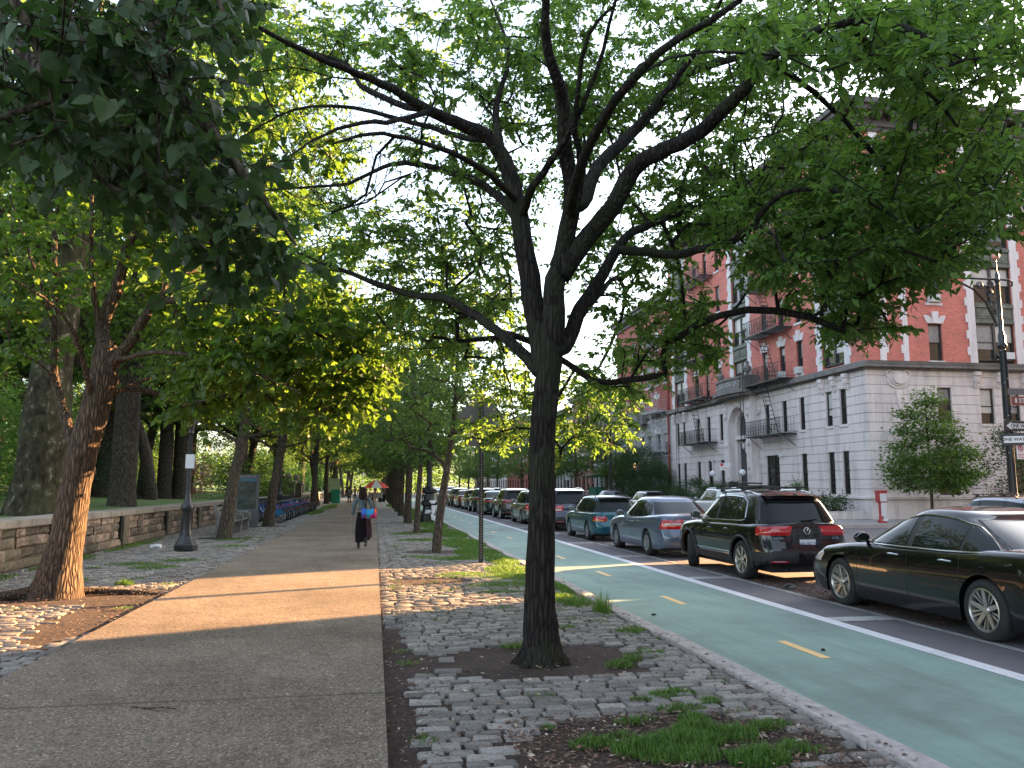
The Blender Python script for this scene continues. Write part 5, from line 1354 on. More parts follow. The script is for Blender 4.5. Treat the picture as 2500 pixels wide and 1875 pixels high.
def wheel_parts(root, pos, r, w, style, steer=0.0, side=-1):
    """the wheel's outside faces -x when side is -1"""
    wh = bpy.data.objects.new("wheel", None); col.objects.link(wh); wh.parent = root; wh.location = pos; wh.rotation_euler = (0, 0, steer + (0 if side < 0 else math.pi)); wh.empty_display_size = .1
    rr0 = r * (.70 if style != 'cover' else .62)
    mb = MB(); h = w / 2
    mb.lathe([(rr0, -h + .01), (rr0 + .02, -h - .004), (r - .05, -h - .012), (r - .015, -h + .012), (r, -h + .045), (r, h - .045), (r - .015, h - .012), (r - .05, h), (rr0, h)], (0, 0, 0), 40, 'x', False)
    mb.build("tyre", M_tyre, wh, smooth=True, angle=50)
    mb = MB(); mb.lathe([(rr0 + .004, -h + .0), (rr0 - .012, -h - .006), (rr0 - .022, -h + .012), (rr0 - .03, h)], (0, 0, 0), 40, 'x', False)
    mr = M_rim if style != 'cover' else M_steel
    def spoke(a, wa, wb, r0, r1, x0, x1):
        ca, sa = math.cos(a), math.sin(a)
        P = []
        for (rr_, ww, xx) in ((r0, wa, x0), (r1, wb, x1)):
            for s_ in (-1, 1):
                for dx in (0, .03): P.append((xx + dx, rr_ * ca - s_ * ww * sa, rr_ * sa + s_ * ww * ca))
        mb.add(P, [(0, 2, 6, 4), (1, 5, 7, 3), (0, 4, 5, 1), (2, 3, 7, 6), (0, 1, 3, 2), (4, 6, 7, 5)])
    if style == 'multi':
        for k in range(5):
            a = k * 2 * math.pi / 5 + .3
            spoke(a, .030, .024, .04, rr0 - .014, -h + .028, -h + .004)
            for q in (-.26, .26): spoke(a + 2 * math.pi / 10 + q * .55, .006, .014, .09, rr0 - .014, -h + .034, -h + .008)
    elif style == 'fan':
        for k in range(7):
            a = k * 2 * math.pi / 7
            for q in (-.09, .09): spoke(a + q, .012, .020, .05, rr0 - .014, -h + .02, -h + .006)
    elif style == 'five':
        for k in range(5): spoke(k * 2 * math.pi / 5 + .2, .05, .038, .03, rr0 - .014, -h + .022, -h + .008)
    else:
        mb.lathe([(.01, -h - .004), (rr0 * .45, -h + .0), (rr0 * .62, -h + .012), (rr0 * .97, -h + .002)], (0, 0, 0), 30, 'x', False)
        for k in range(9): spoke(k * 2 * math.pi / 9, .012, .022, rr0 * .5, rr0 * .9, -h - .008, -h - .002)
    mb.lathe([(.008, -h + .006), (.045, -h + .010), (.055, -h + .03)], (0, 0, 0), 14, 'x')
    mb.build("rim", mr, wh, smooth=True, angle=35)
    mb = MB(); mb.lathe([(.01, -h + .07), (rr0 - .02, -h + .07), (rr0 - .02, h)], (0, 0, 0), 24, 'x'); mb.build("brake_disc", M_rimd, wh)
    return wh

def smooth01(x): x = max(0.0, min(1.0, x)); return x * x * (3 - 2 * x)
def interp(tab, x):
    xs = [t[0] for t in tab]
    if x <= xs[0]: return tab[0][1]
    for (a, va), (b, vb) in zip(tab, tab[1:]):
        if x <= b: return va + (vb - va) * (x - a) / (b - a + 1e-9)
    return tab[-1][1]
def sinterp(tab, x):                                   # smoothed profile
    return sum(interp(tab, x + d) for d in (-.07, -.035, 0, .035, .07)) / 5

def make_car(label, cat, loc, S, group="cars parked along the bike lane", rz=0.0, name="parked_car"):
    root = thing(name, label, cat, loc, rz, group)
    L, W = S['L'], S['W']; yr, yf_ = -L / 2, L / 2; HW = W / 2; pm = S['paint']
    r = S.get('r', .33); Ra = r + S.get('gap', .055); axles = S['axles']; sill = S.get('sill', .20)
    def hw(y):
        t = abs(y) / (L / 2); e = L / 2 - abs(y)
        k = 1 - .035 * t ** 3 - .10 * max(0, 1 - e / .55) ** 2.2 - .10 * max(0, 1 - e / .13) ** 2.5
        return HW * k
    LEV = [0, .07, .18, .32, .46, .60, .73, .84, .92, .97, 1.0]
    SX = S.get('sx', [.955, .975, .985, .995, 1.0, 1.0, .997, .985, .965, .94, .90])
    def top(y): return sinterp(S['top'], y)
    def low(y):
        z = sill + .05 * smooth01((abs(y) - L / 2 + .45) / .45)
        for ya in axles:
            if abs(y - ya) < Ra: z = max(z, r + math.sqrt(Ra * Ra - (y - ya) ** 2))
        return z
    def inset(y, z):
        a = interp(S['rear_in'], z) * smooth01((yr + .55 - y) / .5); b = interp(S['front_in'], z) * smooth01((y - yf_ + .65) / .6)
        return a - b
    def sxf(fr): return interp(list(zip(LEV, SX)), fr)
    def pt(y, z, dx=0.0):
        zt = top(y); fr = (z - sill) / (zt - sill); return (hw(y) * sxf(fr) + dx, y + inset(y, z), z)
    ys = sorted(set([yr, yr + .02, yr + .05, yr + .09, yr + .14, yf_, yf_ - .02, yf_ - .05, yf_ - .09, yf_ - .14] + [yr + L * k / 64 for k in range(1, 64)] +
                    [ya + Ra * math.sin(q) for ya in axles for q in [(-1 + 2 * k / 18) * math.pi / 2 for k in range(19)]]))
    mb = MB(); rows = []
    for y in ys:
        zt, zl = top(y), low(y); row = [(HW * .62, y + inset(y, zl), zl)]
        for lv in LEV: 
            z = max(sill + lv * (zt - sill), zl); row.append(pt(y, z))
        for q in (.86, .72, .45, .0): row.append((hw(y) * SX[-1] * q, y + inset(y, zt), zt + S.get('crown', .035) * (1 - q * q) + .012 * (q < .9)))
        rows.append(row)
    n = len(rows[0])
    for s_ in (-1, 1):
        o = len(mb.v)
        for row in rows: mb.v.extend([(s_ * p[0], p[1], p[2]) for p in row])
        for i in range(len(rows) - 1):
            for k in range(n - 1):
                a = o + i * n + k; mb.f.append((a, a + 1, a + n + 1, a + n))
        for i, bul in ((0, -.03), (len(rows) - 1, .03)):         # end caps, slightly domed
            row = rows[i]; o2 = len(mb.v)
            for p in row[1:]:
                for q in (1.0, .75, .4, 0.0):
                    mb.v.append((s_ * p[0] * q, p[1] + bul * (1 - q * q), p[2]))
            for k in range(n - 2):
                for q in range(3): a = o2 + k * 4 + q; mb.f.append((a, a + 1, a + 5, a + 4))
    body = mb.build("body", pm, root, smooth=True, angle=38)
    mb = MB(); mb.b2((-HW * .66, yr + .25, .17), (HW * .66, yf_ - .25, .42))
    for ya in axles: mb.b2((-HW * .60, ya - Ra - .02, .2), (HW * .60, ya + Ra + .02, r + Ra + .03))
    mb.build("underbody", M_bplast, root)
    # greenhouse
    yA, yB, yD, yE = S['gh']; zb, zr = S['zb'], S['H']; wb, wr2 = S.get('wb', .94) * HW, S.get('wr', .70) * HW; ne = S.get('ne', 5.0)
    def ring(h):
        h = max(h, 0.0); return (yE + (yD - yE) * h ** S.get('hr', .9), yA + (yB - yA) * h ** S.get('hf', .95), wb - (wb - wr2) * h ** 1.25)
    def zh(h, y):
        a, b, _ = ring(h); yc, l = (a + b) / 2, (b - a) / 2; return zb + (zr - zb) * h - S.get('arch', .05) * h * h * ((y - yc) / l) ** 2
    def gx(y, h, off=0.0):
        a, b, w = ring(h); yc, l = (a + b) / 2, (b - a) / 2; q = min(.9999, abs((y - yc) / l)); return w * (1 - q ** ne) ** (1 / ne) + off
    def gend(u, h, front, off=0.0):
        a, b, w = ring(h); yc, l = (a + b) / 2, (b - a) / 2; q = l * (1 - min(.9999, abs(u)) ** ne) ** (1 / ne)
        y = yc + q if front else yc - q; return (u * w, y + (off if front else -off), zh(h, y) + off * .4)
    mb = MB(); N = 72
    def ringpts(h, k=1.0, dz=0.0):
        a, b, w = ring(h); yc, l = (a + b) / 2, (b - a) / 2; P = []
        for i in range(N):
            t = 2 * math.pi * i / N; c, s_ = math.cos(t), math.sin(t)
            x, y = w * math.copysign(abs(c) ** (2 / ne), c), l * math.copysign(abs(s_) ** (2 / ne), s_)
            P.append((x * k, yc + y * k, zh(h, yc + y * k) + dz))
        return P
    HS = [-.12, 0, .2, .4, .6, .8, .92, 1.0]; R_ = [ringpts(h) for h in HS]
    for k, dz in ((.95, .022), (.85, .04), (.6, .058), (.3, .066), (.02, .068)): R_.append(ringpts(1.0, k, dz * S.get('rc', 1.0)))
    o = len(mb.v)
    for P in R_: mb.v.extend(P)
    for j in range(len(R_) - 1):
        for i in range(N):
            i2 = (i + 1) % N; mb.f.append((o + j * N + i, o + j * N + i2, o + (j + 1) * N + i2, o + (j + 1) * N + i))
    mb.f.append(tuple(o + (len(R_) - 1) * N + i for i in range(N)))
    mb.build("cabin", pm, root, smooth=True, angle=50)
    # side glass: sections (y, h_bottom, h_top)
    D = S['dlo']
    def hb(y): return interp([(d[0], d[1]) for d in D], y)
    def ht(y): return interp([(d[0], d[2]) for d in D], y)
    def side_patch(ya, yb, s_, off, m, nu=14):
        mb = MB()
        def f(u, v):
            y = ya + (yb - ya) * u; a, b = hb(y) + m, ht(y) - m
            h = a + (max(b, a + .001) - a) * v; return (s_ * gx(y, h, off), y, zh(h, y))
        return mb.grid(f, nu, 5)
    for s_ in (-1, 1):
        side_patch(D[0][0] + .0, D[-1][0] - .0, s_, .003, .0, 40).build("window_surround", M_bplast, root, smooth=True)
        for (ya, yb) in S['panes']: side_patch(ya, yb, s_, .008, .045).build("side_window", M_cglass, root, smooth=True)
        if S.get('chrome', True):
            mb = MB(); m = 44; Y_ = [D[0][0] + (D[-1][0] - D[0][0]) * k / m for k in range(m + 1)]
            mb.tube([(s_ * gx(y, hb(y), .012), y, zh(hb(y), y)) for y in Y_], .010, 5)
            if S.get('chrome') == 'full': mb.tube([(s_ * gx(y, ht(y), .010), y, zh(ht(y), y)) for y in Y_], .009, 5)
            mb.build("chrome_strip", M_chrome, root, smooth=True)
    hw0, hw1 = S.get('fg', (.10, .90)); rw0, rw1, ru = S.get('rg', (.10, .88, .84))
    MB().grid(lambda u, v: gend((-1 + 2 * u) * .90, hw0 + (hw1 - hw0) * v, True, .006), 18, 6).build("windshield", M_cglass, root, smooth=True)
    MB().grid(lambda u, v: gend((-1 + 2 * u) * (ru + .04), rw0 - .03 + (rw1 - rw0 + .05) * v, False, .003), 18, 6).build("rear_window_surround", M_bplast, root, smooth=True)
    MB().grid(lambda u, v: gend((-1 + 2 * u) * ru, rw0 + (rw1 - rw0) * v, False, .008), 18, 6).build("rear_window", M_cglass, root, smooth=True)
    # lamps wrapped round the corners
    def outline(z, rear):
        P = []
        if rear:
            for k in range(25): y = yr + .9 * (1 - k / 24) ** 1.6; P.append(pt(y, z))
            x0 = P[-1]
            for k in range(1, 13): q = 1 - k / 12 * .7; P.append((x0[0] * q, x0[1] - .03 * (1 - q * q), z))
        else:
            for k in range(25): y = yf_ - .9 * (1 - k / 24) ** 1.6; P.append(pt(y, z))
            x0 = P[-1]
            for k in range(1, 13): q = 1 - k / 12 * .7; P.append((x0[0] * q, x0[1] + .03 * (1 - q * q), z))
        P = np.array(P); d = np.r_[0, np.cumsum(np.linalg.norm(np.diff(P, axis=0), axis=1))]; d -= d[24]
        return P, d
    def wrap(nm, s0, s1, z0, z1, s_, rear, mat, off=.012, nu=14, nv=5, skew=0.0, parent=None, round_=True):
        mb = MB(); V = []
        for j in range(nv + 1):
            z = z0 + (z1 - z0) * j / nv; P, d = outline(z, rear); a = s0 + skew * (j / nv - .5); 
            for i in range(nu + 1):
                u = i / nu; s = a + (s1 - a) * u; p = np.array([np.interp(s, d, P[:, k]) for k in range(3)]); e = np.array([np.interp(s + .02, d, P[:, k]) for k in range(3)]) - np.array([np.interp(s - .02, d, P[:, k]) for k in range(3)])
                nrm = np.array([-e[1], e[0], 0]) * (1 if rear else -1); nrm /= np.linalg.norm(nrm) + 1e-9
                if np.dot(nrm, p - np.array([0, p[1] * .8, p[2]])) < 0: nrm = -nrm
                edge = min(u, 1 - u) * nu; ez = min(j, nv - j)
                o_ = off if (edge >= 1 and ez >= 1) else -.004
                q = p + nrm * o_; V.append((s_ * q[0], q[1], q[2]))
        mb.v = V
        for j in range(nv):
            for i in range(nu): a = j * (nu + 1) + i; mb.f.append((a, a + 1, a + nu + 2, a + nu + 1))
        return mb.build(nm, mat, parent or root, smooth=True, angle=60)
    for s_ in (-1, 1):
        a, b, z0, z1 = S['tail']; tl = wrap("taillight", -a, b, z0, z1, s_, True, M_tail, skew=S.get('tskew', 0))
        if 'tail2' in S: a, b, z0, z1, mt = S['tail2']; wrap("lamp_lens", -a, b, z0, z1, s_, True, mt, .018, parent=tl, nu=8)
        a, b, z0, z1 = S['head']; wrap("headlight", -a, b, z0, z1, s_, False, M_tailw)
    # lower trims, bumper strips
    def strip(nm, z, hgt, ya, yb, off, mat, m=30):
        for s_ in (-1, 1):
            MB().grid(lambda u, v: (lambda p: (s_ * p[0], p[1], p[2]))(pt(ya + (yb - ya) * u, z + hgt * v, off)), m, 2).build(nm, mat, root, smooth=True)
    a0, a1 = axles[0] + Ra + .03, axles[1] - Ra - .03
    if S.get('clad'):
        strip("sill_trim", sill + .01, .13, a0, a1, .010, M_bplast)
        for s_ in (-1, 1):
            for ya in axles:
                MB().tube([(s_ * (pt(ya + Ra * math.cos(q), max(sill + .02, r + Ra * math.sin(q)))[0] + .006), ya + (Ra + .012) * math.cos(q), r + (Ra + .012) * math.sin(q)) for q in [math.radians(-14 + 208 * k / 24) for k in range(25)]], .026, 6).build("wheel_arch_trim", M_bplast, root, smooth=True)
        for s_ in (-1, 1): wrap("bumper_trim", -.62, HW * .68, sill + .06, sill + .30, s_, True, M_bplast, .008, 16, 3)
    for (z, hgt, mt) in S.get('mould', []): strip("side_moulding", z, hgt, a0, a1, .012, mt)
    # door seams, handles
    for yd in S['seams']:
        for s_ in (-1, 1):
            zt_ = top(yd) - .01; zl_ = max(low(yd) + .02, sill + .1)
            mb = MB(); P1 = [pt(yd, zl_ + (zt_ - zl_) * k / 10) for k in range(11)]
            for k in range(10):
                p, q = P1[k], P1[k + 1]; mb.add([(s_ * (p[0] + .0015), p[1] - .004, p[2]), (s_ * (p[0] + .0015), p[1] + .004, p[2]), (s_ * (q[0] + .0015), q[1] + .004, q[2]), (s_ * (q[0] + .0015), q[1] - .004, q[2])], [(0, 1, 2, 3)])
            mb.build("door_seam", M_bplast, root)
    for yh in S['handles']:
        for s_ in (-1, 1):
            z = S.get('zh', top(yh) - .13); p = pt(yh, z); mb = MB()
            mb.tube([(s_ * (p[0] - .005), yh - .10, z), (s_ * (p[0] + .028), yh - .075, z + .004), (s_ * (p[0] + .032), yh, z + .008), (s_ * (p[0] + .028), yh + .075, z + .004), (s_ * (p[0] - .005), yh + .10, z)], .011, 6)
            mb.build("door_handle", S.get('hm', pm), root, smooth=True)
    for s_ in (-1, 1):
        ym = S['mirror']; x = gx(ym, .05); zm_ = zh(.16, ym); mb = MB()
        mb.ball((s_ * (x + .15), ym + .01, zm_ + .02), (.115, .062, .078), 12, 8); mb.tube([(s_ * (x - .02), ym + .05, zm_ - .06), (s_ * (x + .08), ym + .02, zm_ - .02)], .026, 6)
        m_ = mb.build("mirror", pm, root, smooth=True, angle=80)
        MB().prism([(s_ * (x + .15) + .095 * math.cos(q), zm_ + .02 + .062 * math.sin(q)) for q in [k * math.pi / 8 for k in range(16)]], lambda p, k: (p[0], ym - .05 - .006 * k, p[1])).build("mirror_glass", M_chrome, m_)
    for ya in axles:
        for s_ in (-1, 1):
            st = S.get('steer', 0) if ya > 0 else 0
            wheel_parts(root, (s_ * (HW - .125), ya, r), r, .22, S['wheel'], st, s_)
    # rear details
    P, d = outline(S['plate_z'], True); yp = P[-1][1] - .022
    plate = MB().box((0, yp, S['plate_z']), (.31, .012, .155)).build("licence_plate", S.get('pm', M_plate), root, bevel=.003)
    if 'plate' in S: text_mesh("plate_number", S['plate'], .105, (0, yp - .008, S['plate_z'] - .005), (math.pi / 2, 0, 0), M_ink, plate)
    if S.get('recess'): MB().box((0, yp + .014, S['plate_z']), (.58, .012, .20)).build("plate_recess", M_bplast, root)
    if S.get('wiper'):
        p0, p1 = gend(.02, rw0 + .02, False, .03), gend(-.42 if S['wiper'] < 0 else .42, rw0 + .10, False, .022)
        MB().tube([p0, ((p0[0] + p1[0]) / 2, (p0[1] + p1[1]) / 2 - .015, (p0[2] + p1[2]) / 2), p1], [.022, .014, .007], 6).build("rear_wiper", M_bplast, root)
    if S.get('badge'):
        yb_ = lambda z: outline(z, True)[0][-1][1] - .03
        for (s, x, z, sz) in S['badge']: text_mesh("badge_lettering", s, sz, (x, yb_(z), z), (math.pi / 2, 0, 0), M_badge, root, bold=.002)
    if S.get('roundel'):
        x, z, rr_ = S['roundel']; yb = outline(z, True)[0][-1][1] - .03; mb = MB()
        mb.tube([(x + rr_ * math.cos(q), yb, z + rr_ * math.sin(q)) for q in [k * math.pi / 12 for k in range(25)]], .008, 6, False)
        if S.get('vw'):
            mb.tube([(x - rr_ * .42, yb, z + rr_ * .88), (x, yb, z + rr_ * .1), (x + rr_ * .42, yb, z + rr_ * .88)], .0075, 5)
            mb.tube([(x - rr_ * .9, yb, z + rr_ * .36), (x - rr_ * .42, yb, z - rr_ * .84), (x, yb, z - rr_ * .04), (x + rr_ * .42, yb, z - rr_ * .84), (x + rr_ * .9, yb, z + rr_ * .36)], .0075, 5)
        else:
            mb.tube([(x + rr_ * .62 * math.cos(q), yb, z + rr_ * .3 + rr_ * .3 * math.sin(q)) for q in [k * math.pi / 8 for k in range(17)]], .005, 5, False)
        mb.build("emblem", M_chrome, root, smooth=True)
    if S.get('boot_chrome'):
        x, z = S['boot_chrome']; yb = outline(z, True)[0][-1][1] - .03; MB().box((0, yb, z), (x, .02, .035)).build("boot_strip", M_chrome, root, bevel=.006)
    # roof gear
    zt_ = lambda y: zh(1.0, y)
    if S.get('rails'):
        for s_ in (-1, 1):
            y1, y0 = yB - .15, yD + .25
            if S['rails'] == 'arch': pts = [(s_ * wr2 * .90, y1 + (y0 - y1) * k / 10, zt_(y1 + (y0 - y1) * k / 10) + .02 + .055 * math.sin(math.pi * k / 10) ** .5) for k in range(11)]
            else: pts = [(s_ * wr2 * .9, y1, zt_(y1)), (s_ * wr2 * .9, y1 - .08, zt_(y1) + .075), (s_ * wr2 * .9, y0 + .08, zt_(y0) + .085), (s_ * wr2 * .9, y0, zt_(y0))]
            MB().tube(pts, .017, 7).build("roof_rail", S.get('railm', M_chrome), root, smooth=True)
    if S.get('bars'):
        for yy in S['bars']:
            mb = MB(); z = zt_(yy) + .125; mb.tube([(-wr2 * 1.12, yy, z), (wr2 * 1.12, yy, z)], .016, 6)
            for s_ in (-1, 1): mb.box((s_ * wr2 * .9, yy, z - .035), (.06, .10, .07), taper=.8)
            mb.build("roof_bar", M_bplast, root)
    if S.get('bike_rack'):
        z = zt_(-.3) + .165; mb = MB(); x = -wr2 * .38
        mb.b2((x - .05, -1.05, z - .025), (x + .05, .55, z)); mb.box((x, .35, z + .04), (.13, .2, .09)); mb.tube([(x, .3, z + .03), (x + .12, -.1, z + .055), (x + .1, -.75, z + .04)], .02, 6); mb.box((x + .32, -.2, z - .01), (.10, 1.0, .03))
        mb.build("bike_carrier", M_bplast, root)
    if S.get('spoiler'):
        yy = yD; mb = MB(); mb.grid(lambda u, v: (wr2 * .88 * (-1 + 2 * u), yy + .10 - .26 * v - .03 * (1 - (2 * u - 1) ** 2) + .03, zt_(yy) + .045 - .035 * v + .012 * (1 - (2 * u - 1) ** 2)), 14, 3); mb.grid(lambda u, v: (wr2 * .88 * (-1 + 2 * u), yy - .13 + .10 * v - .03 * (1 - (2 * u - 1) ** 2), zt_(yy) + .005 - .05 * v), 14, 2)
        mb.build("spoiler", S.get('spm', pm), root, smooth=True)
    if S.get('exhaust'):
        mb = MB()
        for dx in (0, .09): mb.tube([(-.42 + dx, yr + .3, .24), (-.42 + dx, yr + .02, .22)], .028, 8)
        mb.build("exhaust", M_bplast, root, smooth=True)
    if S.get('reflector'):
        for s_ in (-1, 1): wrap("reflector", -.05, .30, .36, .40, s_, True, M_tail, .014, 8, 2)
    return root

RX = 7.75; Z0 = ROAD_Z
sedan = dict(L=4.93, W=1.87, paint=C_black, r=.345, gap=.05, axles=(-1.46, 1.46), sill=.17, H=1.42, zb=.93, gh=(1.16, .22, -1.02, -2.16), wb=.955, wr=.66, ne=4.6, hr=.85, hf=.92, arch=.075,
    top=[(-2.47, .98), (-2.3, 1.02), (-1.9, 1.02), (-1.2, 1.0), (0, .965), (1.0, .945), (1.3, .925), (2.0, .83), (2.3, .74), (2.47, .62)],
    rear_in=[(.2, .05), (.35, .0), (.6, .0), (.72, .06), (1.05, .10)], front_in=[(.2, .06), (.4, 0), (.55, .02), (.75, .16), (.95, .3)],
    dlo=[(-1.66, .13, .16), (-1.45, .10, .42), (-1.15, .08, .74), (-.8, .06, .88), (-.2, .055, .92), (.15, .05, .86), (.5, .05, .52), (.80, .05, .19), (.93, .05, .07)], panes=[(-1.60, -1.12), (-1.06, -.20), (-.08, .86)],
    chrome='full', tail=(.30, .70, .78, .90), head=(.55, .35, .60, .76), seams=(-1.10, -.13, 1.0), handles=(-.86, .16), zh=.845, hm=M_chrome, mirror=.84, wheel='multi', plate_z=.55, fg=(.04, .92), rg=(.06, .92, .82))
make_car("glossy black sedan with multi-spoke alloy wheels, nearest car at the right edge", "car", (RX, 9.98, Z0), sedan)
suv = dict(L=4.42, W=1.83, paint=C_black, r=.36, gap=.075, axles=(-1.30, 1.32), sill=.28, H=1.60, zb=1.04, gh=(1.06, .38, -1.62, -1.98), wb=.945, wr=.71, ne=6, hr=1.0, hf=.9, arch=.05,
    top=[(-2.21, 1.03), (-2.0, 1.05), (-1, 1.05), (0, 1.03), (1.0, 1.02), (1.25, 1.0), (1.9, .93), (2.1, .85), (2.21, .72)],
    rear_in=[(.25, .06), (.4, 0), (.62, 0), (.68, .07), (.95, .085), (1.1, .11)], front_in=[(.25, .08), (.45, 0), (.7, .04), (.95, .16)],
    dlo=[(-1.42, .14, .20), (-1.32, .10, .74), (-1.1, .09, .90), (-.3, .07, .93), (.2, .06, .90), (.5, .06, .66), (.80, .06, .26), (.92, .06, .08)], panes=[(-1.38, -1.02), (-.98, -.18), (-.08, .84)],
    chrome='full', tail=(.34, .46, .84, 1.03), tail2=(.26, .40, .89, .95, M_tailo) if False else None, head=(.5, .35, .74, .88), seams=(-.95, -.12, .95), handles=(-.72, .12), mirror=.80, wheel='fan', plate_z=.70, plate='246·BCO', recess=True,
    clad=True, wiper=1, rails='arch', bars=(.15, -.85), bike_rack=True, spoiler=True, exhaust=True, reflector=True, steer=R(-24), roundel=(0, .93, .062), vw=True, badge=[("TIGUAN", -.58, .80, .055), ("2.0 TSI", .55, .80, .05)], rg=(.08, .80, .86), mould=[(.47, .025, M_chrome)])
suv.pop('tail2')
make_car("black sport utility car with roof bars, front wheels turned and white licence plate", "car", (RX + .07, 16.3, Z0), suv)
camry = dict(L=4.80, W=1.80, paint=C_slate, r=.32, axles=(-1.30, 1.40), sill=.20, H=1.43, zb=.92, gh=(1.12, .26, -1.0, -1.82), wb=.95, wr=.70, ne=5, hr=.9, hf=.92, arch=.06,
    top=[(-2.40, .99), (-2.2, 1.03), (-1.8, 1.03), (-1, .99), (0, .955), (1.0, .935), (1.3, .92), (2.0, .83), (2.25, .76), (2.40, .64)],
    rear_in=[(.2, .05), (.35, 0), (.6, 0), (.68, .07), (1.05, .10)], front_in=[(.2, .05), (.4, 0), (.55, .02), (.75, .14), (.95, .3)],
    dlo=[(-1.36, .14, .18), (-1.2, .10, .62), (-.95, .08, .86), (-.2, .06, .91), (.2, .05, .86), (.5, .05, .56), (.82, .05, .18), (.92, .05, .07)], panes=[(-1.30, -.98), (-.94, -.14), (-.04, .86)],
    chrome=False, tail=(.22, .46, .68, .95), tskew=.12, tail2=(.12, .40, .78, .86, M_tailw), head=(.5, .35, .6, .75), seams=(-.98, -.09, .98), handles=(-.72, .16), mirror=.80, wheel='cover', plate_z=.78, pm=M_plate_o, boot_chrome=(.62, .90), roundel=(0, .965, .05), badge=[("CAMRY", -.52, .92, .05)], rg=(.06, .90, .86))
make_car("slate blue sedan with red and clear tail lamps ahead of the black sport utility car", "car", (RX + .02, 21.75, Z0), camry)
wagon = dict(L=4.36, W=1.70, paint=C_teal, r=.30, axles=(-1.25, 1.28), sill=.20, H=1.40, zb=.89, gh=(1.05, .34, -1.62, -1.98), wb=.94, wr=.72, ne=6, hr=1.0, hf=.92, arch=.04,
    top=[(-2.18, .90), (-2, .91), (-1, .91), (0, .90), (1.0, .90), (1.3, .88), (1.9, .78), (2.18, .62)], rear_in=[(.2, .04), (.35, 0), (.55, 0), (.62, .05), (1, .08)], front_in=[(.2, .05), (.4, 0), (.55, .02), (.75, .12), (.95, .25)],
    dlo=[(-1.78, .10, .60), (-1.70, .07, .82), (-1.1, .06, .90), (-.2, .05, .92), (.2, .05, .88), (.5, .05, .62), (.82, .05, .2), (.92, .05, .07)], panes=[(-1.72, -1.12), (-1.02, -.20), (-.10, .85)],
    chrome=False, tail=(.30, .30, .62, .80), tail2=(.30, .20, .63, .69, M_tailo), head=(.5, .3, .58, .72), seams=(-1.06, -.14, .95), handles=(-.78, .12), mirror=.78, wheel='cover', plate_z=.72, rails='flat', railm=M_bplast, spoiler=True, spm=M_bplast, wiper=-1, rg=(.08, .86, .86), hm=M_bplast)
make_car("teal station wagon with black roof rails ahead of the slate blue sedan", "car", (RX - .02, 27.75, Z0), wagon)
def suv_like(p, **kw):
    d = dict(suv); d.update(paint=p, steer=0, plate=None, roundel=None, badge=None, bike_rack=False, bars=None, exhaust=False, recess=False, mould=[], wheel='five', rails='flat', chrome=False); d.update(kw)
    return {k: v for k, v in d.items() if v is not None}
def sed_like(p, **kw):
    d = dict(camry); d.update(paint=p, badge=None, roundel=None); d.update(kw); return {k: v for k, v in d.items() if v is not None}
def wag_like(p, **kw):
    d = dict(wagon); d.update(paint=p); d.update(kw); return d
make_car("navy tall estate car half hidden behind the big tree trunk", "car", (RX, 34.0, Z0), suv_like(C_navy, L=4.56, H=1.62, tail=(.2, .3, .75, 1.02), tail2=(.16, .24, .78, .88, M_tailw), rails='arch'))
make_car("sage grey estate car just left of the big tree trunk", "car", (RX - .05, 40.0, Z0), wag_like(C_sage, H=1.52, zb=.95, r=.33, top=[(-2.18, .96), (1.0, .95), (1.3, .93), (1.9, .84), (2.18, .66)], tail=(.18, .16, .68, .95)))
make_car("bronze brown sport utility car between sage estate and dark green sedan", "car", (RX - .05, 46.2, Z0), suv_like(C_bronze, tail=(.4, .3, .9, 1.02)))
make_car("dark green sedan with wide red tail lamps", "car", (RX - .1, 53.0, Z0), sed_like(C_dgreen, tail=(.4, .3, .78, .92), tail2=None, wheel='five'))
make_car("dark sport utility car with roof bars ahead of the green sedan", "car", (RX - .1, 58.6, Z0), suv_like(C_dgreen, bars=(.1, -.8), tail=(.2, .2, .85, 1.0)))
make_car("blue grey hatchback sixth from the far end of the visible line", "car", (RX - .1, 64.2, Z0), wag_like(C_slate, H=1.5))
make_car("dark red sedan far along the parked line", "car", (RX - .1, 69.8, Z0), sed_like(C_red))
make_car("navy sport utility car far along the parked line", "car", (RX - .1, 75.6, Z0), suv_like(C_navy, tail=(.15, .15, .8, 1.05)))
make_car("grey sedan far along the parked line", "car", (RX - .1, 82, Z0), sed_like(C_grey))
make_car("white van-like car far along the parked line", "car", (RX - .1, 88, Z0), suv_like(C_white, H=1.75))
make_car("silver sedan at the far end of the parked line", "car", (RX - .1, 95, Z0), sed_like(C_silver))
make_car("black estate car at the far end of the parked line", "car", (RX - .1, 101, Z0), wag_like(C_black))
make_car("grey sport utility car last in the parked line", "car", (RX - .1, 107.5, Z0), suv_like(C_grey))
gf = "cars parked along the far kerb"
make_car("white sport utility car with chrome roof rails by the far kerb shrubs", "car", (17.5, 40.2, Z0), suv_like(C_white, H=1.62, tail=(.1, .2, .85, 1.2), rails='arch'), gf)
make_car("small white hatchback by the far kerb with only its roof showing", "car", (17.4, 51.5, Z0), wag_like(C_white, H=1.42), gf)
make_car("silver estate with dark roof rails peeking over the black sedan's roof", "car", (17.2, 20.6, Z0), wag_like(C_silver, H=1.42, bars=(.1, -.9)), gf)
make_car("navy sedan by the far kerb beyond the white hatchback", "car", (17.4, 60, Z0), sed_like(C_navy), gf)
make_car("grey estate by the far kerb beyond the navy sedan", "car", (17.4, 72, Z0), wag_like(C_grey), gf)
make_car("white sedan driving far down the avenue", "car", (12.5, 120, Z0), sed_like(C_white), None, name="moving_car")
make_car("dark sport utility car far down the avenue in the middle lane", "car", (13.5, 95, Z0), suv_like(C_navy), None, name="moving_car")
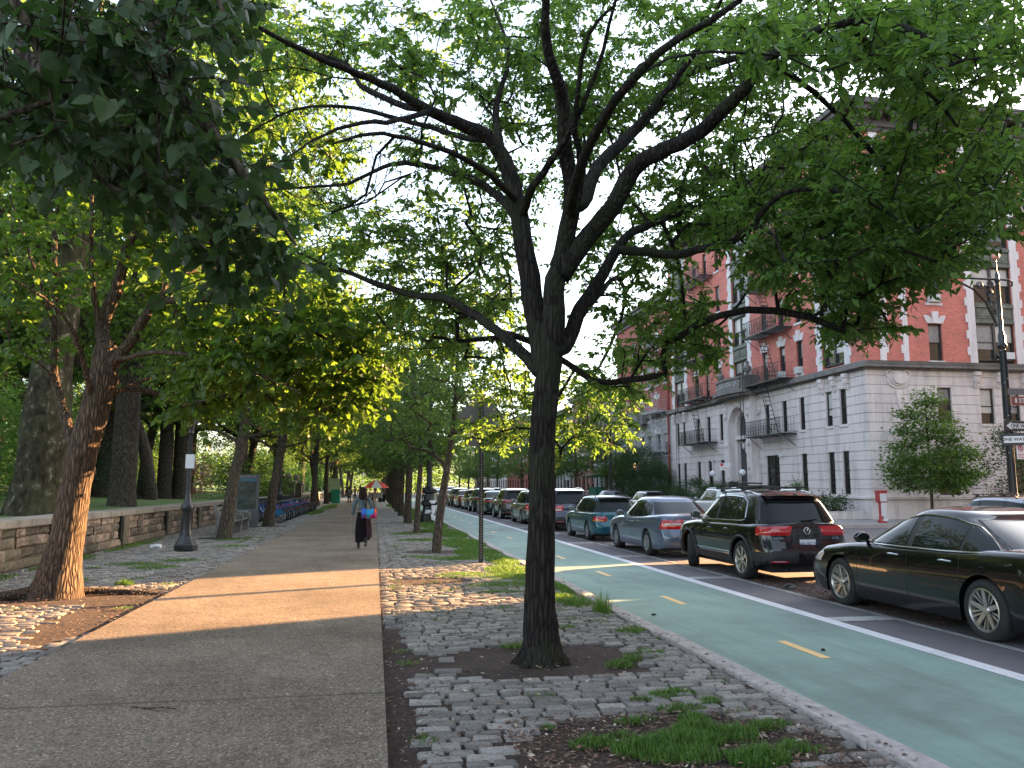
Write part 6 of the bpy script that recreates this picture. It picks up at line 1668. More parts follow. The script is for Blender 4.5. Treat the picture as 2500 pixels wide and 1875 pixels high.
# ------------------------------------------------------------------ park wall
def mat_wallstone():
    t = NT("rough_wall_stone"); co = t.coord()
    isl = t.add("NewGeometry").outputs["Random Per Island"]
    c = t.ramp(isl, [(0, (.085, .070, .052)), (.4, (.17, .135, .10)), (.75, (.25, .185, .14)), (1, (.33, .25, .20))])
    n = t.noise(co, 7, 6, .75); c = t.mix(1.0, c, t.ramp(n, [(.32, (.38, .36, .33)), (.6, (1.08, 1.05, 1.0))]), 'MULTIPLY')
    n2 = t.noise(co, 1.1, 4); c = t.mix(t.ramp(n2, [(.52, (0, 0, 0)), (.72, (.6, .6, .6))]), c, (.07, .085, .035))
    t.color(c); t.set(Roughness=.92); t.bump(n, .9, .03); return t.m
W_stone = mat_wallstone()
W_cope = mat_stone("wall_coping", (.26, .225, .185), .45)
M_dark = simple("dark_recess", (.012, .012, .010), .95)
def park_wall(y0, y1, label):
    root = thing("stone_wall", label, "wall", (-6.95, y0, 0))
    r = random.Random(int(y0 * 7 + 50)); mb = MB()
    for ci, (z0, z1) in enumerate(((.0, .17), (.18, .39), (.40, .60), (.61, .79))):
        y = 0.0
        while y < y1 - y0:
            L = r.uniform(.35, .85) if ci else r.uniform(.9, 1.6); L = min(L, y1 - y0 - y)
            d = r.uniform(.0, .05) if ci else .07
            a, b = y + .006, y + L - .006
            n, o = 4, len(mb.v)
            for j in range(n + 1):
                for i in range(n + 1):
                    e = (i in (0, n)) or (j in (0, n))
                    mb.v.append((-.05 + d + (0 if e else r.uniform(.015, .06) * (1 if ci else .2)), a + (b - a) * i / n, z0 + (z1 - z0) * j / n))
            for j in range(n):
                for i in range(n): q = o + j * (n + 1) + i; mb.f.append((q, q + 1, q + n + 2, q + n + 1))
            k = len(mb.v); mb.v.extend([(-.2, a, z0), (-.2, b, z0), (-.2, b, z1), (-.2, a, z1)])
            c_ = (o, o + n, o + n * (n + 1) + n, o + n * (n + 1))
            mb.f.extend([tuple([o + i for i in range(n, -1, -1)]) + (k, k + 1), tuple([o + n * (n + 1) + i for i in range(n + 1)]) + (k + 2, k + 3), tuple([o + i * (n + 1) for i in range(n + 1)]) + (k + 3, k), tuple([o + n + i * (n + 1) for i in range(n, -1, -1)]) + (k + 2, k + 1)])
            y += L
    me = bpy.data.meshes.new("stonework"); me.from_pydata(mb.v, [], mb.f); finish("stonework", me, W_stone, root, fix=False)
    mb = MB(); mb.b2((-.62, 0, -.2), (-.08, y1 - y0, .79)); mb.build("wall_core", W_stone, root)
    mb = MB(); y = 0
    while y < y1 - y0:
        L = min(r.uniform(1.2, 1.9), y1 - y0 - y); j = r.uniform(-.006, .006)
        mb.b2((-.72, y + .005, .80), (.06 + j, y + L - .005, .955 + j)); y += L
    mb.build("coping", W_cope, root, bevel=.018)
    y = 4.6 - (y0 + 20) % 5.0
    while y < y1 - y0 - 1:
        if y > .5:
            mb = MB(); mb.b2((-.02, y, .0), (.085, y + .5, .80)); mb.build("wall_pier", W_stone, root, bevel=.02)
            mb = MB(); mb.b2((-.06, y - .13, .1), (.045, y - .01, .82)); mb.build("drain_slot", M_dark, root)
        y += 5.0
    return root
park_wall(-20, 70, "long low park wall of rough brown stone with flat coping beside the walk")
park_wall(78, 200, "further stretch of the low brown park wall beyond the entrance")
for y in (70.6, 77.4):
    t_ = thing("gate_pier", "stone gate pier with ball finial at the park entrance, " + ("near" if y < 75 else "far") + " side", "pier", (-7.1, y, 0))
    MB().b2((-.55, -.55, 0), (.55, .55, 1.9)).build("shaft", W_stone, t_, bevel=.03); MB().b2((-.65, -.65, 1.9), (.65, .65, 2.1)).build("cap", W_cope, t_, bevel=.03)
    MB().lathe([(.2, 2.1), (.15, 2.2), (.3, 2.45), (.2, 2.7), (.02, 2.78)], (0, 0, 0), 12).build("finial", W_cope, t_, smooth=True)

# ------------------------------------------------------------------ lamp posts
M_post = simple("black_enamel_post", (.010, .010, .011), .42, var=.1)
M_lglass = simple("frosted_lamp_glass", (.07, .075, .07), .3, var=.05)
M_paper = simple("white_paper", (.62, .62, .62), .7, var=.04)
def park_lamp(label, loc, group):
    t = thing("lamp_post", label, "lamp post", loc, 0, group)
    MB().lathe([(.30, 0), (.30, .13), (.27, .15), (.25, .19), (.21, .27), (.17, .34), (.155, .40)], (0, 0, 0), 8).build("base", M_post, t, bevel=.01)
    mb = MB(); mb.lathe([(.155, .38), (.15, .45), (.135, .50), (.125, .95), (.155, 1.02), (.165, 1.08), (.155, 1.14), (.10, 1.2), (.075, 1.32), (.07, 1.4), (.062, 1.42), (.050, 2.95), (.075, 3.0), (.06, 3.05), (.085, 3.12), (.09, 3.2)], (0, 0, 0), 20)
    for k in range(12):
        a = k * math.pi / 6; mb.tube([(.130 * math.cos(a), .130 * math.sin(a), .5), (.123 * math.cos(a), .123 * math.sin(a), .95)], .014, 5)
        mb.tube([(.063 * math.cos(a), .063 * math.sin(a), 1.42), (.051 * math.cos(a), .051 * math.sin(a), 2.9)], .008, 4)
    mb.build("shaft", M_post, t, smooth=True)
    MB().lathe([(.09, 3.2), (.15, 3.32), (.21, 3.55), (.22, 3.72), (.20, 3.76)], (0, 0, 0), 16).build("lamp_glass", M_lglass, t, smooth=True)
    MB().lathe([(.235, 3.74), (.225, 3.80), (.16, 3.92), (.08, 4.0), (.03, 4.05), (.04, 4.12), (.005, 4.22)], (0, 0, 0), 16).build("lamp_cap", M_post, t, smooth=True)
    return t
gl = "black park lamp posts along the walk"
lp = park_lamp("black cast iron park lamp with paper notice, nearest by the cobbles", (-4.75, 22.44, 0), gl)
mb = MB(); mb.prism([(-.11, 2.08), (.11, 2.08), (.11, 2.44), (-.11, 2.44)], lambda p, k: (p[0] + .02, -.075 - .02 * abs(p[0]) - .004 * k, p[1]))
pp = mb.build("paper_notice", M_paper, None); pp.location = (-4.75, 22.44, 0); tag(pp, "white paper notice taped to the nearest lamp post", "notice")
for (x, y, lab) in ((-5.0, 45.6, "black park lamp rising among the docked blue bicycles"), (-4.75, 66.5, "black park lamp at the far end of the bicycle row"), (-4.75, 92, "black park lamp far down the walk")):
    dup(lp, (x, y, 0), .4, 1.08, lab, gl)

def street_lamp(label, loc, sc, arm, group="tall black street lamps with scrolled brackets"):
    t = thing("street_lamp", label, "street lamp", loc, 0, group, sc)
    MB().lathe([(.30, 0), (.30, .16), (.25, .2), (.25, .55), (.22, .6), (.20, .9), (.17, 1.02), (.21, 1.1), (.22, 1.2), (.15, 1.3), (.12, 1.42)], (0, 0, 0), 12).build("pedestal", M_post, t, bevel=.008)
    mb = MB(); mb.lathe([(.12, 1.4), (.11, 2.0), (.10, 3.4), (.085, 5.8), (.14, 5.86), (.15, 5.92), (.10, 6.0), (.11, 6.2), (.07, 6.35), (.06, 7.9), (.09, 7.95), (.05, 8.05), (.06, 8.15), (.01, 8.3)], (0, 0, 0), 14)
    for k in range(10): a = k * math.pi / 5; mb.tube([(.112 * math.cos(a), .112 * math.sin(a), 1.45), (.088 * math.cos(a), .088 * math.sin(a), 5.78)], .012, 4)
    mb.build("shaft", M_post, t, smooth=True)
    s = arm; mb = MB()
    mb.tube([(-.42 * s, 0, 8.0), (0, 0, 8.0), (2.3 * s, 0, 8.0)], .035, 6)
    mb.tube([(s * .10, 0, 6.55), (s * .22, 0, 6.5), (s * .16, 0, 6.62), (s * .3, 0, 6.9), (s * .45, 0, 7.25), (s * .85, 0, 7.65), (s * 1.5, 0, 7.95)], .032, 6)
    mb.tube([(-s * .42, 0, 8.0), (-s * .52, 0, 7.94), (-s * .5, 0, 7.82), (-s * .42, 0, 7.82)], .03, 6)
    for (cx, cz, rr_) in ((.32, 7.55, .16), (.24, 7.2, .13), (.62, 7.78, .13), (.2, 6.95, .1), (.25, 7.82, .12)):
        mb.tube([(s * (cx + rr_ * (1 - q / 16) * math.cos(q)), 0, cz + rr_ * (1 - q / 16) * math.sin(q)) for q in [j * .55 for j in range(22)]], .018, 5)
    mb.build("bracket", M_post, t, smooth=True)
    MB().lathe([(.05, 8.0), (.06, 7.9), (.22, 7.78), (.25, 7.7)], (2.2 * s, 0, 0), 14).build("lamp_hood", M_post, t, smooth=True)
    MB().lathe([(.22, 7.71), (.20, 7.58), (.10, 7.48), (.01, 7.46)], (2.2 * s, 0, 0), 14).build("lamp_glass", M_lglass, t, smooth=True)
    return t
sl = street_lamp("tall black lamp with scrolled bracket carrying one way signs at the right edge", (18.95, 22.05, 0), 1.0, -1)
MB().ball((0, 0, 8.75), .12, 10, 8).build("finial_light", simple("pink_lamp_globe", (.65, .25, .2), .3, var=0), sl, smooth=True); MB().tube([(0, 0, 8.28), (0, 0, 8.7)], .02, 6).build("finial_rod", M_post, sl)
mb = MB()
for k in range(46): a = k * .75; mb.ball((.135 * math.cos(a), .135 * math.sin(a), 2.0 + k * .125), .014, 5, 4)
mb.build("string_light", M_paper, sl)
dup(sl, (18.95, 65.0, 0), 0, 1.0, "tall black lamp with scrolled bracket before the second apartment house", "tall black street lamps with scrolled brackets")
kl = street_lamp("tall street lamp on a heavy black pedestal splashed with white paint at the kerb", (2.42, 37.2, 0), 1.0, 1)
MB().lathe([(.42, 0), (.42, .35), (.36, .42), (.30, .55), (.27, .75), (.36, .80), (.37, .95), (.24, 1.05), (.20, 1.3), (.30, 1.36), (.31, 1.5), (.16, 1.62), (.12, 1.8)], (0, 0, 0), 14).build("pedestal_casing", M_post, kl, bevel=.008)
mb = MB()
for (a, z, w, h) in ((-1.2, .95, .16, .10), (-1.0, .62, .10, .35), (-1.5, .5, .2, .14), (-.9, .2, .14, .2), (-1.3, .3, .06, .2), (-1.9, .45, .1, .08)):
    rr_ = .44 if z < .4 else (.34 if z < .7 else .385)
    mb.prism([(w * math.cos(q) * (1 + .3 * math.sin(3 * q)), h * math.sin(q) * (1 + .25 * math.cos(2 * q))) for q in [j * math.pi / 7 for j in range(14)]], lambda p, k: ((rr_ + .01 * k) * math.cos(a + p[0] / rr_), (rr_ + .01 * k) * math.sin(a + p[0] / rr_), z + p[1]))
mb.build("paint_splash", M_paper, kl)

# signs on the right lamp ---------------------------------------------------------
M_signk = simple("black_sign_face", (.02, .02, .022), .5, var=0)
M_signw = simple("white_sign_face", (.60, .60, .60), .5, var=0)
M_signb = simple("brown_street_sign", (.20, .045, .030), .5, var=0)
M_signr = simple("red_sign_print", (.45, .03, .05), .5, var=0)
M_signbk = simple("grey_sign_back", (.17, .165, .165), .45, .6, var=.15)
SGX, SGY = 18.95, 22.05
def sign(name, label, loc, rz, w, h, face, cat="sign"):
    t = thing(name, label, cat, loc, rz)
    MB().box((0, 0, 0), (w, .012, h)).build("plate", face, t, bevel=.004); return t
ow = sign("one_way_sign", "black one way sign with white arrow facing the viewer on the right lamp", (SGX + .17, SGY - .16, 3.43), R(6), .92, .31, M_signk)
mb = MB(); Yf = -.0085
mb.prism([(-.42, 0), (-.22, .125), (-.22, .075), (.42, .075), (.42, -.075), (-.22, -.075), (-.22, -.125)], lambda p, k: (p[0], Yf - .001 * k, p[1])); mb.build("arrow", M_signw, ow)
text_mesh("lettering", "ONE WAY", .15, (.10, Yf - .003, -.002), (math.pi / 2, 0, 0), M_signk, ow, bold=.004)
o2 = sign("one_way_sign", "second one way sign set at an angle just below the arrow one", (SGX - .03, SGY - .20, 3.02), R(-38), .62, .36, M_signk)
mb = MB(); mb.prism([(-.25, .10), (.27, .10), (.27, -.10), (-.25, -.10)], lambda p, k: (p[0], Yf - .001 * k, p[1])); mb.build("arrow", M_signw, o2)
text_mesh("lettering", "ONE WAY", .13, (0, Yf - .003, 0), (math.pi / 2, 0, 0), M_signk, o2, bold=.003)
st = sign("street_name_sign", "brown street name plate high on the right lamp", (SGX + .46, SGY - .12, 4.20), R(4), .80, .27, M_signb)
text_mesh("lettering", "8 ST", .20, (-.12, Yf - .002, 0), (math.pi / 2, 0, 0), M_signw, st, bold=.004)
s5 = sign("street_name_sign", "grey street plate edge-on above the brown one", (SGX + .36, SGY - .14, 4.48), R(3), .82, .20, M_signbk)
npk = sign("parking_sign", "small white no parking sign with red ring low on the right lamp", (SGX + .22, SGY - .16, 2.66), R(5), .30, .46, M_signw)
mb = MB(); mb.tube([(.085 * math.cos(q), Yf - .001, .10 + .085 * math.sin(q)) for q in [j * math.pi / 10 for j in range(21)]], .014, 4, False); mb.box((0, Yf, .10), (.17, .003, .02), ry=.8); mb.box((0, Yf, -.10), (.22, .003, .025)); mb.box((0, Yf, -.17), (.22, .003, .02)); mb.build("print", M_signr, npk)
text_mesh("lettering", "P", .12, (0, Yf - .004, .10), (math.pi / 2, 0, 0), M_signk, npk)

def signpost(label, loc, h, g=None):
    t = thing("sign_post", label, "sign post", loc, 0, g)
    MB().box((0, 0, h / 2 - .15), (.05, .05, h + .3)).build("post", M_bplast, t); return t
gsp = "parking sign posts on the far pavement"
for (y, lab, lab2) in ((43.0, "thin dark post with parking sign left of the black sport utility car", "white and red parking sign before the portal"), (80.5, "thin dark post further off with pale parking sign", "pale bus sign far left before dark trees")):
    signpost(lab, (18.95, y, 0), 2.95, gsp)
    s_ = sign("parking_sign", lab2, (19.08 if y < 50 else 18.95, y - .05, 2.72), R(-8), .62 if y < 50 else .45, .40 if y < 50 else .85, M_signw)
    mb = MB(); mb.box((-.18 if y < 50 else 0, Yf, .10), (.16, .003, .16)); mb.box((.05, Yf, -.1), (.4 if y < 50 else .3, .003, .03)); mb.build("print", M_signr if y < 50 else M_ink, s_)
# perforated post with signs seen from behind
t = thing("sign_post", "perforated dark steel post standing in grass left of the big trunk", "sign post", (2.27, 17.72, 0))
mb = MB(); mb.b2((-.045, -.03, -.2), (.045, -.022, 3.6)); mb.b2((-.045, -.022, -.2), (-.037, .03, 3.6)); mb.b2((.037, -.022, -.2), (.045, .03, 3.6)); mb.build("post", M_bplast, t)
mb = MB()
for k in range(62): mb.box((0, -.0305, .1 + k * .055), (.016, .003, .02))
mb.build("post_hole", simple("pale_hole", (.3, .3, .3), .8), t)
d = thing("warning_sign", "grey back of a diamond road sign on the perforated post", "sign", (2.27, 17.78, 3.13)); MB().prism([(-.54, 0), (0, -.54), (.54, 0), (0, .54)], lambda p, k: (p[0], .004 * k, p[1])).build("plate", M_signbk, d)
d = thing("road_sign", "grey back of a small rectangular road sign below the diamond one", "sign", (2.27, 17.78, 2.60)); MB().prism([(-.36, -.12), (.36, -.12), (.36, .12), (-.36, .12)], lambda p, k: (p[0], .004 * k, p[1])).build("plate", M_signbk, d)

# alarm box, globe lamps, awning ---------------------------------------------------
t = thing("alarm_box", "red street alarm box smeared with white paint on the corner pavement", "alarm box", (22.3, 33.7, .015))
M_ared = simple("faded_red_paint", (.36, .04, .04), .5, var=.3, scale=5)
MB().lathe([(.20, 0), (.20, .12), (.15, .18), (.13, .3), (.13, .85), (.17, .9)], (0, 0, 0), 10).build("column", M_ared, t); MB().b2((-.2, -.16, .9), (.2, .16, 1.36)).build("alarm_case", M_ared, t, bevel=.03); MB().b2((-.22, -.18, 1.36), (.22, .18, 1.44)).build("cap", M_ared, t, bevel=.02)
mb = MB(); mb.b2((-.16, -.172, .95), (.16, -.161, 1.3)); mb.b2((-.13, -.21, .3), (.10, -.15, .9))
for (x, z, w, h) in ((.02, .45, .09, .28), (-.05, .7, .08, .12), (.03, .15, .14, .07)): mb.prism([(x + w * math.cos(q) * (1 + .3 * math.sin(4 * q)), z + h * math.sin(q)) for q in [j * math.pi / 6 for j in range(12)]], lambda p, k: (p[0], -.15 - .012 * k - (.05 if p[1] < .2 else 0), p[1]))
mb.build("paint_smear", M_paper, t)
def emis(name, c, s):
    t_ = NT(name); t_.color(c); t_.b.inputs["Emission Color"].default_value = (*c, 1); t_.b.inputs["Emission Strength"].default_value = s; return t_.m
M_globe = simple("white_glass_globe", (.7, .7, .72), .2, var=0)
M_globe_on = emis("lit_orange_globe", (1, .55, .28), 0.55)
gg = "white globe lamps by the house doors"
for (x, y, h, m, lab) in ((21.5, 69.7, 3.5, M_globe, "white globe lamp on a post among evergreens"), (23.2, 72.0, 3.55, M_globe_on, "orange lit globe lamp right of the white one by the second portal"), (23.1, 54.1, 2.5, M_globe, "white globe lamp left of the corner house's portal"), (23.1, 49.4, 2.5, M_globe, "white globe lamp right of the corner house's portal")):
    t = thing("globe_lamp", lab, "lamp", (x, y, .02), 0, gg); MB().lathe([(.12, 0), (.10, .3), (.05, .4), (.04, h - .22), (.07, h - .18)], (0, 0, 0), 10).build("post", M_post, t, smooth=True); MB().ball((0, 0, h), .21, 14, 10).build("globe", m, t, smooth=True)
t = thing("awning", "small green door awning on poles before the white ground floor", "awning", (22.4, 83.6, 0)); M_awn = simple("green_canvas", (.02, .13, .085), .8, var=.15)
MB().prism([(-1.2, 2.6), (1.5, 3.1), (1.5, 2.6)], lambda p, k: (p[0], -1.0 + 2.0 * k, p[1])).build("canopy", M_awn, t)
for s_ in (-.9, .9): MB().tube([(-1.1, s_, 0), (-1.1, s_, 2.6)], .03, 6).build("pole", M_post, t)
t = tag(MB().b2((21.2, 78.0, 0), (22.4, 80.6, 1.6)).build("green_hoarding", M_awn), "green canvas screen by the pavement left of the lamp post", "screen")

# ------------------------------------------------------------------ bench
M_conc = simple("bench_concrete", (.175, .165, .150), .9, var=.25, scale=6, bump=.3, bscale=60)
M_slat = simple("bench_wood", (.115, .118, .112), .7, var=.25, scale=5)
t = thing("park_bench", "long concrete and timber park bench with three curved end frames by the wall", "bench", (-5.28, 29.0, 0))
prof = [(.02, 0), (.62, 0), (.60, .25), (.66, .42), (.68, .56), (.64, .64), (.56, .665), (.30, .655), (.17, .70), (.10, .82), (.03, .98), (-.02, 1.0), (-.06, .98), (-.02, .86), (.04, .70), (.08, .56), (.07, .3)]
for k in range(3):
    y = k * 1.75; MB().prism(prof, lambda p, s: (p[0], y + .11 * s, p[1])).build("end_frame", M_conc, t, bevel=.012)
    if k == 0: MB().prism([(.40 + .06 * math.cos(q), .30 + .06 * math.sin(q)) for q in [j * math.pi / 6 for j in range(12)]], lambda p, s: (p[0], y - .004 * s, p[1])).build("hole_mark", M_dark, t)
for (x, z, rx_) in ((.56, .44, 0), (.44, .43, .0), (.32, .42, 0), (.20, .42, 0)): MB().box((x, 1.8, z), (.095, 3.5, .035)).build("seat_slat", M_slat, t, bevel=.006)
for (x, z) in ((.115, .60), (.07, .73), (.02, .87)): MB().box((x, 1.8, z), (.035, 3.5, .10), ry=-.28).build("back_slat", M_slat, t, bevel=.006)

# map panel --------------------------------------------------------------------------
t = thing("map_panel", "tall dark grey map panel with blue header between bench and bicycles", "panel", (-5.05, 34.6, 0), R(6))
M_panel = simple("grey_panel_metal", (.09, .095, .10), .4, .3, var=.1); MB().b2((-.44, -.07, .0), (.44, .07, 2.1)).build("case", M_panel, t, bevel=.015)
MB().b2((-.38, -.078, .72), (.34, -.071, 1.82)).build("map_face", simple("dark_map", (.045, .060, .055), .15, var=.5, scale=5), t)
MB().b2((-.38, -.079, 1.84), (.34, -.071, 1.92)).build("header_band", simple("blue_header", (.02, .13, .20), .4, var=0), t)
MB().b2((-.38, -.079, .36), (-.02, -.071, .68)).build("leaflet", simple("pale_map_print", (.16, .19, .19), .3, var=.4, scale=7), t)
MB().b2((.02, -.079, .36), (.05, -.071, .66)).build("edge_strip", M_signw, t)
mb = MB()
for (x, w) in ((-.22, .26), (.05, .18), (.24, .10)): mb.b2((x - w / 2, -.080, 2.0), (x + w / 2, -.071, 2.03))
mb.build("header_text", simple("grey_print", (.25, .27, .28), .5, var=0), t)
MB().tube([(-.40, .1, 0), (-.40, .1, 3.4)], .028, 6).build("rear_pole", M_panel, t)

# ------------------------------------------------------------------ docked bicycles
M_blue = paint("blue_bicycle_paint", (.012, .070, .26), 0, .35)
M_blue2 = simple("blue_skirt_guard", (.015, .16, .32), .4, var=.1)
M_redpr = simple("red_reflector", (.4, .03, .06), .4, var=0)
gb = "blue share bicycles docked in a row by the park wall"
def bicycle(label, loc):
    t = thing("bicycle", label, "bicycle", loc, 0, gb)          # rear wheel towards +x, front wheel in the dock at -x
    for nm, cx in (("wheel", .42), ("wheel", -.66)):
        w = bpy.data.objects.new(nm, None); col.objects.link(w); w.parent = t; w.location = (cx, 0, .32); w.empty_display_size = .1
        MB().tube([(.295 * math.cos(q), 0, .295 * math.sin(q)) for q in [j * math.pi / 16 for j in range(33)]], .026, 6, False).build("tyre", M_tyre, w, smooth=True)
        mb = MB(); mb.tube([(.265 * math.cos(q), 0, .265 * math.sin(q)) for q in [j * math.pi / 16 for j in range(33)]], .010, 5, False)
        for k in range(12): a = k * math.pi / 6; mb.tube([(.02 * math.cos(a + .6), .02, .02 * math.sin(a + .6)), (.265 * math.cos(a), 0, .265 * math.sin(a))], .0028, 3)
        mb.tube([(0, -.05, 0), (0, .05, 0)], .035, 8); mb.build("rim", M_steel, w)
    mb = MB(); bb = (.02, 0, .30)
    mb.tube([(-.52, 0, .86), (-.45, 0, .62), (-.25, 0, .42), bb], .038, 8); mb.tube([bb, (.16, 0, .80)], .024, 8); mb.tube([bb, (.42, .05, .32)], .014, 6); mb.tube([(.12, 0, .66), (.42, .05, .32)], .012, 6); mb.tube([bb, (.42, -.05, .32)], .014, 6)
    mb.tube([(-.50, 0, .80), (-.66, .05, .32)], .018, 6); mb.tube([(-.50, 0, .80), (-.66, -.05, .32)], .018, 6); mb.tube([(-.30, 0, .46), (.08, 0, .52)], .022, 6); mb.build("frame", M_blue, t, smooth=True)
    mb = MB(); A = [(-.35 + 2.6 * k / 12) for k in range(13)]
    mb.grid(lambda u, v: (.42 + .335 * math.cos(A[int(u * 12 + .5)]), -.028 + .056 * v, .32 + .335 * math.sin(A[int(u * 12 + .5)])), 12, 2); mb.build("rear_fender", M_blue, t, smooth=True)
    mb = MB()
    for s_ in (-.045, .045): mb.add([(.42 - .02, s_, .36), (.42 + .08, s_, .62), (.42 - .06, s_, .635), (.42 - .22, s_, .56), (.42 - .29, s_, .44), (.42 - .26, s_, .34)], [(0, 1, 2, 3, 4, 5)])
    mb.build("skirt_guard", M_blue2, t)
    MB().grid(lambda u, v: (-.66 + .34 * math.cos(.3 + 2.4 * u), -.04 + .08 * v, .32 + .34 * math.sin(.3 + 2.4 * u)), 12, 2).build("front_fender", M_blue, t, smooth=True)
    mb = MB(); mb.ball((.19, 0, .92), (.15, .10, .045), 12, 6); mb.tube([(.16, 0, .78), (.18, 0, .9)], .016, 6); mb.build("saddle", M_bplast, t, smooth=True)
    mb = MB(); mb.tube([(-.51, 0, .84), (-.54, 0, 1.05)], .02, 6); mb.tube([(-.32, -.30, 1.08), (-.46, -.26, 1.08), (-.54, -.08, 1.05), (-.54, .08, 1.05), (-.46, .26, 1.08), (-.32, .30, 1.08)], .014, 6); mb.build("handlebar", M_bplast, t, smooth=True)
    mb = MB(); mb.b2((-.92, -.19, .80), (-.62, .19, .82))
    for (a, b) in (((-.93, -.2), (-.93, .2)), ((-.61, -.2), (-.61, .2)), ((-.93, -.2), (-.61, -.2)), ((-.93, .2), (-.61, .2))):
        for z in (.82, .92, 1.0): mb.tube([(a[0], a[1], z), (b[0], b[1], z)], .008, 4)
    mb.build("basket", M_bplast, t)
    mb = MB(); mb.tube([(.02, -.12, .30), (.02, .12, .30)], .02, 6); mb.tube([(.02, -.1, .3), (.14, -.1, .2)], .012, 5); mb.tube([(.02, .1, .3), (-.10, .1, .40)], .012, 5); mb.box((.15, -.14, .2), (.09, .08, .02)); mb.box((-.11, .14, .40), (.09, .08, .02)); mb.build("crank", M_bplast, t)
    mb = MB(); mb.box((.72, 0, .58), (.03, .05, .06)); mb.box((.30, 0, .69), (.12, .085, .03)); mb.build("tail_light", M_redpr, t)
    return t
bk = bicycle("blue share bicycle, nearest of the docked row beside the slanted tree", (-4.58, 38.3, 0))
dk = thing("bike_dock", "low grey docking post holding the nearest blue bicycle", "bike dock", (-5.55, 38.3, 0), 0, "docking posts of the blue bicycles"); MB().b2((-.14, -.10, 0), (.10, .10, .78)).build("dock_post", M_panel, dk, bevel=.03); MB().b2((-.35, -.45, 0), (.25, .45, .035)).build("base_plate", M_panel, dk)
rb = random.Random(4)
for k in range(1, 20):
    y = 38.3 + .98 * k
    dup(bk, (-4.58 + rb.uniform(-.03, .03), y, 0), rb.uniform(-.05, .05), 1.0, "blue share bicycle docked further along the row" if k < 19 else "blue share bicycle docked last in the row by the far lamp", gb)
    dup(dk, (-5.55, y, 0), 0, 1.0, "low grey docking post holding a bicycle further along", "docking posts of the blue bicycles")

# ------------------------------------------------------------------ people
M_skin = simple("skin", (.36, .20, .14), .5, var=.08)
M_hair = simple("dark_brown_hair", (.020, .012, .009), .85, var=.4, scale=30, spec=.15)
M_denim = simple("denim_jacket", (.085, .115, .135), .85, var=.3, scale=14, bump=.3)
M_black = simple("black_cloth", (.009, .0075, .0085), .95, var=.3, scale=14, spec=.1)
M_plum = simple("plum_cloth", (.045, .024, .030), .95, var=.35, scale=16, spec=.1)
M_shoe = simple("black_shoe", (.012, .012, .012), .5, var=.1)
def skin(name, nodes, edges, mat, parent, sub=2, root_i=0):
    me = bpy.data.meshes.new(name); me.from_pydata([n[0] for n in nodes], edges, []); me.materials.append(mat)
    o = bpy.data.objects.new(name, me); col.objects.link(o); o.parent = parent
    m = o.modifiers.new("skin", 'SKIN'); m.use_smooth_shade = True
    for i, n in enumerate(nodes):
        r_ = n[1] if isinstance(n[1], tuple) else (n[1], n[1]); me.skin_vertices[0].data[i].radius = r_; me.skin_vertices[0].data[i].use_root = (i == root_i)
    s_ = o.modifiers.new("sub", 'SUBSURF'); s_.levels = s_.render_levels = sub
    return o
def body_nodes(h, stride, armL, armR):
    """standing or walking figure facing +y; stride: foot offsets (left y, z lift), (right y, z lift)"""
    N = [((0, 0, .53 * h), (.085, .07))]; E = []
    def add(p, r, par): N.append((p, r)); E.append((par, len(N) - 1)); return len(N) - 1
    w = add((0, .005, .62 * h), (.082, .062), 0); c = add((0, .01, .73 * h), (.10, .068), w); nb = add((0, .0, .825 * h), (.055, .048), c); nk = add((0, .012, .865 * h), (.032, .032), nb)
    h1 = add((0, .03, .90 * h), (.046, .055), nk); h2 = add((0, .025, .945 * h), (.055, .068), h1); add((0, .02, .985 * h), (.036, .045), h2); add((0, .10, .918 * h), (.010, .012), h1)
    for s_, (fy, fz), arm in ((-1, stride[0], armL), (1, stride[1], armR)):
        hp = add((s_ * .08, 0, .50 * h), .068, 0); kn = add((s_ * .085, fy * .55 + .05 + .06 * (fz > .05), .285 * h + fz * .25), .046, hp); an = add((s_ * .085, fy, .05 * h + fz), .030, kn); add((s_ * .09, fy + .12, .018 * h + fz * .35), .024, an)
        sh = add((s_ * .165, 0, .80 * h), .045, nb); el = add(arm[0], .034, sh); wr = add(arm[1], .024, el)
        d = np.array(arm[1]) - np.array(arm[0]); d = d / np.linalg.norm(d); pal = np.array(arm[1]) + d * .055; pi_ = add(tuple(pal), (.022, .016), wr)
        for k in range(4): f0 = pal + np.array((0, (k - 1.5) * .016, 0)) + d * .02; a = add(tuple(f0 + d * .02), .008, pi_); add(tuple(f0 + d * (.055 + .01 * (k in (1, 2)))), .0065, a)
        a = add(tuple(np.array(arm[1]) + d * .03 + np.array((0, .03, 0))), .009, wr); add(tuple(np.array(arm[1]) + d * .065 + np.array((0, .042, 0))), .007, a)
    return N, E
def head_bits(root, h, hairm, length=.22):
    mb = MB(); mb.ball((0, .0, .945 * h), (.096, .106, .098), 16, 10)
    mb.grid(lambda u, v: (lambda a: ((.098 + .030 * v) * math.sin(a), .0 - (.100 + .02 * math.sin(v * 3)) * math.cos(a), .95 * h - length * v - .012 * math.sin(u * 40) * v))(-1.75 + 3.5 * u), 24, 8)
    mb.build("hair", hairm, root, smooth=True, angle=180)
    for s_ in (-1, 1): MB().ball((s_ * .03, .098, .925 * h), .010, 8, 6).build("eye", M_black, root)
    for s_ in (-1, 1): MB().ball((s_ * .078, .03, .915 * h), (.012, .02, .03), 8, 6).build("ear", M_skin, root)
    MB().ball((0, .092, .893 * h), (.022, .008, .006), 8, 5).build("mouth", simple("lips", (.25, .08, .07), .5, var=0), root)
h = 1.60
t = thing("person", "person with long dark hair, denim jacket and long dark skirt walking away on the path", "person", (-.30, 22.1, 0), R(3))
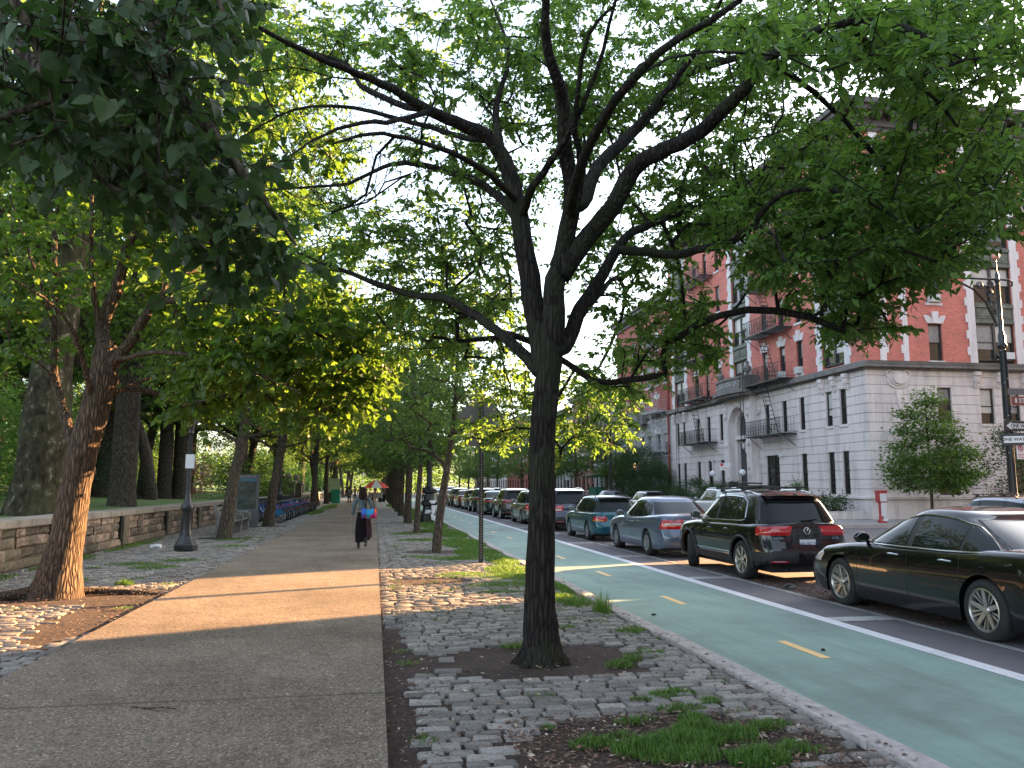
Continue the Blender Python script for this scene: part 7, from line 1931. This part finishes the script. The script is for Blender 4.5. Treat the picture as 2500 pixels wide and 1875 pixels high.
N, E = body_nodes(h, ((.10, .0), (-.24, .10)), ((-.235, -.03, 1.06), (-.265, .02, .82)), ((.235, -.04, 1.06), (.20, .14, .90)))
skin("body", N, E, M_skin, t)
J = [((0, 0, .60 * h), (.125, .10)), ((0, .0, .67 * h), (.12, .09)), ((0, -.005, .75 * h), (.135, .092)), ((0, -.005, .815 * h), (.085, .062)), ((0, .0, .845 * h), (.05, .05)),
     ((-.165, 0, .80 * h), .062), ((-.238, -.03, 1.06), .052), ((-.264, .018, .85), .040), ((.165, 0, .80 * h), .062), ((.238, -.04, 1.06), .052), ((.205, .12, .92), .040)]
skin("jacket", J, [(0, 1), (1, 2), (2, 3), (3, 4), (3, 5), (5, 6), (6, 7), (3, 8), (8, 9), (9, 10)], M_denim, t)
def skirt(u, v):
    a = 2 * math.pi * u; z = .95 - .73 * v + .05 * v * math.sin(a + 1) ; fl = 1 + .05 * v * math.sin(9 * a) + .03 * math.sin(17 * a) * v
    return ((.128 + .055 * v + .03 * math.sin(math.pi * v)) * math.cos(a) * fl + .02 * v, (.105 + .10 * v) * math.sin(a) * fl - .03 * v, z)
MB().grid(skirt, 48, 14).build("skirt", M_black, t, smooth=True, angle=180)
def panel(u, v): p = skirt(.80 + .16 * u, .12 + .75 * v); return (p[0] * 1.06 + .02 + .02 * math.sin(14 * u), p[1] * 1.10 - .015, p[2] - .06 * u)
MB().grid(panel, 16, 10).build("wrap", M_plum, t, smooth=True, angle=180)
head_bits(t, h, M_hair, .25)
for s_, y, z, rx in ((-1, .10, .0, 0), (1, -.24, .10, .7)):
    mb = MB(); mb.ball((s_ * .088, y + .06, .045 + z * .7), (.042, .12, .042), 12, 8); mb.tube([(s_ * .086, y, .06 + z), (s_ * .086, y - .01, .20 + z)], [.040, .044], 10); mb.build("boot", M_shoe, t, smooth=True)
# shoulder bag: patchwork of bright colours
b = thing("shoulder_bag", "bright blue and magenta patchwork bag on the walking person's hip", "bag", (-.14, 21.93, .83), R(-8))
def bagshape(u0, u1, v0, v1, off=0.0):
    return lambda u, v: (lambda U, V: (-.19 + .40 * U, -.10 * (1 - (2 * U - 1) ** 4) ** .5 * math.sin(math.pi * min(max(V, .06), .94)) ** .5 - off, -.05 + .26 * V + .012 * math.sin(U * 9)))(u0 + (u1 - u0) * u, v0 + (v1 - v0) * v)
mb = MB(); mb.grid(bagshape(0, 1, 0, 1), 16, 10); mb.grid(lambda u, v: (lambda p: (p[0], -p[1] * .6, p[2]))(bagshape(0, 1, 0, 1)(u, v)), 16, 10); mb.build("bag_body", simple("plum_bag", (.12, .02, .06), .8), b, smooth=True, angle=180)
for (a, c, nm) in (((0, .34, .42, .98), (.03, .12, .50), "blue"), ((.02, .36, .06, .42), (.12, .05, .22), "violet"), ((.36, .62, .06, .36), (.02, .22, .20), "teal"), ((.62, .99, .06, .50), (.50, .02, .17), "magenta"), ((.36, .84, .42, .99), (.02, .28, .55), "sky"), ((.86, 1, .5, .98), (.55, .07, .03), "red")):
    MB().grid(bagshape(*a, .006 if nm != "sky" else .014), 8, 6).build("patch", simple(nm + "_patch_cloth", c, .8, var=.15), b, smooth=True, angle=180)
mb = MB(); mb.tube([(-.12, -.0, .20), (-.06, .02, .42), (.02, .10, .60)], .008, 5); mb.tube([(.14, 0, .20), (.11, .02, .42), (.06, .10, .60)], .012, 5); mb.tube([(-.10, .0, .3), (-.22, .05, .52), (-.30, .14, .62)], .006, 5); mb.build("strap", M_black, b)

def walker(label, loc, rz, top, low, hairm, h=1.68, skirt_l=None, group=None, bag=None):
    t = thing("person", label, "person", loc, rz, group)
    N, E = body_nodes(h, ((.16, 0), (-.18, .06)), ((-.24, -.05, .64 * h), (-.25, .08, .50 * h)), ((.24, .04, .64 * h), (.25, .14, .52 * h)))
    skin("body", N, E, M_skin, t, 1)
    J = [((0, 0, .56 * h), (.13, .10)), ((0, .0, .66 * h), (.12, .09)), ((0, 0, .75 * h), (.14, .09)), ((0, 0, .815 * h), (.09, .062)), ((-.165, 0, .80 * h), .06), ((-.242, -.05, .64 * h), .05), ((.165, 0, .80 * h), .06), ((.242, .04, .64 * h), .05)]
    skin("shirt", J, [(0, 1), (1, 2), (2, 3), (3, 4), (4, 5), (3, 6), (6, 7)], top, t, 1)
    Lg = [((0, 0, .53 * h), (.12, .09)), ((-.08, 0, .49 * h), .08), ((-.085, .14, .29 * h), .06), ((-.085, .16, .12 * h), .05), ((.08, 0, .49 * h), .08), ((.085, -.02, .29 * h), .06), ((.085, -.16, .15 * h), .05)]
    skin("trousers", Lg, [(0, 1), (1, 2), (2, 3), (0, 4), (4, 5), (5, 6)], low, t, 1)
    head_bits(t, h, hairm, .14)
    for s_, y, z in ((-1, .16, 0), (1, -.18, .06)): MB().ball((s_ * .088, y + .06, .045 + z), (.045, .125, .045), 10, 6).build("shoe", M_shoe, t, smooth=True)
    return t
M_blonde = simple("auburn_hair", (.30, .13, .05), .55, var=.3, scale=30); M_greyc = simple("grey_cloth", (.2, .2, .2), .9); M_yel = simple("pale_yellow_cap", (.55, .5, .1), .8); M_redc = simple("red_cloth", (.5, .03, .04), .8); M_bluec = simple("blue_cloth", (.06, .10, .22), .85); M_tan = simple("tan_cloth", (.30, .20, .15), .85)
walker("distant walker in black with grey backpack left of the near person", (-2.15, 72.5, 0), 0, M_black, M_black, M_hair, 1.66)
bp = thing("backpack", "small grey backpack on the distant walker in black", "backpack", (-2.15, 72.32, 1.22)); MB().ball((0, 0, 0), (.14, .08, .20), 12, 8).build("pack", M_greyc, bp, smooth=True)
walker("distant auburn haired person in dark clothes coming towards the viewer", (-1.85, 80, 0), math.pi, M_tan, M_black, M_blonde, 1.72)
walker("distant person in black close behind the near walker's shoulder", (-1.25, 74, 0), 0.1, M_black, M_bluec, M_hair, 1.70)
walker("distant person in blue standing left of the red and white umbrella", (-.95, 92, 0), 2.5, M_bluec, M_bluec, M_hair, 1.75)
walker("distant seller in dark trousers under the red and white umbrella", (.05, 89.5, 0), 3.0, M_greyc, M_bluec, M_hair, 1.72)
walker("distant runner in shorts on the green bike lane", (3.9, 77, ROAD_Z), 0, M_black, M_tan, M_yel, 1.74)
walker("distant person in red jacket beside the tall street lamp pedestal", (5.2, 90, ROAD_Z), 0, M_redc, M_black, M_hair, 1.7)
walker("person by the far shrubs with only head and shoulders showing", (19.4, 44.3, .015), 1.6, M_bluec, M_bluec, M_hair, 1.68)
# vendor's cart under a red and white umbrella
t = thing("vendor_cart", "small vendor's push cart standing under the umbrella at the walk's far end", "cart", (.10, 88.4, 0))
MB().b2((-.75, -.4, .35), (.75, .4, 1.0)).build("cart_box", simple("cart_panel", (.45, .40, .36), .5, var=.2), t, bevel=.02)
for s_ in (-.5, .5): MB().lathe([(.22, -.05), (.25, -.03), (.25, .03), (.22, .05)], (s_, -.42, .25), 14, 'y').build("wheel", M_tyre, t)
MB().box((.85, -.1, .45), (.3, .5, .8)).build("crate", M_black, t)
t = thing("parasol", "red and white striped vendor's umbrella at the far end of the walk", "parasol", (.15, 88.6, 0))
MB().tube([(0, 0, .3), (0, 0, 2.35)], .025, 6).build("pole", M_steel, t)
for k in range(8):
    a, c = k * math.pi / 4 - .35, (k + 1) * math.pi / 4 - .35
    MB().grid(lambda u, v: ((1.45 * v) * math.cos(a + (c - a) * u) * (1 - .05 * math.sin(math.pi * u)), (1.45 * v) * math.sin(a + (c - a) * u) * (1 - .05 * math.sin(math.pi * u)), 2.35 - .85 * v ** 1.4), 4, 5).build("canopy_panel", simple("parasol_red", (.60, .045, .025), .8, var=0) if k % 2 else M_signw, t, smooth=True)
# notice board and bin
t = thing("notice_board", "green framed notice board by the wall far down the walk", "notice board", (-4.0, 84, 0))
for s_ in (-.6, .6): MB().tube([(s_, 0, 0), (s_, 0, 2.6)], .04, 6).build("post", M_post, t)
MB().b2((-.56, -.03, 1.1), (.56, .03, 2.45)).build("board", simple("pale_notice", (.40, .46, .30), .6, var=.2, scale=3), t)
t = thing("litter_bin", "bright green litter bin beside the notice board", "bin", (-3.75, 82.5, 0)); M_bin = simple("green_bin", (.02, .26, .16), .5, var=.1); MB().b2((-.4, -.4, 0), (.4, .4, 1.25)).build("bin_body", M_bin, t, bevel=.03); MB().b2((-.44, -.44, 1.25), (.44, .44, 1.35)).build("lid", M_bin, t, bevel=.02)
# rubbish on the ground
def scrap(label, loc, s_, mat):
    r = random.Random(int(loc[1] * 100)); mb = MB(); mb.ball((0, 0, s_ * .3), (s_, s_ * .6, s_ * .4), 9, 6); mb.v = [(x + r.gauss(0, s_ * .12), y + r.gauss(0, s_ * .12), max(0.0, z + r.gauss(0, s_ * .1))) for x, y, z in mb.v]
    o = mb.build("litter_scrap", mat); o.location = loc; return tag(o, label, "litter")
scrap("crumpled clear plastic scrap beside the black sport utility car's rear wheel", (7.05, 13.35, ROAD_Z + .01), .11, M_lglass)
scrap("flattened white paper scrap on the cobbles by the park wall", (-5.6, 23.0, .02), .14, M_paper)
scrap("small black scrap lying on the green bike lane", (3.75, 10.9, ROAD_Z + .01), .035, M_dark)
scrap("tiny dark scrap beside the yellow dash on the bike lane", (4.72, 8.3, ROAD_Z + .01), .03, M_dark)
mb = MB(); mb.tube([(-1.72, 6.6, .008), (-1.6, 6.52, .012), (-1.5, 6.55, .01), (-1.38, 6.48, .008)], [.004, .006, .005, .003], 5); mb.tube([(-1.6, 6.52, .012), (-1.52, 6.45, .01), (-1.45, 6.44, .008)], .003, 4); tag(mb.build("fallen_twig", M_bark_row), "thin forked twig lying on the path", "twig")
